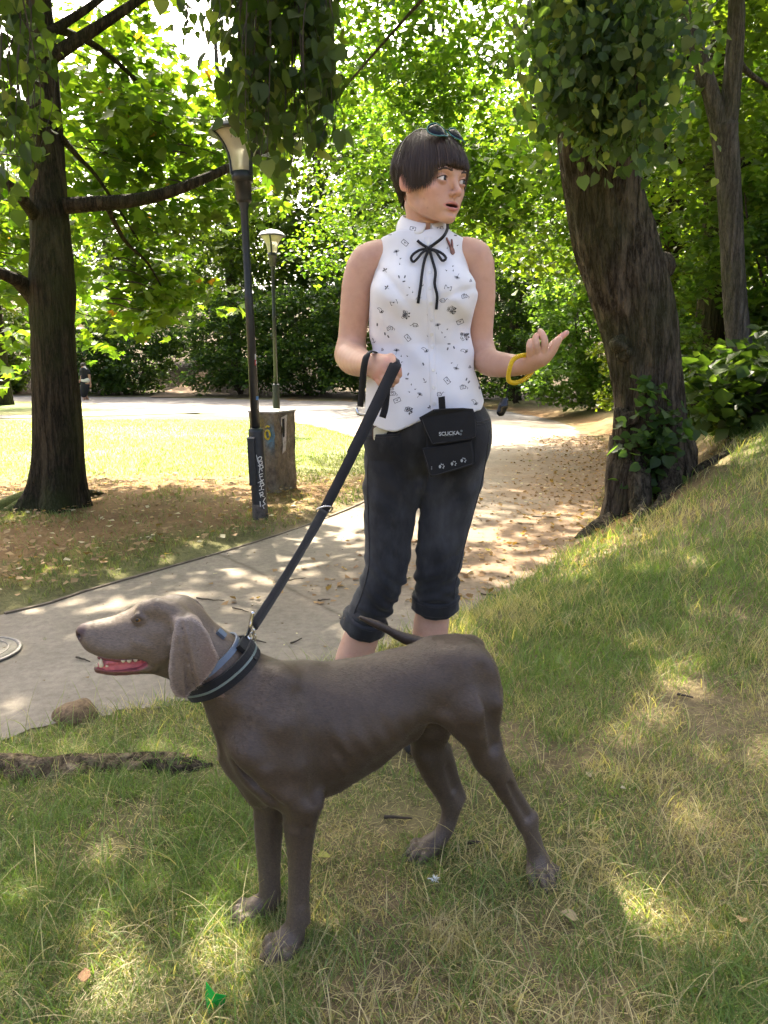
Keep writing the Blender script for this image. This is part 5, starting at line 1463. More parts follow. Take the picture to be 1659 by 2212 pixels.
def build_head():
    f = Field()
    E_ = lambda c, r, k=.02, kind='u', R=HR: f.ell(hd(*c), np.array(r) * HS, R, k, kind)
    Ch = lambda pts, k=.01, kind='u', n=0: f.chain([(hd(*p), r * HS) for p, r in pts], k, kind, n)
    E_((0, -.012, .032), (.071, .090, .078))
    E_((0, .030, .035), (.060, .058, .056), .03)
    E_((0, .028, -.026), (.0545, .055, .054), .022)
    for s in (-1, 1):
        Ch([((s * .053, -.004, -.030), .015), ((s * .0455, .002, -.050), .0130), ((s * .0325, .034, -.072), .0115), ((s * .012, .064, -.0830), .0110)], .018, n=8)
        E_((s * .0370, .053, -.022), (.019, .021, .018), .020)
        E_((s * .0255, .047, -.050), (.020, .026, .023), .018)
    E_((0, .069, -.0815), (.0160, .0130, .0110), .012)
    E_((0, .054, -.056), (.030, .029, .024), .020)                     # mouth mound
    # brow, sockets
    for s in (-1, 1):
        Ch([((s * .012, .085, .017), .0075), ((s * .030, .083, .021), .0075), ((s * .047, .067, .016), .008)], .012)
        E_((s * .0315, .0970, -.001), (.0170, .0135, .0090), .010, 's')
    # nose
    Ch([((0, .083, .010), .0064), ((0, .0905, -.008), .0064), ((0, .0995, -.025), .0070)], .012)
    E_((0, .1005, -.0290), (.0082, .0086, .0078), .008)
    for s in (-1, 1):
        E_((s * .0098, .0915, -.0325), (.0056, .0080, .0058), .006)
        E_((s * .0056, .0968, -.0372), (.0026, .0042, .0026), .003, 's')
    Ch([((0, .0925, -.037), .0036), ((0, .0850, -.049), .004)], .006)
    # lips
    for s in (-1, 1):
        Ch([((s * .0255, .0715, -.0560), .0022), ((s * .013, .0818, -.0530), .0032), ((s * .003, .0845, -.0518), .0034)], .006, n=6)
        Ch([((s * .0245, .0710, -.0582), .0022), ((s * .013, .0805, -.0630), .0038), ((0, .0830, -.0642), .0044)], .006, n=6)
    E_((0, .0860, -.0578), (.0210, .0150, .0028), .0020, 's')
    E_((0, .0720, -.0580), (.0175, .0180, .0038), .003, 's')
    E_((0, .083, -.0735), (.013, .0045, .0035), .007, 's')
    # eyelids around the eyeballs
    EC = [(s * .0315, .0740, -.001) for s in (-1, 1)]
    for s, e in zip((-1, 1), EC):
        c = hd(*e); R = HR
        def lids(P, c=c, s=s):
            q = (P - c) @ HR / HS
            r = np.sqrt((q * q).sum(1))
            sh = np.abs(r - .0128) - .0013
            x = q[:, 0] * s
            w = np.clip(1 - (x / .0150) ** 2, 0, 1)
            zu = .0060 * w + .0006 * x / .015; zl = -.0044 * w
            gap = np.maximum(q[:, 2] - zu, zl - q[:, 2])
            op = np.maximum(gap, -(q[:, 1] - .002))
            return np.maximum(np.maximum(sh, -op), -q[:, 1] - .001) * HS
        f.fn(lids, c - .018, c + .018, .0025)
    # ears
    for s in (-1, 1):
        f.ell(hd(s * .0745, -.006, .004), np.array([.0075, .0175, .030]), HR @ np.array(Matrix.Rotation(s * .28, 3, 'Z')) @ np.array(Matrix.Rotation(-.18, 3, 'X')), .006)
        f.ell(hd(s * .0830, .000, .006), np.array([.0060, .0100, .019]), HR, .004, 's')
        f.ell(hd(s * .0730, .003, -.019), np.array([.006, .009, .0095]), HR, .005)
    # neck
    nb = at(912, 520, WY + .03)
    f.chain([(hd(.004, -.026, -.030), .044), (hd(.004, -.026, -.075), .0415), (nb + [.004, 0, .05], .0435), (nb + [0, 0, -.02], .052)], .022, n=8)
    f.chain([(hd(-.038, -.03, -.050), .010), (nb + [.005, -.03, -.04], .014)], .02)
    f.chain([(hd(.038, -.03, -.050), .010), (nb + [.02, -.03, -.04], .014)], .02)
    # shoulders and upper chest so that neck and trunk are one body
    V, F = f.mesh(.0019)
    V = relax(V, F, 2, .35)
    q = (V - HC) @ HR / HS
    col = np.tile(SKIN, (len(V), 1))
    def blend(k, c):
        nonlocal col
        k = k[:, None]; col = col * (1 - k) + np.array(c) * k
    def g(c, r): return np.exp(-((((q - np.array(c)) / np.array(r)) ** 2).sum(1)))
    for s in (-1, 1):
        blend(g((s * .042, .060, -.028), (.022, .03, .020)) * .45, (.62, .30, .235))       # cheeks
        blend(g((s * .0315, .085, -.0015), (.017, .02, .0115)) * .45, (.42, .22, .18))      # around the eyes
        blend(g((s * .078, -.004, .004), (.012, .025, .032)) * .65, (.66, .25, .19))        # ears
    blend(g((0, .108, -.030), (.012, .016, .014)) * .5, (.64, .32, .26))
    # lips
    w = np.clip(1 - (q[:, 0] / .0268) ** 2, 0, 1)
    top = -.0482 - .0018 * np.exp(-(q[:, 0] / .003) ** 2) - .0090 * (1 - w); bot = -.0695 * w - .057 * (1 - w)
    k = smoothstep(.0012, -.0008, np.maximum(q[:, 2] - top, bot - q[:, 2])) * (q[:, 1] > .070) * (w > 0)
    blend(k * .85, (.50, .185, .175))
    k = smoothstep(.0015, -.0005, np.abs(q[:, 2] + .0580) - .0034 * w) * (q[:, 1] > .050) * (q[:, 1] < .0815) * (np.abs(q[:, 0]) < .021)
    blend(k * .9, (.05, .018, .016))
    # a few moles
    for c, r in (((-.052, .040, -.043), .0022), ((-.046, .046, -.064), .0016)):
        blend(np.exp(-(((q - np.array(c)) ** 2).sum(1)) / r ** 2) * .7, (.16, .07, .05))
    return V, F, col, EC

def limb(f, pts, k=.02, n=12): f.chain(pts, k, n=n)

def spline_fr(c):
    q = spline(np.array([list(p) + [r] for p, r in c]), 9); return [(r[:3], r[3]) for r in q]
def build_arms():
    out = []
    # ---- her right arm (holds the leash)
    f = Field()
    sh = at(790, 566, WY + .02)
    limb(f, [(at(818, 553, WY + .02), .040), (at(791, 569, WY + .02), .0440), (at(775, 610, WY + .025), .0415), (at(768, 660, WY + .03), .0390), (at(762, 715, WY + .04), .0365), (at(758, 762, WY + .04), .0370)], .02)
    limb(f, [(at(757, 768, WY + .04), .0390), (at(762, 775, WY - .01), .0400), (at(772, 781, WY - .06), .0365), (at(786, 786, WY - .12), .0305), (at(797, 787, WY - .165), .0255), (at(806, 789, WY - .195), .0245)], .02)
    HYr = WY - .21
    h = lambda u, v, dy=0: at(u, v, HYr + dy)
    f.chain([(h(806, 789, .012), .0235), (h(818, 793, 0), .0255), (h(829, 796, -.010), .0250)], .012)
    f.chain([(h(812, 800, .010), .0180), (h(820, 808, -.005), .0185), (h(826, 812, -.010), .017)], .012)
    f.chain([(h(820, 780, .002), .0150), (h(834, 784, -.012), .0150)], .012)
    fing = [[(h(836, 783, -.014), .0105), (h(851, 799, -.030), .0092), (h(861, 808, -.018), .0085), (h(857, 812, .004), .0075)],
            [(h(829, 794, -.018), .0108), (h(843, 812, -.034), .0094), (h(855, 820, -.020), .0086), (h(851, 824, .002), .0075)],
            [(h(822, 805, -.016), .0102), (h(834, 822, -.030), .0090), (h(846, 829, -.018), .0082), (h(843, 831, .004), .0072)],
            [(h(815, 814, -.010), .0092), (h(824, 829, -.020), .0082), (h(834, 834, -.012), .0075), (h(833, 835, .006), .0066)]]
    for c in fing: f.chain(spline_fr(c), .0028)
    f.chain([(h(826, 779, .004), .0125), (h(844, 774, -.008), .0115), (h(854, 785, -.022), .0102), (h(860, 797, -.024), .0085)], .006)
    V, F = f.mesh(.0022); V = relax(V, F, 1, .35)
    sp = [(c[0][0] + np.array([0, -.006, .0]), .016, (.66, .26, .20), .55) for c in fing]
    sp += [(h(860, 798, -.03), .014, (.66, .27, .21), .5)]
    out.append((V, F, tint_skin(V, sp)))
    # ---- her left arm (open hand)
    f = Field()
    limb(f, [(at(1003, 547, WY + .03), .040), (at(1028, 558, WY + .03), .0415), (at(1038, 605, WY + .035), .0375), (at(1040, 660, WY + .04), .0345), (at(1037, 720, WY + .05), .0330), (at(1040, 765, WY + .05), .0340)], .02)
    limb(f, [(at(1041, 770, WY + .05), .0345), (at(1057, 783, WY + .0), .0345), (at(1082, 788, WY - .05), .0310), (at(1108, 789, WY - .09), .0265), (at(1128, 788, WY - .115), .0240), (at(1140, 785, WY - .125), .0225)], .02)
    HYl = WY - .14
    h = lambda u, v, dy=0: at(u, v, HYl + dy)
    f.chain([(h(1140, 784, .012), .0220), (h(1152, 780, 0), .0225), (h(1166, 773, -.008), .0215), (h(1176, 768, -.008), .0175)], .012)
    f.chain([(h(1150, 772, -.012), .0165), (h(1163, 768, -.018), .0165), (h(1176, 763, -.018), .0145)], .012)
    fing = [[(h(1146, 767, -.022), .0085), (h(1144, 752, -.034), .0075), (h(1145, 740, -.028), .0071), (h(1149, 736, -.012), .0060)],
            [(h(1159, 765, -.026), .0088), (h(1159, 745, -.038), .0078), (h(1157, 729, -.030), .0073), (h(1161, 724, -.012), .0062)],
            [(h(1173, 763, -.026), .0090), (h(1177, 741, -.036), .0080), (h(1173, 725, -.032), .0074), (h(1167, 715, -.020), .0064)]]
    for c in fing: f.chain(spline_fr(c), .0022)
    f.chain([(h(1181, 763, -.008), .0100), (h(1191, 747, .010), .0082), (h(1206, 733, .018), .0077), (h(1224, 719, .024), .0066)], .0030, n=9)
    f.chain([(h(1172, 777, -.012), .0145), (h(1190, 762, -.026), .0105), (h(1200, 746, -.034), .0088), (h(1208, 733, -.036), .0072)], .006, n=9)
    V, F = f.mesh(.0021); V = relax(V, F, 1, .35)
    sp = [(c[2][0], .012, (.64, .27, .21), .45) for c in fing] + [(h(1215, 727, .012), .022, (.68, .27, .23), .5), (h(1205, 735, -.026), .016, (.64, .27, .21), .4)]
    out.append((V, F, tint_skin(V, sp)))
    return out

BYAW = math.radians(8)
BR = np.array(Matrix.Rotation(BYAW, 3, 'Z'))
def build_legs():
    f = Field()
    gl = ground_h(-.12, 1.93)
    RB = BR
    f.ell(at(912, 580, WY + .03), (.10, .065, .07), RB, .03)
    f.ell(at(910, 640, WY + .02), (.115, .085, .12), RB, .03)
    f.ell(at(912, 760, WY + .02), (.105, .075, .12), RB, .04)
    f.ell(at(926, 920, WY + .01), (.145, .095, .12), RB, .04)
    limb(f, [(at(800, 566, WY + .02), .03), (at(912, 548, WY + .03), .036), (at(1020, 561, WY + .03), .03)], .03, 5)
    for pts in ([(at(862, 960, WY), .070), (at(850, 1080, WY), .058), (at(832, 1235, WY - .02), .044), (at(803, 1310, WY + .0), .043), (at(772, 1400, WY + .02), .0505), (at(758, 1440, WY + .03), .047), (at(735, 1560, WY + .05), .034), (at(722, 1640, WY + .06), .030)],
                [(at(990, 950, WY), .070), (at(975, 1070, WY), .058), (at(946, 1215, WY - .01), .044), (at(939, 1280, WY + .01), .044), (at(929, 1370, WY + .03), .0500), (at(922, 1430, WY + .04), .045), (at(908, 1560, WY + .05), .034), (at(902, 1640, WY + .06), .030)]):
        limb(f, pts, .03, 16)
    V, F = f.mesh(.0055); V = relax(V, F, 2, .4)
    col = np.tile(np.array([.60, .37, .28]), (len(V), 1))
    return V, F, col

HEADN = []
def build_woman():
    hv, hf, hc, EC = build_head()
    HEADN.append(len(hv))
    parts = [(hv, hf, hc)] + build_arms() + [build_legs()]
    V = []; F = []; C = []; n = 0
    for v, fc, c in parts:
        V.append(v); F.append(fc + n); C.append(c); n += len(v)
    V = np.concatenate(V); F = np.concatenate(F); C = np.concatenate(C)
    base = np.array([.02, WY, ground_h(.02, WY)])
    root = thing('person', 'dark-haired person in white printed blouse and cropped black jeans holding a leash', 'person', tuple(base))
    child('body', V, F, mat_skin(), root, attrs={'tint': C})
    # ---- eyes
    m, N, L, B = material('eyeball')
    c = coords(N); sx = N.new('ShaderNodeSeparateXYZ'); L.new(c, sx.inputs[0])
    ln = N.new('ShaderNodeVectorMath'); ln.operation = 'LENGTH'
    cb = N.new('ShaderNodeCombineXYZ'); L.new(sx.outputs[0], cb.inputs[0]); L.new(sx.outputs[2], cb.inputs[1]); L.new(cb.outputs[0], ln.inputs[0])
    r = ramp(N, [(0, (.003, .003, .003)), (.24, (.003, .003, .003)), (.27, (.012, .010, .010)), (.44, (.022, .019, .018)), (.49, (.015, .015, .018)), (.54, (.66, .62, .60)), (1, (.70, .62, .58))])
    mm = N.new('ShaderNodeMath'); mm.operation = 'MULTIPLY'; mm.inputs[1].default_value = 80.0
    L.new(ln.outputs['Value'], mm.inputs[0]); L.new(mm.outputs[0], r.inputs[0]); L.new(r.outputs[0], B.inputs['Base Color'])
    B.inputs['Roughness'].default_value = .08
    look = math.radians(-14)
    for e in EC:
        rr = .0123 * HS
        prof = [(max(1e-4, rr * math.sin(t)), rr * math.cos(t)) for t in np.linspace(math.pi - .01, .01, 17)]
        Vt, Ft = lathe(prof, 24)
        Vt = Vt[:, [0, 2, 1]]            # axis along y
        Ft = [q[::-1] for q in Ft]
        me = mesh_from('eye', Vt, Ft); o = link('eye', me, m, root)
        M = Matrix(HR.tolist()).to_4x4() @ Matrix.Rotation(look, 4, 'Z')
        M.translation = Vector(hd(*e)) - Vector(base)
        o.matrix_local = M
    return root, V, F
woman, WV, WF = build_woman()
# ------------------------------------------------------------------ clothes, hair and what she carries
def wpos(u, v, dy=0): return at(u, v, WY + dy)
def bvh_of(V, F): return BVHTree.FromPolygons([Vector(p) for p in V], [tuple(int(i) for i in q) for q in F])
def cast(bv, u, v, lift=.0008):
    d = Vector(ray(u, v)).normalized()
    loc, nor, idx, dist = bv.ray_cast(Vector(EYE), d)
    if loc is None: return None, None
    if nor.dot(d) > 0: nor = -nor
    return np.array(loc + nor * lift), np.array(nor)

def mat_cloth(name, col, scale=900, var=.12, rough=.8, sheen=.2, trans=0.0, weave=.25, fade=None):
    m, N, L, B = material(name)
    c = coords(N)
    n = noise(N, L, 14, 4, .6, c)
    r = ramp(N, [(.3, tuple(x * (1 - var) for x in col)), (.72, tuple(min(1, x * (1 + var)) for x in col))])
    L.new(n.outputs[0], r.inputs[0])
    out = r.outputs[0]
    if fade is not None:
        n3 = noise(N, L, 7, 5, .65, c, (1, 1, .5))
        r3 = ramp(N, [(.45, (0, 0, 0)), (.70, (1, 1, 1))]); L.new(n3.outputs[0], r3.inputs[0])
        out = mixc(N, L, r3.outputs[0], out, fade)
    L.new(out, B.inputs['Base Color'])
    B.inputs['Roughness'].default_value = rough
    B.inputs['Sheen Weight'].default_value = sheen
    B.inputs['Specular IOR Level'].default_value = .25
    n2 = noise(N, L, scale, 2, .7, c)
    bump(N, L, n2.outputs[0], weave, .0006, B)
    return m
M_white = mat_cloth('white_viscose', (.70, .70, .72), 700, .03, .75, .25, weave=.15)
M_jean = mat_cloth('black_denim', (.019, .0195, .0215), 1100, .3, .85, .12, weave=.5, fade=(.062, .064, .068))
M_seam = mat_cloth('denim_seam', (.040, .036, .036), 900, .3, .85, .1)
M_ink = simple('ink', (.045, .045, .055), .8, 0, .1)
M_ribbon = mat_cloth('black_ribbon', (.010, .010, .011), 900, .2, .7, .2)
M_web = mat_cloth('black_webbing', (.014, .014, .016), 1600, .25, .75, .15, weave=.5)
M_chrome = simple('chrome', (.62, .61, .58), .22, 1, .1)
M_nylon = mat_cloth('black_nylon', (.010, .0105, .012), 1400, .25, .8, .1, weave=.5)

# ---- blouse
ST = [(485, 835, 995, .055, .03), (505, 822, 1007, .070, .03), (520, 819, 1008, .078, .03), (545, 815, 1010, .085, .03), (580, 806, 1016, .096, .025), (620, 799, 1021, .108, .02), (655, 796, 1023, .112, .015), (700, 797, 1021, .104, .02),
      (745, 799, 1019, .096, .02), (800, 794, 1030, .103, .015), (850, 786, 1046, .114, .01), (895, 781, 1060, .120, .01), (960, 776, 1068, .124, .01)]
def build_blouse(root):
    zs = []; cx = []; hw = []; hdp = []; yc = []
    for v, ul, ur, hdv, yo in ST:
        a = at(ul, v, WY); b = at(ur, v, WY)
        zs.append(a[2]); cx.append((a[0] + b[0]) / 2); hw.append((b[0] - a[0]) / 2 / 1.012); hdp.append(hdv); yc.append(WY + yo)
    o = np.argsort(zs); zs = np.array(zs)[o]; cx = np.array(cx)[o]; hw = np.array(hw)[o]; hdp = np.array(hdp)[o]; yc = np.array(yc)[o]
    cb, sb = math.cos(BYAW), math.sin(BYAW)
    tops = np.array([(wpos(u, v)[0], wpos(u, v)[2]) for u, v in ((800, 528), (817, 513), (863, 495), (885, 493), (940, 491), (969, 490), (1009, 510), (1030, 522))])
    hemu = [(760, 884), (783, 900), (806, 921), (850, 926), (905, 916), (960, 898), (1010, 886), (1045, 888), (1058, 872), (1085, 850)]
    hem = np.array([(wpos(u, v, -.1)[0], wpos(u, v, -.1)[2]) for u, v in hemu])
    def loft(P):
        z = P[:, 2]
        X = P[:, 0] - np.interp(z, zs, cx); Y = P[:, 1] - np.interp(z, zs, yc)
        x = X * cb + Y * sb; y = -X * sb + Y * cb
        w = np.interp(z, zs, hw); d = np.interp(z, zs, hdp)
        q = (np.abs(x / w) ** 2.5 + np.abs(y / d) ** 2.3) ** (1 / 2.4)
        e = (q - 1) * np.minimum(w, d)
        top = z - np.interp(P[:, 0], tops[:, 0], tops[:, 1]) - .02 * np.clip(1 - np.abs(y) / .12, 0, 1) + .02
        bt = np.interp(P[:, 0], hem[:, 0], hem[:, 1]) - z - (y > 0) * .05
        return np.maximum(np.maximum(e, top * .9), bt)
    f = Field()
    f.fn(loft, wpos(770, 960) - [.05, .2, .0], wpos(1080, 480) + [.05, .2, .03], .01)
    for u, v, yy in ((862, 640, -.083), (978, 634, -.080)):
        f.ell(wpos(u, v, yy + .03), (.055, .045, .055), BR, .05)
    # folds
    px0 = wpos(912, 640)
    def folds(P):
        x = P[:, 0] - px0[0]; z = P[:, 2] - px0[2]
        a = .0028 * np.sin(x * 62 + 3 * np.sin(z * 7)) * smoothstep(-.1, .10, z) * smoothstep(.16, .02, np.abs(x))            # gathers under the yoke
        b = .0050 * np.sin(z * 46 + x * 24 + 2.2 * np.sin(x * 19)) * np.exp(-((z + .13) / .055) ** 2)                           # creases at the waist
        c = .0075 * np.sin(x * 34 + z * 15 + 1.5 * np.sin(z * 9)) * smoothstep(-.12, -.30, z)                                   # flare at the hem
        d = .0040 * np.exp(-(((x + .075) * .8 + (z - .02) * .6) / .008) ** 2) * smoothstep(.0, .06, -x) * smoothstep(.09, .0, np.abs(z - .02))
        e = .0040 * np.exp(-(((x - .085) * .35 - (z + .0)) / .008) ** 2) * smoothstep(.02, .06, x)
        g = .0030 * np.sin((x + 1.4 * z) * 60 + 2 * np.sin(x * 14)) * np.exp(-(((np.abs(x) - .09) / .045) ** 2 + ((z + .02) / .06) ** 2))
        return a + b + c + d + e + g
    f.fn(folds, px0 - 1, px0 + 1, .01, 'd')
    V, F = f.mesh(.0037); V = relax(V, F, 2, .4)
    shirt = child('blouse', V, F, M_white, root)
    bv = bvh_of(V, F)
    # front placket
    P = []; nrow = 40
    for v in np.linspace(512, 905, nrow):
        uc = 924 + (v - 505) * .036
        row = []
        for du in (-7.5, -6.5, 6.5, 7.5):
            p, n = cast(bv, uc + du, v, .0002 if abs(du) > 7 else .0016)
            row.append(p)
        if all(r is not None for r in row): P.append(row)
    P = np.array(P); n = len(P)
    fc = [(i * 4 + j, i * 4 + j + 1, i * 4 + 5 + j, i * 4 + 4 + j) for i in range(n - 1) for j in range(3)]
    child('placket', P.reshape(-1, 3), fc, M_white, shirt)
    bm_ = simple('button', (.70, .70, .66), .25, 0, .08)
    for v in (527, 560, 590, 623, 655, 690, 722, 750, 800, 838, 872):
        p, nrm = cast(bv, 925 + (v - 505) * .036, v, .0018)
        R = np.array(Vector(nrm).to_track_quat('Z', 'Y').to_matrix())
        child('button', *lathe([(.0001, .0002), (.0040, .0002), (.0046, .0012), (.0040, .0018), (.0028, .0014), (.0001, .0014)], 12, p, R), bm_, shirt)
    # printed motifs
    mb = MB()
    def stroke(pts, w, u, v, s, rot, closed=False, fill=False):
        c_, s_ = math.cos(rot), math.sin(rot)
        T = [(u + (x * c_ - y * s_) * s, v - (x * s_ + y * c_) * s) for x, y in pts]
        if fill:
            Q = [cast(bv, a, b, .0005)[0] for a, b in T]
            if any(q is None for q in Q): return
            mb.add(np.array(Q), [tuple(range(len(Q)))]); return
        if closed: T = T + T[:1]
        for (x0, y0), (x1, y1) in zip(T[:-1], T[1:]):
            L_ = math.hypot(x1 - x0, y1 - y0) + 1e-6
            nx, ny = -(y1 - y0) / L_ * w / 2, (x1 - x0) / L_ * w / 2
            Q = [cast(bv, a, b, .0004)[0] for a, b in ((x0 + nx, y0 + ny), (x1 + nx, y1 + ny), (x1 - nx, y1 - ny), (x0 - nx, y0 - ny))]
            if any(q is None for q in Q): continue
            if max(np.linalg.norm(Q[0] - q) for q in Q) > .05: continue
            mb.add(np.array(Q), [(0, 1, 2, 3)])
    circ = lambda cx_, cy_, r, n=8: [(cx_ + r * math.cos(2 * math.pi * i / n), cy_ + r * math.sin(2 * math.pi * i / n)) for i in range(n)]
    leaf = lambda x, y, a, l=.5, w=.16: [(x, y), (x + math.cos(a) * l * .5 - math.sin(a) * w, y + math.sin(a) * l * .5 + math.cos(a) * w), (x + math.cos(a) * l, y + math.sin(a) * l), (x + math.cos(a) * l * .5 + math.sin(a) * w, y + math.sin(a) * l * .5 - math.cos(a) * w)]
    def motif(k, u, v, r, s=7.0):
        S = lambda pts, w=.9, **kw: stroke(pts, w, u, v, s, r, **kw)
        if k == 'env':
            S([(-1, -.6), (1, -.6), (1, .6), (-1, .6)], 1.0, closed=True); S([(-1, .6), (0, -.05), (1, .6)], .6); S([(0, -.25), (-.28, .1), (0, .22), (.28, .1)], fill=True)
        elif k == 'bunch':
            for i in range(14):
                a = random.uniform(0, 6.3); q = random.uniform(.1, .95)
                S(circ(q * math.cos(a), q * math.sin(a), .26, 6), .75, closed=True)
            for a in (.3, -.5, -1.3): S(leaf(.6 * math.cos(a), .6 * math.sin(a), a, .6, .2), fill=True)
        elif k == 'can':
            S([(-.7, -.5), (.4, -.5), (.3, .4), (-.6, .4)], 1.0, closed=True); S([(.35, -.3), (1.0, .3), (1.2, .2)], 1.0); S([(-.6, .3), (-1.1, .1), (-.7, -.4)], .8); S([(-.5, 0), (.3, 0)], .8); S(circ(1.4, .1, .06, 4), fill=True)
        elif k == 'cam':
            S([(-.8, -.5), (.6, -.5), (.6, .4), (-.8, .4)], 1.0, closed=True); S(circ(-.1, 0, .3), .8, closed=True); S([(-.4, .4), (-.3, .65), (.1, .65), (.2, .4)], .8); S([(.6, .2), (1.2, -.5), (.9, -.8)], .8)
        elif k == 'sprig':
            for a in (.3, 1.6, 2.9): S(leaf(0, 0, a, .95, .24), fill=True)
            S([(0, 0), (.1, -.8)], .7)
        elif k == 'anchor':
            S([(0, -.9), (0, .7)], .9); S([(-.6, -.4), (-.3, -.8), (0, -.9), (.3, -.8), (.6, -.4)], .8); S([(-.35, .4), (.35, .4)], .8); S(circ(0, .85, .15, 6), .7, closed=True)
        elif k == 'flower':
            for a in np.linspace(.2, 2.9, 7): S([(0, -.1), (math.cos(a) * .9, math.sin(a) * .7)], .8)
            S(leaf(-.25, .1, .8, .6, .22), fill=True); S([(0, -.1), (-.2, -1.1)], .7); S(circ(0, .1, .25, 6), fill=True)
        elif k == 'bee':
            S([(-.35, -.2), (.2, -.3), (.4, .2), (-.1, .35)], fill=True); S([(.3, .1), (.8, .4)], .6)
        elif k == 'clip':
            S([(-.2, -.6), (.2, -.6), (.2, .6), (-.2, .6)], .9, closed=True); S([(0, -.4), (0, .4)], .7)
        elif k == 'bird':
            S([(-.9, .7), (-.3, .2), (-.2, -.5), (.5, -.6), (.9, -.1), (.4, .1), (.1, .6), (-.4, .9)], .8, closed=True); S([(-.1, -.4), (.6, -.4)], 1.2); S(circ(.3, -.2, .25, 6), fill=True)
        elif k == 'tri':
            S([(-.5, -.5), (.5, -.4), (0, .6)], .9, closed=True); S([(-.3, -.2), (.3, -.1)], .8)
    X0, Y0, K = 658.3, 246.8, .3968
    DATA = dict(env='780 945 -.3,485 1025 .4,560 1217 -.9,845 1130 .4,775 1450 -.9,503 1557 .4,545 700 -.7', bunch='548 1090 0,800 1063 0,870 1207 .2,563 1610 0',
                can='755 1012 .1,597 1148 3.0,735 1522 .2,465 1490 2.8', cam='465 1165 .2,870 990 .2,862 1485 .2,480 1520 .1', sprig='683 1598 .2,680 1095 0,448 945 .9,438 850 .5', anchor='635 925 .6,675 1200 -.3,652 1450 .5,375 1232 .4',
                flower='500 750 .3,830 885 2.8,500 1288 0,625 1527 -.5,825 1380 2.9,620 1005 .3,725 1150 .3',
                bee='520 787 0,517 817 1,570 945 2,557 985 0,587 970 1,772 852 2,805 828 0,808 853 1,775 1172 .5,747 1190 1.5,762 1213 0,525 1318 1,560 1318 2,527 1350 0,580 1473 1,600 1498 0,570 1513 2,798 1355 0,775 730 1,830 715 0',
                clip='513 885 .3,545 885 -.3,540 910 1.8,437 1195 .2,455 1210 .5,785 1250 1.6,778 1277 -.3,563 1415 -.4,556 1440 1.5,880 1443 -.4,893 1458 -.6,812 1270 .4,645 1360 .4,395 1145 0,950 1490 .2,820 660 1.5,465 655 1.5',
                bird='413 1070 0,655 1285 .2,925 1570 0,425 1610 .3,870 1290 .6', tri='690 893 -.7,903 905 0,423 1280 .3,898 1375 0,710 1410 .8', )
    for k, s in DATA.items():
        for it in s.split(','):
            x, y, r = (float(q) for q in it.split())
            big = {'bunch': 9.5, 'env': 7.2, 'bee': 4.0, 'clip': 4.5, 'tri': 5.2, 'anchor': 5.5, 'sprig': 7, 'flower': 7.5, 'can': 8, 'cam': 8, 'bird': 8}[k]
            motif(k, X0 + x * K, Y0 + y * K, r, big)
    mb.build('printed_motifs', M_ink, shirt, smooth=False)
    # collar: a small turned-down collar with round fronts
    cc = wpos(913, 502, .030)
    fr = math.atan2(-math.cos(BYAW + .06), math.sin(BYAW + .06))       # heading of the chest
    rows = []; nph = 56
    for i in range(nph + 1):
        t = i / nph
        ph = math.radians(7) + t * math.radians(346)
        a = fr + ph
        side = min(t, 1 - t) * 2
        rnd = math.sqrt(max(0.0, 1 - (1 - min(1, side / .16)) ** 2)) if side < .16 else 1.0
        bk = (1 - math.cos(ph)) / 2                                       # 0 front, 1 back
        er, ez = (.057, .060), None
        top = np.array([math.cos(a) * .0505, math.sin(a) * .052, .010 + .038 * bk + .006 * math.sin(ph) ** 2])
        mid = np.array([math.cos(a) * .0545, math.sin(a) * .0555, .011 + .037 * bk + .006 * math.sin(ph) ** 2])
        wd = .080 - .013 * math.sin(ph) ** 2
        low = np.array([math.cos(a) * wd, math.sin(a) * wd, -.020 + .030 * bk + .006 * math.sin(ph) ** 2])
        low = mid + (low - mid) * (.25 + .75 * rnd)
        row = [top + [0, 0, -.03], top, (top + mid) / 2 + [0, 0, .0018], mid, mid * .6 + low * .4 + np.array([math.cos(a), math.sin(a), .3]) * .0035, mid * .25 + low * .75 + np.array([math.cos(a), math.sin(a), .3]) * .003, low]
        row.append(low - np.array([math.cos(a), math.sin(a), .6]) * .0025)
        rows.append([cc + q for q in row])
    m_ = len(rows[0]); Vc = np.array(rows).reshape(-1, 3)
    Fc = [(i * m_ + j, i * m_ + j + 1, (i + 1) * m_ + j + 1, (i + 1) * m_ + j) for i in range(nph) for j in range(m_ - 1)]
    col_o = child('collar', Vc, Fc, M_white, shirt)
    bc = bvh_of(Vc, Fc)
    save = bv
    mb2 = MB()
    def env_on(u, v, r, s=6):
        c_, s_ = math.cos(r), math.sin(r)
        def seg(p, q, w):
            T = [(u + (x * c_ - y * s_) * s, v - (x * s_ + y * c_) * s) for x, y in (p, q)]
            (x0, y0), (x1, y1) = T; L_ = math.hypot(x1 - x0, y1 - y0); nx, ny = -(y1 - y0) / L_ * w / 2, (x1 - x0) / L_ * w / 2
            Q = [cast(bc, a, b, .0005)[0] for a, b in ((x0 + nx, y0 + ny), (x1 + nx, y1 + ny), (x1 - nx, y1 - ny), (x0 - nx, y0 - ny))]
            if all(k is not None for k in Q): mb2.add(np.array(Q), [(0, 1, 2, 3)])
        B4 = [(-1, -.6), (1, -.6), (1, .6), (-1, .6)]
        for i in range(4): seg(B4[i], B4[(i + 1) % 4], 1.0)
        seg((-.2, .1), (.25, .1), 3.0)
    env_on(892, 494, -.2); env_on(951, 494, .2)
    if mb2.V: mb2.build('printed_motifs', M_ink, col_o, smooth=False)
    # ribbon bow
    rb = MB()
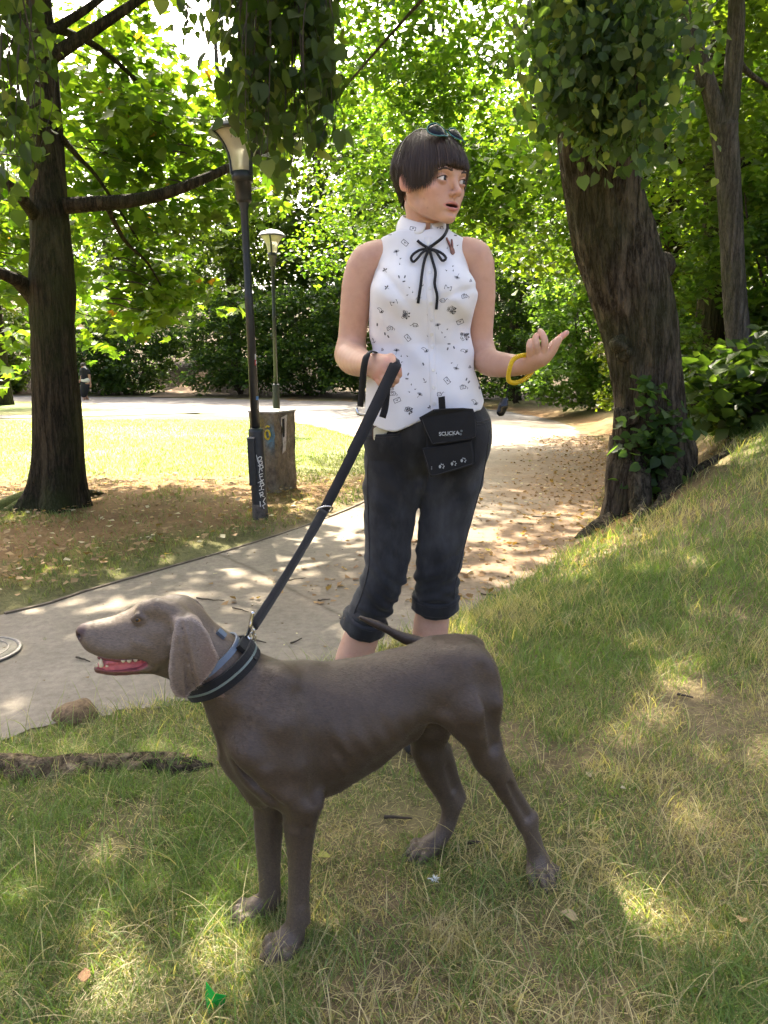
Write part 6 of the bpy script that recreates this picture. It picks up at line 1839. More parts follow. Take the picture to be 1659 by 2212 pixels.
    def strip(pts, w, dy=-.004):
        Q = []
        for u, v, d in pts:
            p, n = cast(bv, u, v, .004)
            if v < 515: p = wpos(u, v, -.02 - (v - 480) * .0016)
            if p is None: p = wpos(u, v, -.09)
            Q.append(p + np.array([0, -d, 0]))
        Q = spline(np.array(Q), 18)
        vd = np.array([0, 1., .1])
        T = np.gradient(Q, axis=0)
        S = np.cross(T, vd)
        rb.add(*ribbon(Q, w, .0015, S))
    strip([(967, 482, .0), (966, 496, .002), (957, 512, .002), (940, 527, .002), (926, 538, .003)], .0075)
    strip([(901, 521, .0), (912, 530, .002), (926, 538, .003)], .0065)
    strip([(926, 540, .004), (908, 542, .006), (892, 552, .008), (887, 562, .008), (892, 569, .008), (902, 560, .010), (912, 548, .008), (926, 540, .005)], .0062)
    strip([(926, 540, .004), (940, 543, .006), (955, 552, .008), (962, 562, .009), (955, 567, .009), (948, 558, .010), (940, 546, .008), (926, 540, .005)], .0062)
    strip([(926, 540, .005), (917, 562, .004), (911, 590, .004), (907, 620, .004), (902, 655, .002)], .0068)
    strip([(927, 540, .005), (934, 565, .004), (941, 590, .004), (939, 615, .004), (944, 640, .003), (942, 668, .002)], .0068)
    p, n = cast(bv, 926, 539, .006)
    Vk, Fk = lathe([(.0001, -.005), (.0055, -.004), (.0070, 0), (.0055, .004), (.0001, .005)], 10, p); rb.add(Vk, Fk)
    rb.build('neck_ribbon', M_ribbon, shirt)
    return shirt, V, F, bv
blouse, SV, SF, SBV = build_blouse(woman)

# ---- cropped jeans
def build_jeans(root):
    f = Field()
    f.ell(wpos(928, 925, .012), (.166, .118, .115), BR, .03)
    RL = [(wpos(862, 950, .0), .086), (wpos(851, 1020, .0), .080), (wpos(844, 1090, -.01), .0725), (wpos(839, 1160, -.02), .064), (wpos(834, 1230, -.025), .0590), (wpos(811, 1290, -.01), .0560), (wpos(788, 1340, .01), .0555), (wpos(775, 1390, .02), .055)]
    LL = [(wpos(992, 945, .0), .086), (wpos(981, 1010, .0), .0815), (wpos(969, 1080, .0), .0745), (wpos(957, 1145, -.005), .0675), (wpos(948, 1210, -.01), .0625), (wpos(943, 1265, .0), .0590), (wpos(940, 1310, .01), .0575), (wpos(938, 1350, .02), .057)]
    f.chain(RL, .03, n=16); f.chain(LL, .010, n=16)
    f.ell(wpos(880, 940, .10), (.085, .075, .10), None, .05); f.ell(wpos(985, 935, .10), (.085, .075, .10), None, .05)
    f.ell(wpos(907, 1045, .0), (.022, .075, .030), None, .02)
    # cut: waist and leg ends
    wt = wpos(928, 872)[2]
    f.fn(lambda P: P[:, 2] - wt, wpos(700, 1300) - 1, wpos(1100, 700) + 1, .004, 'i')
    def leg_cut(c, up):
        up = np.array(up, float); up /= np.linalg.norm(up)
        def fn(P):
            return np.maximum(-((c - P) @ up) * 1.0 * 0 + (P - c) @ up, near(P, c) - .14)
        return fn
    ends = []
    for (c, up) in ((wpos(782, 1356, .012), RL[5][0] - RL[7][0]), (wpos(939.5, 1312, .012), LL[5][0] - LL[7][0])):
        up = up / np.linalg.norm(up); ends.append((c, up))
        def fn(P, c=c, up=up):
            return np.maximum((P - c) @ up, near(P, c - up * .06) - .115)
        f.fn(fn, c - .2, c + .2, .003, 's')
    k0 = wpos(830, 1230); k1 = wpos(948, 1210)
    def folds(P):
        w = 0
        for kc, sg in ((k0, 1), (k1, -1)):
            q = P - kc
            m = np.exp(-(near(P, kc + [0, 0, .10], kc - [0, 0, .12]) / .085) ** 4)
            zz = q[:, 2] + sg * q[:, 0] * .75
            amp = np.exp(-((q[:, 2] + .06) / .13) ** 2)
            w = w + m * amp * (.0042 * np.sin(zz * 88 + 2.4 * np.sin(q[:, 0] * 22)) + .0026 * np.sin(zz * 165 + q[:, 0] * 40))
            m2 = np.exp(-((q[:, 2] + .115) / .045) ** 2) * m
            w = w + m2 * .0042 * np.sin(q[:, 2] * 190 + 3 * np.sin(q[:, 0] * 35 + sg))
        q = P - wpos(900, 1000)
        w = w + .0036 * np.sin((q[:, 2] - np.abs(q[:, 0] - .01) * .8) * 75) * np.exp(-((q[:, 2] + .05) / .09) ** 2)
        return w
    f.fn(folds, k0 - 1, k0 + 1, .01, 'd')
    V, F = f.mesh(.0041); V = relax(V, F, 2, .35)
    jeans = child('jeans', V, F, M_jean, root)
    bv = bvh_of(V, F)
    # turned-up cuffs
    for (c, up), r in zip(ends, (.0585, .0600)):
        s1 = np.cross(up, [0, 1, 0]); s1 /= np.linalg.norm(s1); s2 = np.cross(up, s1)
        rows = []
        for (dr, dz) in ((-.006, -.004), (.002, -.005), (.0045, -.001), (.0045, .020), (.0055, .036), (.0035, .041), (-.006, .041)):
            row = []
            for j in range(40):
                a = 2 * math.pi * j / 40
                w_ = .0016 * math.sin(a * 7 + dz * 150) + .0012 * math.sin(a * 13)
                row.append(c + up * (dz + .0025 * math.sin(a * 3)) + (s1 * math.cos(a) + s2 * math.sin(a)) * (r + dr + w_))
            rows.append(row)
        m_ = len(rows); Vc = np.array(rows).reshape(-1, 3)
        Fc = [(i * 40 + j, i * 40 + (j + 1) % 40, (i + 1) * 40 + (j + 1) % 40, (i + 1) * 40 + j) for i in range(m_ - 1) for j in range(40)]
        cu = child('cuff', Vc, Fc, M_jean, jeans)
        for dz in (.004, .033):
            P = [c + up * dz + (s1 * math.cos(a) + s2 * math.sin(a)) * (r + .0062) for a in np.linspace(0, 2 * math.pi, 41)]
            child('stitching', *tube(P, .0006, 4, False), M_seam, cu)
    # seams, pocket edge and stitching
    def seam(pts, w=.0012, lift=.0006, nm='seam'):
        Q = []
        for u, v in spline(np.array(pts, float), max(8, len(pts) * 5)):
            p, n = cast(bv, u, v, lift)
            if p is not None and (not Q or np.linalg.norm(p - Q[-1]) < .05): Q.append(p)
        if len(Q) > 3: child(nm, *tube(np.array(Q), w, 5, False), M_seam, jeans)
    seam([(800, 938), (825, 940), (850, 935), (866, 922)]); seam([(799, 944), (826, 946), (854, 940), (870, 926)], .0008)
    seam([(1055, 905), (1035, 912), (1010, 908)]); seam([(1058, 911), (1036, 918), (1008, 914)], .0008)
    seam([(797, 965), (794, 1040), (796, 1120), (798, 1180), (797, 1225), (783, 1280), (765, 1325)], .0016)
    seam([(1057, 930), (1045, 1020), (1022, 1110), (1000, 1190), (984, 1260), (980, 1300)], .0016)
    seam([(925, 1040), (922, 1000), (926, 960), (930, 925)], .001)
    bt = simple('rivet', (.18, .09, .06), .4, .8)
    for u, v in ((744, 1335), (984, 1290)):
        p, n = cast(bv, u + 6, v, .006)
        if p is not None: child('rivet', *lathe([(.0001, -.002), (.005, -.002), (.005, .002), (.0001, .003)], 10, p, np.array(Vector(n).to_track_quat('Z', 'Y').to_matrix())), bt, jeans)
    # front pocket bulging over what is in it
    rows = []
    for j in range(9):
        v = 939 + j * 7
        row = []
        for i in range(15):
            u = 794 + i * 5.2 + (j * .2)
            p, n = cast(bv, u, v - 4 * (i / 14.) ** 2 * (j == 0), 0)
            if p is None: p, n = row[-1][0], row[-1][1]
            e = min((i + 1.5) / 1.5, (14 - i) / 4.); row.append((p, n, min(1, e) * max(0, 1 - (j / 8.) ** 2)))
        rows.append(row)
    Vp = [p + n * (.0008 + .0125 * w) for r in rows for p, n, w in r] + [p + n * (.0002 + .0105 * w) for r in rows for p, n, w in r]; K = 15 * 9
    Fp = [(j * 15 + i, j * 15 + i + 1, (j + 1) * 15 + i + 1, (j + 1) * 15 + i) for j in range(8) for i in range(14)]
    Fp = Fp + [tuple(K + q for q in f_[::-1]) for f_ in Fp] + [(i, K + i, K + i + 1, i + 1) for i in range(14)]
    pk = child('pocket', Vp, Fp, M_jean, jeans)
    for dz in (.002, .007):
        child('stitching', *tube([Vp[i] + np.array([0, -.0010, -dz]) for i in range(1, 14)], .0007, 4, False), M_seam, pk)
    return jeans, bv
jeans, JBV = build_jeans(woman)

# shoes (behind the dog, on the grass)
M_shoe = simple('shoe', (.03, .03, .035), .6)
for (u, v) in ((722, 1640), (902, 1640)):
    p = wpos(u, v, .06); g = ground_h(p[0], p[1])
    f = Field()
    f.chain([(np.array([p[0], p[1] + .05, g + .045]), .042), (np.array([p[0] - .01, p[1] - .05, g + .042]), .043), (np.array([p[0] - .015, p[1] - .14, g + .032]), .032)], .02)
    f.fn(lambda P: g + .002 - P[:, 2], np.array([p[0], p[1], g]) - .3, np.array([p[0], p[1], g]) + .3, .004, 'i')
    v_, f_ = f.mesh(.005)
    child('shoe', v_, f_, M_shoe, woman)

# ---- hair
HEADBV = bvh_of(WV[:HEADN[0]], WF[(WF < HEADN[0]).all(1)])
def build_hair(root):
    m, N, L, B = material('dark_brown_hair')
    a = N.new('ShaderNodeAttribute'); a.attribute_name = 'tint'
    L.new(a.outputs['Color'], B.inputs['Base Color'])
    B.inputs['Roughness'].default_value = .50
    B.inputs['Specular IOR Level'].default_value = .35
    B.inputs['Anisotropic'].default_value = .4
    def zb(ph):                      # lower edge by angle from the forehead, degrees 0..180
        return np.interp(ph, [0, 24, 32, 40, 47, 56, 70, 77, 83, 96, 103, 125, 150, 180], [.0265, .0250, .0205, .006, -.014, -.022, -.024, -.018, .012, .014, -.018, -.036, -.046, -.048])
    C0 = np.array([0, -.012, .026]); RX, RYf, RYb, RZ = .0850, .1090, .094, .0965
    def point(ph, t, lift, drift=0.0):
        """ph degrees signed (+ her left), t 0 crown .. 1 end"""
        zend = zb(np.abs(ph))
        a = np.radians(ph + drift * t)
        ry = np.where(np.abs(ph) < 90, RYf, RYb)
        cr = np.array([0, -.022, 0])
        zz = C0[2] + RZ
        # first part over the dome, last part hanging
        th = t * math.pi / 2 * 1.35
        z_dome = C0[2] + RZ * np.cos(np.minimum(th, math.pi / 2))
        rad = np.sin(np.minimum(th, math.pi / 2))
        tt = np.clip((th - math.pi / 2) / (.35 * math.pi / 2), 0, 1)
        zlow = C0[2]
        # remap so that z runs to zend
        s_ = (z_dome - C0[2]) / RZ
        z = np.where(zend > C0[2], zend + (C0[2] + RZ - zend) * (s_ * (th < math.pi / 2)), z_dome + (zend - C0[2]) * tt)
        rad = np.where(zend > C0[2], np.sqrt(np.clip(1 - ((z - C0[2]) / RZ) ** 2, 0, 1)), rad)
        inward = np.where(np.abs(ph) > 100, .34 * tt ** 1.2, .05 * tt)
        k = rad * (1 - inward)
        x = np.sin(a) * (RX + lift) * k; y = C0[1] + np.cos(a) * (ry + lift) * k + cr[1] * (1 - rad) * .6
        return np.stack([x, y, z + lift * np.sqrt(np.clip(1 - rad ** 2, 0, 1))], -1)
    # inner shell
    nph, nt = 96, 16
    PH = np.linspace(-180, 180, nph, endpoint=False); T = np.linspace(0, 1, nt)
    V = np.array([point(np.full(nt, p), T * .97, -.004) for p in PH])
    V = V.reshape(-1, 3)
    F = [(i * nt + j, i * nt + j + 1, ((i + 1) % nph) * nt + j + 1, ((i + 1) % nph) * nt + j) for i in range(nph) for j in range(nt - 1)]
    tint = np.tile([.016, .010, .007], (len(V), 1))
    # strands
    rng = np.random.default_rng(3); NS = 6500; npt = 7
    SV_ = []; SF_ = []; ST_ = []; n0 = len(V)
    for i in range(NS):
        ph = rng.uniform(-180, 180)
        t0 = rng.uniform(0, .55) ** 1.3; t1 = 1.0 + rng.normal(0, .010)
        if i % 9 == 0: t1 = rng.uniform(.7, 1.0)
        t = np.linspace(t0, t1, npt)
        clump = 1.6 * math.sin(ph * .9) + 1.2 * math.sin(ph * 2.3 + 1)
        lf = rng.uniform(-.002, .0035) + .0012 * math.sin(ph * .55)
        P = point(np.full(npt, ph), np.clip(t, 0, 1.0), lf + .0012 * np.sin(t * 5 + ph), rng.normal(0, 5) + clump)
        P[:, 2] -= np.clip(t - 1, 0, 1) * .10
        if i % 26 == 0: P += (P - C0) * smoothstep(.2, 1, t)[:, None] * rng.uniform(.03, .11)
        if abs(ph) < 62: P[:, 2] -= smoothstep(.8, 1, t) * (rng.uniform(-.005, .005) + .003 * math.sin(ph * .55) + .002 * math.sin(ph * 1.7))
        else: P[:, 2] -= smoothstep(.8, 1, t) * rng.uniform(-.004, .009)
        nrm = P - (C0 + [0, 0, -.01]); nrm /= np.linalg.norm(nrm, axis=1)[:, None]
        Tn = np.gradient(P, axis=0); S = np.cross(Tn, nrm); S /= np.linalg.norm(S, axis=1)[:, None] + 1e-9
        w = rng.uniform(.0008, .0019) * np.interp(np.linspace(0, 1, npt), [0, .15, .75, 1], [.5, 1, .9, .12])[:, None] / 2
        roll = rng.uniform(-.25, .25)
        Sd = S * math.cos(roll) + nrm * math.sin(roll)
        Q = np.stack([P - Sd * w, P + nrm * w * .3, P + Sd * w], 1).reshape(-1, 3)
        SV_.append(Q)
        b = n0 + i * npt * 3
        for j in range(npt - 1):
            for e in (0, 1):
                SF_.append((b + j * 3 + e, b + j * 3 + e + 1, b + j * 3 + 4 + e, b + j * 3 + 3 + e))
        sh = rng.uniform(.85, 1.35) * (1.6 if rng.random() < .05 else 1)
        ST_.append(np.tile(np.array([.032, .019, .0125]) * sh, (npt * 3, 1)))
    V = np.concatenate([V] + SV_); F = F + SF_; tint = np.concatenate([tint] + ST_)
    W = HC + (V * HS) @ HR.T
    child('hair', W, F, m, root, attrs={'tint': tint})
    # eyebrows and lashes
    me = simple('brow_hair', (.045, .027, .019), .6)
    for s in (-1, 1):
        mb = MB()
        hb = HEADBV
        for i in range(110):
            t = rng.random()
            c = np.array([s * (.014 + .032 * t), 0, .0165 + .0050 * math.sin(t * 2.2) - .004 * t * t + rng.normal(0, .0011)])
            c[1] = .0915 - .020 * (t ** 2)
            o_ = Vector(HC + HR @ (c + np.array([0, .06, 0])))
            hit = hb.ray_cast(o_, Vector(-HR[:, 1]))[0]
            if hit is None: continue
            c = (np.array(hit) - HC) @ HR + np.array([0, .0004, 0])
            d = np.array([s * .8, -.25 * t - .1, .45 - .7 * t]); d /= np.linalg.norm(d)
            P = np.array([c, c + d * .0035 + [0, .0006, 0], c + d * .0065])
            W_ = HC + P @ HR.T
            mb.add(*tube(W_, [.0006, .0005, .0001], 4, False))
        mb.build('eyebrow', me, root)
        mb = MB()
        e = np.array([s * .0315, .0740, -.001])
        xs = np.linspace(-.0140, .0140, 26)
        up = []
        for x in xs:
            w_ = max(0, 1 - (x / .0150) ** 2)
            z = .0062 * w_ + .0004; y = math.sqrt(max(1e-6, .0141 ** 2 - x * x - z * z))
            up.append(e + np.array([s * x, y, z]))
        W_ = HC + np.array(up) @ HR.T
        mb.add(*tube(W_, np.interp(np.linspace(0, 1, 26), [0, .3, 1], [.0005, .0010, .0012]), 5, False))
        mb.build('eyelash', me, root)
build_hair(woman)
# ------------------------------------------------------------------ things she wears and carries
def bent(P, r, name, mat, parent, n=8): return child(name, *tube(P, r, n), mat, parent)
# sunglasses pushed up into the hair
def build_glasses():
    root = thing('sunglasses', 'dark sunglasses with teal rims pushed up on the dark hair', 'sunglasses', tuple(hd(0, .06, .11)))
    m, N, L, B = material('dark_lens')
    B.inputs['Base Color'].default_value = (.004, .005, .007, 1); B.inputs['Roughness'].default_value = .04; B.inputs['Specular IOR Level'].default_value = .2
    n = noise(N, L, 30, 2, .5, coords(N)); r = ramp(N, [(.3, (.003, .004, .006)), (.7, (.006, .008, .012))]); L.new(n.outputs[0], r.inputs[0]); L.new(r.outputs[0], B.inputs['Base Color'])
    rim = simple('teal_rim', (.03, .16, .16), .3, 0, .2)
    fr = simple('steel_frame', (.30, .30, .29), .25, .9, .1)
    dk = simple('black_frame', (.012, .013, .015), .3)
    up = math.radians(44)
    ex = np.array([1, 0, 0]); ey = np.array([0, -math.sin(up), math.cos(up)]); en = np.array([0, math.cos(up), math.sin(up)])
    for s in (-1, 1):
        sh = []
        for i in range(28):
            a = 2 * math.pi * i / 28
            x = .027 * math.copysign(abs(math.cos(a)) ** .8, math.cos(a)); y = .0225 * math.copysign(abs(math.sin(a)) ** .85, math.sin(a))
            if y < 0: x *= 1 + y * 9
            sh.append((x, y))
        def pt(x, y, bul=0):
            b = -.004 * (x / .027) ** 2 * 1.0 - .010 * (abs(x * s + .0) / .03) * (1 if x * s > 0 else 0)
            return hd(0, 0, 0) + HR @ (np.array([s * .032, .060, .1095]) + ex * x + ey * y + en * (b + bul))
        ring = np.array([pt(x, y) for x, y in sh])
        V = [pt(0, 0, .0035)] + [pt(x * .55, y * .55, .0025) for x, y in sh] + list(ring); n = 28
        F = [(0, 1 + i, 1 + (i + 1) % n) for i in range(n)] + [(1 + i, 1 + n + i, 1 + n + (i + 1) % n, 1 + (i + 1) % n) for i in range(n)]
        V = V + [pt(x, y, -.0015) for x, y in sh] + [pt(0, 0, .0015)]
        F += [(1 + n + i, 1 + 2 * n + i, 1 + 2 * n + (i + 1) % n, 1 + n + (i + 1) % n) for i in range(n)] + [(1 + 3 * n, 1 + 2 * n + (i + 1) % n, 1 + 2 * n + i) for i in range(n)]
        lens = child('lens', V, F, m, root)
        child('rim', *tube(np.concatenate([ring, ring[:1]]), .0014, 6, False), rim, lens)
        a = pt(s * .027, .010); P = spline(np.array([a, hd(s * .074, .030, .106), hd(s * .089, .002, .086), hd(s * .092, -.015, .056)]), 12)
        child('temple', *tube(P, .0013, 6), fr, root)
    P = [hd(0, 0, 0) + HR @ (np.array([0, .060, .1095]) + ex * x + ey * (.006 + .003 * math.cos(x * 260)) + en * -.001) for x in np.linspace(-.007, .007, 7)]
    child('bridge', *tube(P, .0016, 6), dk, root)
build_glasses()

# rabbit-head brooch
def build_brooch():
    p, n = cast(SBV, 973, 538, .0022)
    root = thing('brooch', 'brown rabbit-head brooch pinned on the white blouse', 'brooch', tuple(p))
    wood = simple('brooch_wood', (.20, .085, .05), .5, 0, .35, 140)
    pink = simple('brooch_pink', (.36, .13, .10), .5, 0, .2, 140)
    R = np.array(Vector(n).to_track_quat('Z', 'Y').to_matrix())
    z_ = np.array([0, 0, 1.]) - n * n[2]; z_ /= np.linalg.norm(z_); x_ = np.cross(z_, n)
    if x_[0] < 0: x_ = -x_
    def plate(poly, t, lift, nm, mat, par):
        poly = np.array(poly) * .00115
        P = [p + x_ * (x) + z_ * (-y) + n * lift for x, y in poly]
        Q = [q + n * t for q in P]; k = len(P)
        return child(nm, P + Q, [tuple(range(k)), tuple(range(2 * k - 1, k - 1, -1))] + [(i, k + i, k + (i + 1) % k, (i + 1) % k) for i in range(k)], mat, par, smooth=False)
    plate([(-3, -3), (4, -4), (7, 2), (7.5, 9), (4, 13), (0, 13), (-3, 9)], .003, 0, 'head', wood, root)
    e1 = plate([(-3, -2), (-7, -12), (-10, -22), (-8, -24), (-3, -14), (1, -4)], .003, 0, 'ear', wood, root)
    e2 = plate([(2, -3), (2, -13), (4, -21), (6, -19), (6, -10), (5, -2)], .003, 0, 'ear', wood, root)
    plate([(-3, -6), (-6.5, -13), (-8.2, -21), (-4, -13), (-1, -5)], .0006, .0031, 'inner_ear', pink, e1)
    plate([(3, -6), (3, -13), (4.4, -18), (5, -10), (4.2, -5)], .0006, .0031, 'inner_ear', pink, e2)
build_brooch()

# treat pouch on the hip
def build_pouch():
    dpt = -.145
    q = lambda u, v, d=0: wpos(u, v, dpt + d)
    root = thing('treat_pouch', 'black nylon treat pouch with flap and paw prints clipped at the waistband', 'pouch', tuple(q(970, 960)))
    def slab(poly, d0, d1, nm, par=root, mat=M_nylon, bow=.006):
        c = np.mean(poly, 0)
        fr = [q(u, v, d0 + bow * (abs(u - c[0]) / 60) ** 2) for u, v in poly]; bk = [q(u, v, d1) for u, v in poly]
        inn = [q(c[0] + (u - c[0]) * .93, c[1] + (v - c[1]) * .93, d0 - .0025 + bow * (abs(u - c[0]) / 60) ** 2) for u, v in poly]
        k = len(poly)
        V = fr + bk + inn
        F = [(i, (i + 1) % k, k + (i + 1) % k, k + i) for i in range(k)] + [(2 * k + i, 2 * k + (i + 1) % k, (i + 1) % k, i) for i in range(k)] + [tuple(range(3 * k - 1, 2 * k - 1, -1)), tuple(range(k, 2 * k))]
        return child(nm, V, F, mat, par, smooth=False)
    slab([(916, 905), (1026, 892), (1031, 940), (1029, 1000), (1020, 1008), (934, 1026), (922, 990)], .0, .06, 'bag')
    slab([(911, 968), (960, 962), (1019, 951), (1024, 985), (1022, 1005), (975, 1019), (930, 1030), (920, 1000)], -.010, .004, 'pocket')
    fl = slab([(905, 902), (937, 884), (965, 882), (1000, 881), (1022, 883), (1029, 904), (1031, 938), (1021, 949), (975, 956), (934, 961), (920, 930)], -.020, -.003, 'flap', bow=.008)
    slab([(946.5, 858), (961, 855.5), (963, 884), (948, 884)], -.004, .004, 'belt_tab')
    # stitched edges
    grey = simple('grey_thread', (.035, .035, .037), .8)
    for loop, d in (([(934, 958), (920, 928), (912, 906)], -.021), ([(936, 958), (975, 953), (1019, 946), (1028, 937), (1026, 905)], -.021), ([(914, 972), (923, 1000), (932, 1026), (975, 1015), (1019, 1002)], -.0125)):
        P = spline(np.array([q(u, v, d + .006 * (abs(u - 970) / 60) ** 2) for u, v in loop]), 20)
        child('stitching', *tube(P, .0007, 4, False), grey, root)
    # lettering and prints
    pale = simple('pale_print', (.36, .38, .38), .7, 0, .15)
    dim = simple('dim_print', (.10, .115, .115), .7, 0, .2)
    def text(body, u, v, size, rot, mat, d, nm, par):
        cu = bpy.data.curves.new(nm, 'FONT'); cu.body = body; cu.size = size; cu.align_x = 'CENTER'; cu.align_y = 'CENTER'; cu.offset = size * .03
        cu.materials.append(mat)
        tmp = bpy.data.objects.new(nm, cu); COL.objects.link(tmp); bpy.context.view_layer.update()
        me = bpy.data.meshes.new_from_object(tmp.evaluated_get(bpy.context.evaluated_depsgraph_get())); bpy.data.objects.remove(tmp)
        me.materials.clear(); me.materials.append(mat)
        o = bpy.data.objects.new(nm, me); COL.objects.link(o); o.parent = par
        off = np.zeros(3); p_ = par
        while p_ is not None: off += np.array(p_.location); p_ = p_.parent
        o.location = Vector(q(u, v, d) - off); o.rotation_euler = (math.pi / 2, 0, 0)
        o.rotation_euler = (Matrix.Rotation(math.pi / 2, 3, 'X') @ Matrix.Rotation(rot, 3, 'Z')).to_euler()
        return o
    text('SCUCKA', 970, 936.5, .0125, math.radians(4), pale, -.0245, 'lettering', fl)
    for i, (a, b) in enumerate(((960, 964), (966, 974), (976, 981))):
        child('small_print', *box(q((a + b) / 2, 941.8 - i * .35, -.0240), ((b - a) * .0011, .0004, .0012)), dim, fl, smooth=False)
    def dot(u, v, r, d, mat, nm, par, sx=1.0):
        n = 9; c = q(u, v, d)
        V = [c + np.array([math.cos(2 * math.pi * i / n) * r * sx, 0, math.sin(2 * math.pi * i / n) * r]) for i in range(n)]
        V += [x + np.array([0, .0015, 0]) for x in V]
        child(nm, V, [tuple(range(n))] + [(i, n + i, n + (i + 1) % n, (i + 1) % n) for i in range(n)], mat, par, smooth=False)
    for (u, v) in ((990.5, 935.5), (997, 931), (995, 938)): dot(u, v, .003, -.0235, dim, 'emblem_dot', fl)
    pk = [o for o in root.children if o.name.startswith('pocket')][0]
    for (u, v) in ((953, 1007.5), (979, 1001.5), (1000, 994.5)):
        b = -.0135 + .006 * (abs(u - 972) / 60) ** 2
        dot(u - 2.5, v + .6, .0042, b, pale, 'paw_print', pk, .7)
        for (du, dv) in ((.4, -4.6), (4.0, -3.8), (6.0, -.3), (4.6, 3.2)): dot(u + du, v + dv, .0016, b, pale, 'paw_toe', pk)
    for v in (1009, 1013): dot(932.5, v, .0012, -.012, pale, 'print_dot', pk)
build_pouch()

# phone in the hip pocket
def build_phone():
    hit, _n = cast(JBV, 822, 938, 0.0)
    p = np.array([hit[0] + .010, hit[1] - .0080, hit[2] + .005])
    root = thing('phone', 'cream phone in a brown case sticking out of a jeans pocket', 'phone', tuple(p))
    cream = simple('phone_back', (.62, .60, .47), .4, 0, .05); brown = simple('phone_case', (.13, .07, .045), .6)
    def slab(w, h, t, r, c, nm, mat, par):
        pts = []
        for sx, sz, a0 in ((1, 1, 0), (-1, 1, 90), (-1, -1, 180), (1, -1, 270)):
            for k in range(5):
                a = math.radians(a0 + k * 22.5); pts.append((sx * (w - r) + r * math.cos(a), sz * (h - r) + r * math.sin(a)))
        tl = -.03
        V = [c + np.array([x, -t - (z - h) * .16, z + x * tl]) for x, z in pts] + [c + np.array([x, t - (z - h) * .16, z + x * tl]) for x, z in pts]; k = len(pts)
        return child(nm, V, [tuple(range(k)), tuple(range(2 * k - 1, k - 1, -1))] + [(i, k + i, k + (i + 1) % k, (i + 1) % k) for i in range(k)], mat, par, smooth=False)
    slab(.0300, .020, .0032, .009, p + [0, .002, -.004], 'case', brown, root)
    b = slab(.0278, .0180, .0010, .008, p + [0, -.0018, -.0045], 'back_cover', cream, root)
    mk = simple('grey_mark', (.30, .30, .27), .5)
    child('mark', *lathe([(.0001, -.0003), (.003, -.0003), (.003, .0003), (.0001, .0003)], 10, p + [.002, -.0035, -.004], np.array(Matrix.Rotation(math.pi / 2, 3, 'X'))), mk, b)
build_phone()

# yellow coil bracelet with a clicker
def build_coil():
    c = wpos(1124, 796, -.115)
    root = thing('coil_bracelet', 'yellow spiral coil bracelet on the wrist of the open hand', 'bracelet', tuple(c))
    ctl = [(1146, 767, -.15), (1128, 768, -.16), (1112, 774, -.165), (1104, 785, -.165), (1100, 800, -.160), (1098, 815, -.15), (1101, 824, -.14), (1112, 827, -.125), (1128, 822, -.105), (1142, 812, -.085), (1152, 798, -.075), (1158, 782, -.08), (1154, 770, -.12), (1146, 767, -.15)]
    P = spline(np.array([wpos(u, v, d) for u, v, d in ctl]), 240)
    T, U, W = frames(P)
    turns = 62; n = turns * 12
    t = np.linspace(0, 1, n); idx = t * (len(P) - 1)
    f = lambda A: np.stack([np.interp(idx, np.arange(len(P)), A[:, k]) for k in range(3)], 1)
    a = t * turns * 2 * math.pi
    C_ = f(P) + f(U) * (.0043 * np.cos(a))[:, None] + f(W) * (.0043 * np.sin(a))[:, None]
    yel = simple('yellow_plastic', (.72, .50, .01), .3, 0, .08, 60, spec=.5)
    child('coil', *tube(C_, .00165, 6), yel, root)
    blk = simple('black_gloss', (.006, .006, .008), .12)
    cord = spline(np.array([wpos(1100, 824, -.14), wpos(1098, 840, -.14), wpos(1094, 858, -.14)]), 8)
    child('cord', *tube(cord, .0008, 6), M_web, root)
    f_ = Field(); f_.chain([(wpos(1092, 864, -.14), .0075), (wpos(1087, 877, -.14), .0115), (wpos(1082, 890, -.14), .0105)], .01)
    v_, q_ = f_.mesh(.0022)
    child('clicker', v_, q_, blk, root)
build_coil()

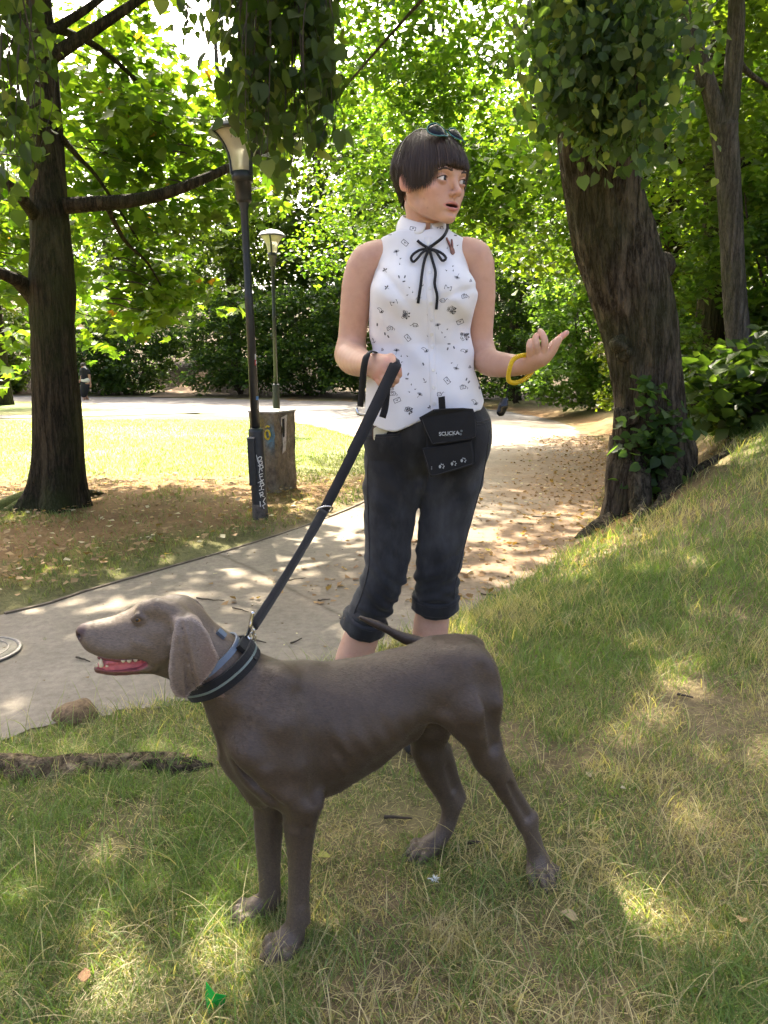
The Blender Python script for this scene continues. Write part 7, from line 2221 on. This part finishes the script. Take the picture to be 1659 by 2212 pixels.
# leash: webbing from the hand to the dog's collar, with its long end looped over the wrist
def build_leash():
    hy = WY - .21
    anchor = D(541, 1377, 0)
    root = thing('leash', 'black webbing leash running from the closed hand to the dog collar', 'leash', tuple(anchor))
    side = np.array([.9, -.1, -.42])
    def path(pts, n=40): return spline(np.array(pts), n)
    a = at(853, 792, hy - .045); ring = at(700, 1102, 1.60); end = D(548, 1352, -.005)
    sag = lambda p, q, s, k: p + (q - p) * s + np.array([0, 0, -k * 4 * s * (1 - s)])
    P = path([at(846, 782, hy - .01), at(854, 787, hy - .035), a] + [sag(a, ring, s, .004) for s in (.1, .25, .5, .75, .93)] + [ring], 44)
    view = P - EYE
    S = np.cross(np.gradient(P, axis=0), view); S /= np.linalg.norm(S, axis=1)[:, None]
    child('strap', *ribbon(P, np.interp(np.linspace(0, 1, 44), [0, .1, 1], [.024, .026, .022]), .003, S), M_web, root)
    P2 = P[4:30] + (view[4:30] / np.linalg.norm(view[4:30], axis=1)[:, None]) * .006 + np.array([-.004, 0, 0])
    child('strap', *ribbon(P2, .021, .0025, S[4:30]), M_web, root)
    Q = path([ring] + [sag(ring, end, s, .006) for s in (.2, .5, .8)] + [end], 26)
    S2 = np.cross(np.gradient(Q, axis=0), Q - EYE); S2 /= np.linalg.norm(S2, axis=1)[:, None]
    tw = np.linspace(0, 1, 26)[:, None]; vd = (Q - EYE) / np.linalg.norm(Q - EYE, axis=1)[:, None]
    ang = np.interp(tw[:, 0], [0, .35, 1], [0, .9, .75])[:, None]
    child('strap', *ribbon(Q, .021, .003, S2 * np.cos(ang) + vd * np.sin(ang)), M_web, root)
    # steel ring where the strap is doubled
    d = (Q[3] - P[-4]); d /= np.linalg.norm(d)
    th = np.linspace(0, 2 * math.pi, 33)
    r1 = np.array([.96, .0, .28]); r1 /= np.linalg.norm(r1); r2 = np.array([-.10, -.75, .55]); r2 -= r1 * (r1 @ r2); r2 /= np.linalg.norm(r2)
    child('ring', *tube([ring + r1 * .0185 * math.cos(t) + r2 * .0165 * math.sin(t) for t in th], .0022, 8, False), M_chrome, root)
    # snap hook
    hk = MB()
    e = end; k = D(541, 1377, 0)
    hk.add(*tube(path([e + [0, 0, .028], e + [-.004, 0, .012], e + [-.006, -.002, 0], (e + k) / 2 + [-.006, 0, 0], k + [-.006, 0, .004], k + [0, -.002, -.004], k + [.005, 0, .004], (e + k) / 2 + [.004, 0, .006]], 26), np.interp(np.linspace(0, 1, 26), [0, .3, 1], [.0032, .0040, .0022]), 8))
    hk.build('snap_hook', M_chrome, root)
    # wrist loop
    L_ = [at(845, 800, hy - .0), at(826, 776, hy + .005), at(812, 762, hy + .01), at(800, 760, hy - .02), at(791, 772, hy - .035), at(786, 795, hy - .03), at(783, 825, hy - .01), at(780, 858, hy + .03), at(778, 878, hy + .05)]
    P = path(L_, 40); cen = at(806, 789, WY - .195)
    S = np.tile(at(806, 789, WY - .195) - at(786, 786, WY - .12), (40, 1)); S[22:] = [1, -.25, 0]
    S = np.array([np.mean(S[max(0, i - 4):i + 5], 0) for i in range(40)])
    child('wrist_loop', *ribbon(P, .015, .0025, S), M_web, root)
    c2 = at(777, 886, hy + .05)
    child('loop_clip', *tube(path([c2 + [-.008, 0, .006], c2 + [-.004, -.004, -.008], c2 + [.010, 0, -.012], c2 + [.020, 0, -.016]], 12), .0034, 8), M_chrome, root)
    # short hanging end behind the strap
    P = path([at(840, 818, hy - .02), at(836, 840, hy - .02), at(832, 880, hy - .02), at(826, 902, hy - .02)], 10)
    child('strap_end', *ribbon(P, .016, .003, np.array([1., 0, .1])), M_web, root)
build_leash()

# collars on the dog
def build_collars():
    bv = bvh_of(DV, DF)
    def band(cu, cv, tu, tv, width, thick, name, label, mat, seg=48, rr=.12, grow=.001):
        c = D(cu, cv); t = D(tu, tv) - c; t /= np.linalg.norm(t)          # t = along the neck
        s1 = DN.copy(); s2 = np.cross(t, s1)
        root = thing(name, label, 'collar', tuple(c))
        prev = None; rows = []
        for j in range(seg):
            a = 2 * math.pi * j / seg
            dr = s1 * math.cos(a) + s2 * math.sin(a)
            rs = []
            for o in (-.5, 0, .5):
                hit = bv.ray_cast(Vector(c + t * width * o * .9 + dr * .135), Vector(-dr), .15)
                rs.append((Vector(hit[0]) - Vector(c + t * width * o * .9)).length if hit[0] is not None else .06)
            rows.append((dr, max(rs)))
        R_ = np.array([r for _, r in rows])
        R_ = np.minimum(R_, np.median(R_) * 1.22)
        for _ in range(3): R_ = (np.roll(R_, 1) + R_ + np.roll(R_, -1)) / 3
        V = []; prof = ((-.5, 0), (-.46, thick), (.46, thick), (.5, 0), (.46, -.002), (-.46, -.002))
        for (dr, _), r in zip(rows, R_):
            for o, e in prof: V.append(c + t * width * o + dr * (r + grow + e))
        m_ = len(prof)
        F = [(j * m_ + k, j * m_ + (k + 1) % m_, ((j + 1) % seg) * m_ + (k + 1) % m_, ((j + 1) % seg) * m_ + k) for j in range(seg) for k in range(m_)]
        child('band', V, F, mat, root, smooth=False)
        return root, c, t, rows, R_
    r1, c, t, rows, R_ = band(482, 1440, 520, 1490, .033, .0045, 'dog_collar', 'wide black padded collar with reflective stripe on the dog', M_nylon)
    stripe = simple('reflective_stripe', (.13, .17, .16), .3, 0, .1)
    seg = len(rows); V = []
    for (dr, _), r in zip(rows, R_):
        for o, e in ((-.0022, .0052), (.0022, .0052), (.0022, .0060), (-.0022, .0060)): V.append(c + t * o + dr * (r + .001 + e))
    child('stripe', V, [(j * 4 + k, j * 4 + (k + 1) % 4, ((j + 1) % seg) * 4 + (k + 1) % 4, ((j + 1) % seg) * 4 + k) for j in range(seg) for k in range(4)], stripe, r1, smooth=False)
    # buckle plate near the top
    k = D(541, 1398, -.028)
    hit = bv.find_nearest(Vector(k)); n = np.array(hit[1]); p = np.array(hit[0]) + n * .006
    tt = t - n * (t @ n); tt /= np.linalg.norm(tt); w = np.cross(n, tt)
    child('buckle', *box(p, (.042, .030, .010), np.stack([tt, w, n], 1)), M_nylon, r1, smooth=False)
    th = np.linspace(0, 2 * math.pi, 21); k = D(541, 1378)
    child('d_ring', *tube([k + DA * .010 * math.cos(a) + np.array([0, 0, .010]) * math.sin(a) for a in th], .0018, 6, False), M_chrome, r1)
    blue = simple('slate_blue_strap', (.10, .135, .19), .5, 0, .1)
    r2, c, t, rows, R_ = band(462, 1414, 492, 1452, .012, .0022, 'flea_collar', 'thin slate-blue collar above the wide black one on the dog', blue)
    k = D(487, 1362, -.03); hit = bv.find_nearest(Vector(k)); n = np.array(hit[1]); p = np.array(hit[0]) + n * .003
    tt = t - n * (t @ n); tt /= np.linalg.norm(tt); w = np.cross(n, tt)
    child('buckle', *box(p, (.017, .012, .007), np.stack([tt, w, n], 1)), blue, r2, smooth=False)
build_collars()
# ------------------------------------------------------------------ grass, straw and litter
M_grass = mat_leaf('grass_blade', .35, .55)
def blades(n, x, y, h, w, bend, tint, segs=2, rng=None, tall=None):
    """bent tapering blades standing on the ground"""
    z = ground_h(x, y)
    az = rng.uniform(0, 2 * math.pi, n); d = np.stack([np.cos(az), np.sin(az)], 1)
    fa = rng.uniform(0, 2 * math.pi, n); s = np.stack([np.cos(fa), np.sin(fa), np.zeros(n)], 1)
    P0 = np.stack([x, y, z - .004], 1)
    rows = []
    for k in range(segs + 1):
        t = k / segs
        hor = bend * h * t ** 1.7; ver = h * np.sqrt(np.clip(1 - (bend * .8) ** 2 * t, .06, 1)) * t
        c = P0 + np.stack([d[:, 0] * hor, d[:, 1] * hor, ver], 1)
        ww = w * (1 - t ** 1.5) * .5
        if k < segs: rows += [c - s * ww[:, None], c + s * ww[:, None]]
        else: rows += [c]
    V = np.stack(rows, 1); k_ = V.shape[1]
    tri = []
    for k in range(segs - 1): tri += [(2 * k, 2 * k + 1, 2 * k + 3), (2 * k, 2 * k + 3, 2 * k + 2)]
    b = 2 * (segs - 1); tri += [(b, b + 1, b + 2)]
    F = (np.arange(n)[:, None, None] * k_ + np.array(tri)[None]).reshape(-1, 3)
    return V.reshape(-1, 3), F, np.repeat(tint, k_, 0)
def grass_patch(label, name, sets):
    V = []; F = []; C_ = []; n0 = 0
    for v, f, c in sets:
        V.append(v); F.append(f + n0); C_.append(c); n0 += len(v)
    me = mesh_from(name, np.concatenate(V), np.concatenate(F), False); set_attr(me, 'tint', np.concatenate(C_))
    return tag(link(name, me, M_grass), label, 'grass', None, 'stuff')
rngG = np.random.default_rng(77)
def sample_view(n, y0, y1, power, marg=.25):
    """ground points inside the picture, thinner with distance"""
    t = rngG.random(n); y = (y0 ** power + (y1 ** power - y0 ** power) * t) ** (1 / power)
    x = rngG.uniform(-1, 1, n) * (y * .56 + marg)
    return x, y
def mix_tint(x, y, n, dry0):
    a = fbm(x * 2.6 + 3, y * 2.6, 41, 3); b = fbm(x * 9, y * 9, 43, 2)
    dry = np.clip(dry0 + 1.1 * (a - .5) + .7 * (b - .5) + rngG.normal(0, .22, n), 0, 1)[:, None]
    g = np.array([.122, .190, .060]) * rngG.uniform(.7, 1.35, (n, 1)) + np.array([.025, .02, .0]) * rngG.random((n, 1))
    s = np.array([.45, .385, .235]) * rngG.uniform(.65, 1.25, (n, 1))
    k = smoothstep(.42, .60, dry)
    return g * (1 - k) + s * k, dry[:, 0]
def bankmask(x, y, lo=.03): 
    s = side_of(x, y, RE4); return s + .12 * (fbm(x * 4, y * 4, 51) - .5) > lo
sets = []
# foreground and bank turf
x, y = sample_view(165000, .88, 3.3, .35)
m = bankmask(x, y) & (fbm(x * 3.1, y * 3.1, 61) > .34 + .14 * rngG.random(len(x))); x, y = x[m], y[m]; n = len(x)
tint, dry = mix_tint(x, y, n, .42)
lush = smoothstep(.46, .66, fbm(x * 2.0 + 5, y * 2.0, 71))
h = rngG.uniform(.012, .034, n) * (1 + .9 * lush) * np.where(dry > .5, .85, 1.0)
sets.append(blades(n, x, y, h, rngG.uniform(.0012, .0026, n), rngG.uniform(.3, 1.25, n), tint, 2, rngG))
# longer, arching leaves
x, y = sample_view(15000, .88, 3.4, .5); m = bankmask(x, y) & (fbm(x * 2.0 + 5, y * 2.0, 71) > .42); x, y = x[m], y[m]; n = len(x)
tint, dry = mix_tint(x, y, n, .40)
sets.append(blades(n, x, y, rngG.uniform(.04, .10, n), rngG.uniform(.002, .0038, n), rngG.uniform(.4, 1.2, n), tint, 4, rngG))
# taller grass at the path edge and on the bank
x, y = sample_view(60000, 2.2, 8.5, .6); m = bankmask(x, y, .0) & (side_of(x, y, RE4) < 3.6); x, y = x[m], y[m]; n = len(x)
tint, dry = mix_tint(x, y, n, .44)
s = side_of(x, y, RE4); keep = (rngG.random(n) < np.where((y > 4.4) & (s < .9), .12, 1.0)); x, y, tint, dry = x[keep], y[keep], tint[keep], dry[keep]; n = len(x)
sets.append(blades(n, x, y, rngG.uniform(.04, .12, n) * np.where(y > 2.6, 1.0, .7), rngG.uniform(.002, .0036, n) * (1 + .12 * y), rngG.uniform(.3, 1.1, n), tint, 3, rngG))
# tufts that stand round the paws
px_, py_ = [], []
for c in PAWS:
    a = rngG.uniform(0, 2 * math.pi, 260); r = rngG.uniform(.030, .085, 260); px_.append(c[0] + np.cos(a) * r - .01); py_.append(c[1] + np.sin(a) * r - .02)
x = np.concatenate(px_); y = np.concatenate(py_); n = len(x); tint, dry = mix_tint(x, y, n, .42)
sets.append(blades(n, x, y, rngG.uniform(.02, .055, n), rngG.uniform(.0016, .0030, n), rngG.uniform(.4, 1.2, n), tint, 3, rngG))
grass_patch('short dry and green grass of the foreground and the bank', 'grass', sets)
# straw: long pale stems lying and arching
x, y = sample_view(1500, .9, 3.6, .5); m = bankmask(x, y, .05); x, y = x[m], y[m]; n = len(x)
tint = np.array([.42, .35, .20]) * rngG.uniform(.7, 1.2, (n, 1))
sv = blades(n, x, y, rngG.uniform(.08, .20, n), rngG.uniform(.0012, .0020, n), rngG.uniform(.9, 1.4, n), tint, 7, rngG)
x2, y2 = sample_view(700, 2.0, 3.0, .5); m = (np.abs(side_of(x2, y2, RE4) - .25) < .28); x2, y2 = x2[m], y2[m]; n = len(x2)
x3, y3 = sample_view(52000, .88, 3.4, .4); m = bankmask(x3, y3, .04); x3, y3 = x3[m], y3[m]; n3_ = len(x3)
th = rngG.uniform(0, 6.283, n3_); l3 = rngG.uniform(.012, .036, n3_); z3 = ground_h(x3, y3) + rngG.uniform(.002, .010, n3_)
dx, dy = np.cos(th) * l3, np.sin(th) * l3; z4 = ground_h(x3 + dx, y3 + dy) + rngG.uniform(.001, .012, n3_)
w3 = rngG.uniform(.0006, .0013, n3_)
V3 = np.stack([np.stack([x3 - np.sin(th) * w3, y3 + np.cos(th) * w3, z3], 1), np.stack([x3 + np.sin(th) * w3, y3 - np.cos(th) * w3, z3], 1), np.stack([x3 + dx, y3 + dy, z4], 1)], 1).reshape(-1, 3)
c3 = np.array([.40, .33, .20]) * rngG.uniform(.35, 1.2, (n3_, 1))
c3[rngG.random(n3_) < .35] *= np.array([.45, .62, .35])
sv3 = (V3, np.arange(n3_ * 3).reshape(-1, 3), np.repeat(c3, 3, 0))
n = len(x2)
sv2 = blades(n, x2, y2, rngG.uniform(.12, .24, n), rngG.uniform(.0016, .0026, n), rngG.uniform(.3, .9, n), np.array([.16, .19, .06]) * rngG.uniform(.6, 1.3, (n, 1)), 6, rngG)
grass_patch('long pale straw stalks arching over the turf', 'straw', [sv, sv2, sv3])
# lawn beyond the edging
sets = []
t = rngG.random(70000); y = (3.4 ** .7 + (17 ** .7 - 3.4 ** .7) * t) ** (1 / .7); x = rngG.uniform(-.56, .05, 70000) * y - .15
m = (side_of(x, y, LE4) < -.06); x, y = x[m], y[m]
pn = fbm(x * 1.1, y * 1.1, 81); m = (rngG.random(len(x)) < np.where(y < 7.6, .16 + .9 * smoothstep(.50, .62, pn), .95)); x, y = x[m], y[m]; n = len(x)
dry = np.clip(fbm(x * .8, y * .8, 83) + rngG.normal(0, .15, n), 0, 1)[:, None]
tint = np.array([.085, .140, .045]) * (1 - dry) + np.array([.24, .24, .12]) * dry
sets.append(blades(n, x, y, rngG.uniform(.025, .06, n), rngG.uniform(.004, .008, n) * (.6 + .07 * y), rngG.uniform(.3, 1.0, n), tint * rngG.uniform(.7, 1.3, (n, 1)), 2, rngG))
grass_patch('mown lawn beyond the timber edging', 'lawn_grass', sets)
# fallen leaves
def litter(label, x, y, size, c1, c2, lift=.006):
    n = len(x); z = ground_h(x, y, False) + lift
    C_ = np.stack([x, y, z], 1)
    V, F, k = leaves(C_, size, LEAF_SIMPLE, rngG, -.05, .75, .35)
    V[:, 2] = np.maximum(V[:, 2], np.repeat(z, k) - .002)
    me = mesh_from('leaf_litter', V, F, False); set_attr(me, 'tint', leaf_tint(n, k, c1, c2, rngG, (.45, .40, .28), .08))
    tag(link('leaf_litter', me, M_litter), label, 'leaf litter', None, 'stuff')
M_litter = mat_leaf('dry_leaf', .2, .8)
y = rngG.uniform(3.4, 13, 9000); xe = np.interp(y, RE[:, 1][RE[:, 1].argsort()], RE[:, 0][RE[:, 1].argsort()]); x = xe + rngG.normal(-.1, .55, 9000)
sd = side_of(x, y, RE4); m = (sd < 1.2) & (sd > -2.0); m &= rngG.random(9000) < .55
litter('brown fallen leaves strewn along the right side of the path', x[m], y[m], .030, (.16, .085, .04), (.34, .22, .11))
x = rngG.uniform(-5.5, .1, 9000); y = rngG.uniform(3.3, 7.6, 9000); m = (side_of(x, y, LE4) < -.05) & (rngG.random(9000) < fbm(x * 1.2, y * 1.2, 91)); litter('brown leaf litter on the bare ground under the maple', x[m], y[m], .034, (.15, .085, .04), (.36, .25, .13), .045)
x = rngG.uniform(-2.4, 1.0, 500); y = rngG.uniform(2.2, 6.5, 500); m = (side_of(x, y, RE4) < 0) & (side_of(x, y, LE4) > 0); litter('scattered specks of leaf and bark on the open path', x[m], y[m], .014, (.06, .04, .025), (.22, .15, .08))
# twigs on the path and in the grass
TW = [(455, 1300, 60, 6), (640, 1255, 40, -6), (300, 1390, 30, 4), (520, 1322, 34, 10), (700, 1300, 26, -4), (560, 1390, 30, 8), (1180, 1120, 60, 3), (1230, 1230, 44, -8), (1060, 1290, 40, 5), (640, 1390, 24, -10), (180, 1430, 30, 8), (860, 1775, 60, 2), (1030, 1830, 40, 1), (1480, 1510, 34, 6)]
TWL = ['thin dry twig on the path below the lamp post', 'thin twig on the path beside the leash ring', 'short twig on the path left of the dog head', 'small twig on the path above the dog head', 'small twig on the path between leash and jeans', 'small twig on the path right of the leash hook', 'long twig on the leaf-strewn path left of the linden root', 'twig on the path edge below the linden root', 'twig on the path edge right of the cuff', 'tiny twig on the path left of the bare calf', 'short twig on the path near the manhole cover', 'dark twig in the grass under the dog belly', 'dark twig in the grass between the hind legs', 'dark twig on the grassy bank at the right']
for (u, v, ln, dv), lb in zip(TW, TWL):
    P = []
    for t in np.linspace(0, 1, 6):
        z = 0.0
        for _ in range(4): p = gr(u + (t - .5) * ln, v + (t - .5) * dv + random.uniform(-1, 1), z); z = ground_h(p[0], p[1])
        P.append([p[0], p[1], z + .012])
    me = mesh_from('twig', *tube(np.array(P), np.linspace(.0045, .002, 6), 6))
    tag(link('twig', me, M_twig), lb, 'twig', 'fallen twigs')
# earthy stump-like clod by the path, leaves, wrapper, fluff
def gp(u, v, dz=0):
    z = 0.0
    for _ in range(6): p = gr(u, v, z); z = ground_h(p[0], p[1])
    return np.array([p[0], p[1], z + dz])
f = Field(); c = gp(165, 1550)
f.ell(c + [0, 0, .005], (.068, .06, .045), None, .03)
for i in range(12): f.ell(c + rngG.normal(0, .03, 3) * [1, 1, .4] + [0, 0, .015], (.022, .022, .020), None, .02)
V, F = f.mesh(.006)
o = thing('clod', 'rounded earthy clod at the grassy edge of the path', 'clod', tuple(c)); child('clod_body', V, F, simple('earth', (.17, .11, .06), .95, 0, .5, 60, .8, .01), o)
def bent_leaf(u, v, size, rot, label, col, name='fallen_leaf', fold=.25):
    c = gp(u, v, .022); T = np.array([(0, 0, 0), (.28, .10, .10), (.48, .40, .16), (.30, .75, .12), (0, 1.05, .02), (-.28, .72, .10), (-.46, .38, .14), (-.26, .10, .08), (0, .5, .0)])
    T = T * size - np.array([0, size * .5, 0]); R = np.array(Matrix.Rotation(rot, 3, 'Z')) @ np.array(Matrix.Rotation(fold, 3, 'X'))
    V = T @ R.T; W = V - np.array([0, 0, .0012]); k = 9
    F = [(8, i, (i + 1) % 8) for i in range(8)] + [(17, 9 + (i + 1) % 8, 9 + i) for i in range(8)] + [(i, 9 + i, 9 + (i + 1) % 8, (i + 1) % 8) for i in range(8)]
    me = mesh_from(name, np.concatenate([V, W]) + c, F, False); return tag(link(name, me, simple(name + '_dry', col, .75, 0, .25, 60)), label, 'leaf', 'fallen leaves in the grass')
bent_leaf(1228, 2000, .030, 1.2, 'pale curled leaf in the grass right of the dog', (.30, .23, .12)); bent_leaf(185, 2128, .026, .3, 'brown leaf in the grass at the bottom left', (.24, .13, .06)); bent_leaf(700, 1868, .030, 2.2, 'yellow-green leaf in the grass behind the front paws', (.30, .30, .06))
bent_leaf(1270, 1690, .018, .5, 'small pale leaf in the grass beside the raised hock', (.40, .32, .18)); bent_leaf(1345, 1720, .016, 1.9, 'tiny cream leaf right of the hind paw', (.38, .32, .20)); bent_leaf(1600, 2010, .024, 2.6, 'tan leaf near the right edge of the grass', (.33, .22, .11))
# green wrapper scrap
c = gp(463, 2185, .03)
V = np.array([(-.012, 0, .030), (.004, -.006, .012), (.022, .004, -.002), (.014, .006, -.030), (-.010, -.004, -.034), (-.016, .004, -.004), (-.004, -.008, -.006)])
Fw = [(6, 0, 5), (6, 1, 0), (6, 2, 1), (6, 3, 2), (6, 4, 3), (6, 5, 4)]
W = np.concatenate([V, V + [0, .0012, 0]]); Fw = Fw + [tuple(i + 7 for i in f[::-1]) for f in Fw] + [(i, (i + 1) % 6, 7 + (i + 1) % 6, 7 + i) for i in range(6)]
tag(link('wrapper', mesh_from('wrapper', W + c, Fw, False), simple('green_foil', (.02, .42, .06), .25, 0, .2, 80)), 'torn bright green wrapper scrap lying in the grass', 'wrapper')
# white feather fluff
mb = MB(); c = gp(938, 1912, .012); rr_ = random.Random(4)
for i in range(40):
    a = rr_.uniform(0, 6.28); e = rr_.uniform(.1, 1.3); l = rr_.uniform(.008, .016); dv = np.array([math.cos(a) * math.cos(e), math.sin(a) * math.cos(e), math.sin(e)])
    mb.add(*tube([c, c + dv * l * .6, c + dv * l + [0, 0, -.002]], [.0010, .0009, .0003], 4, False))
o = mb.build('feather', simple('white_fluff', (.75, .77, .80), .9)); tag(o, 'small white feather tuft in the grass under the dog', 'feather')
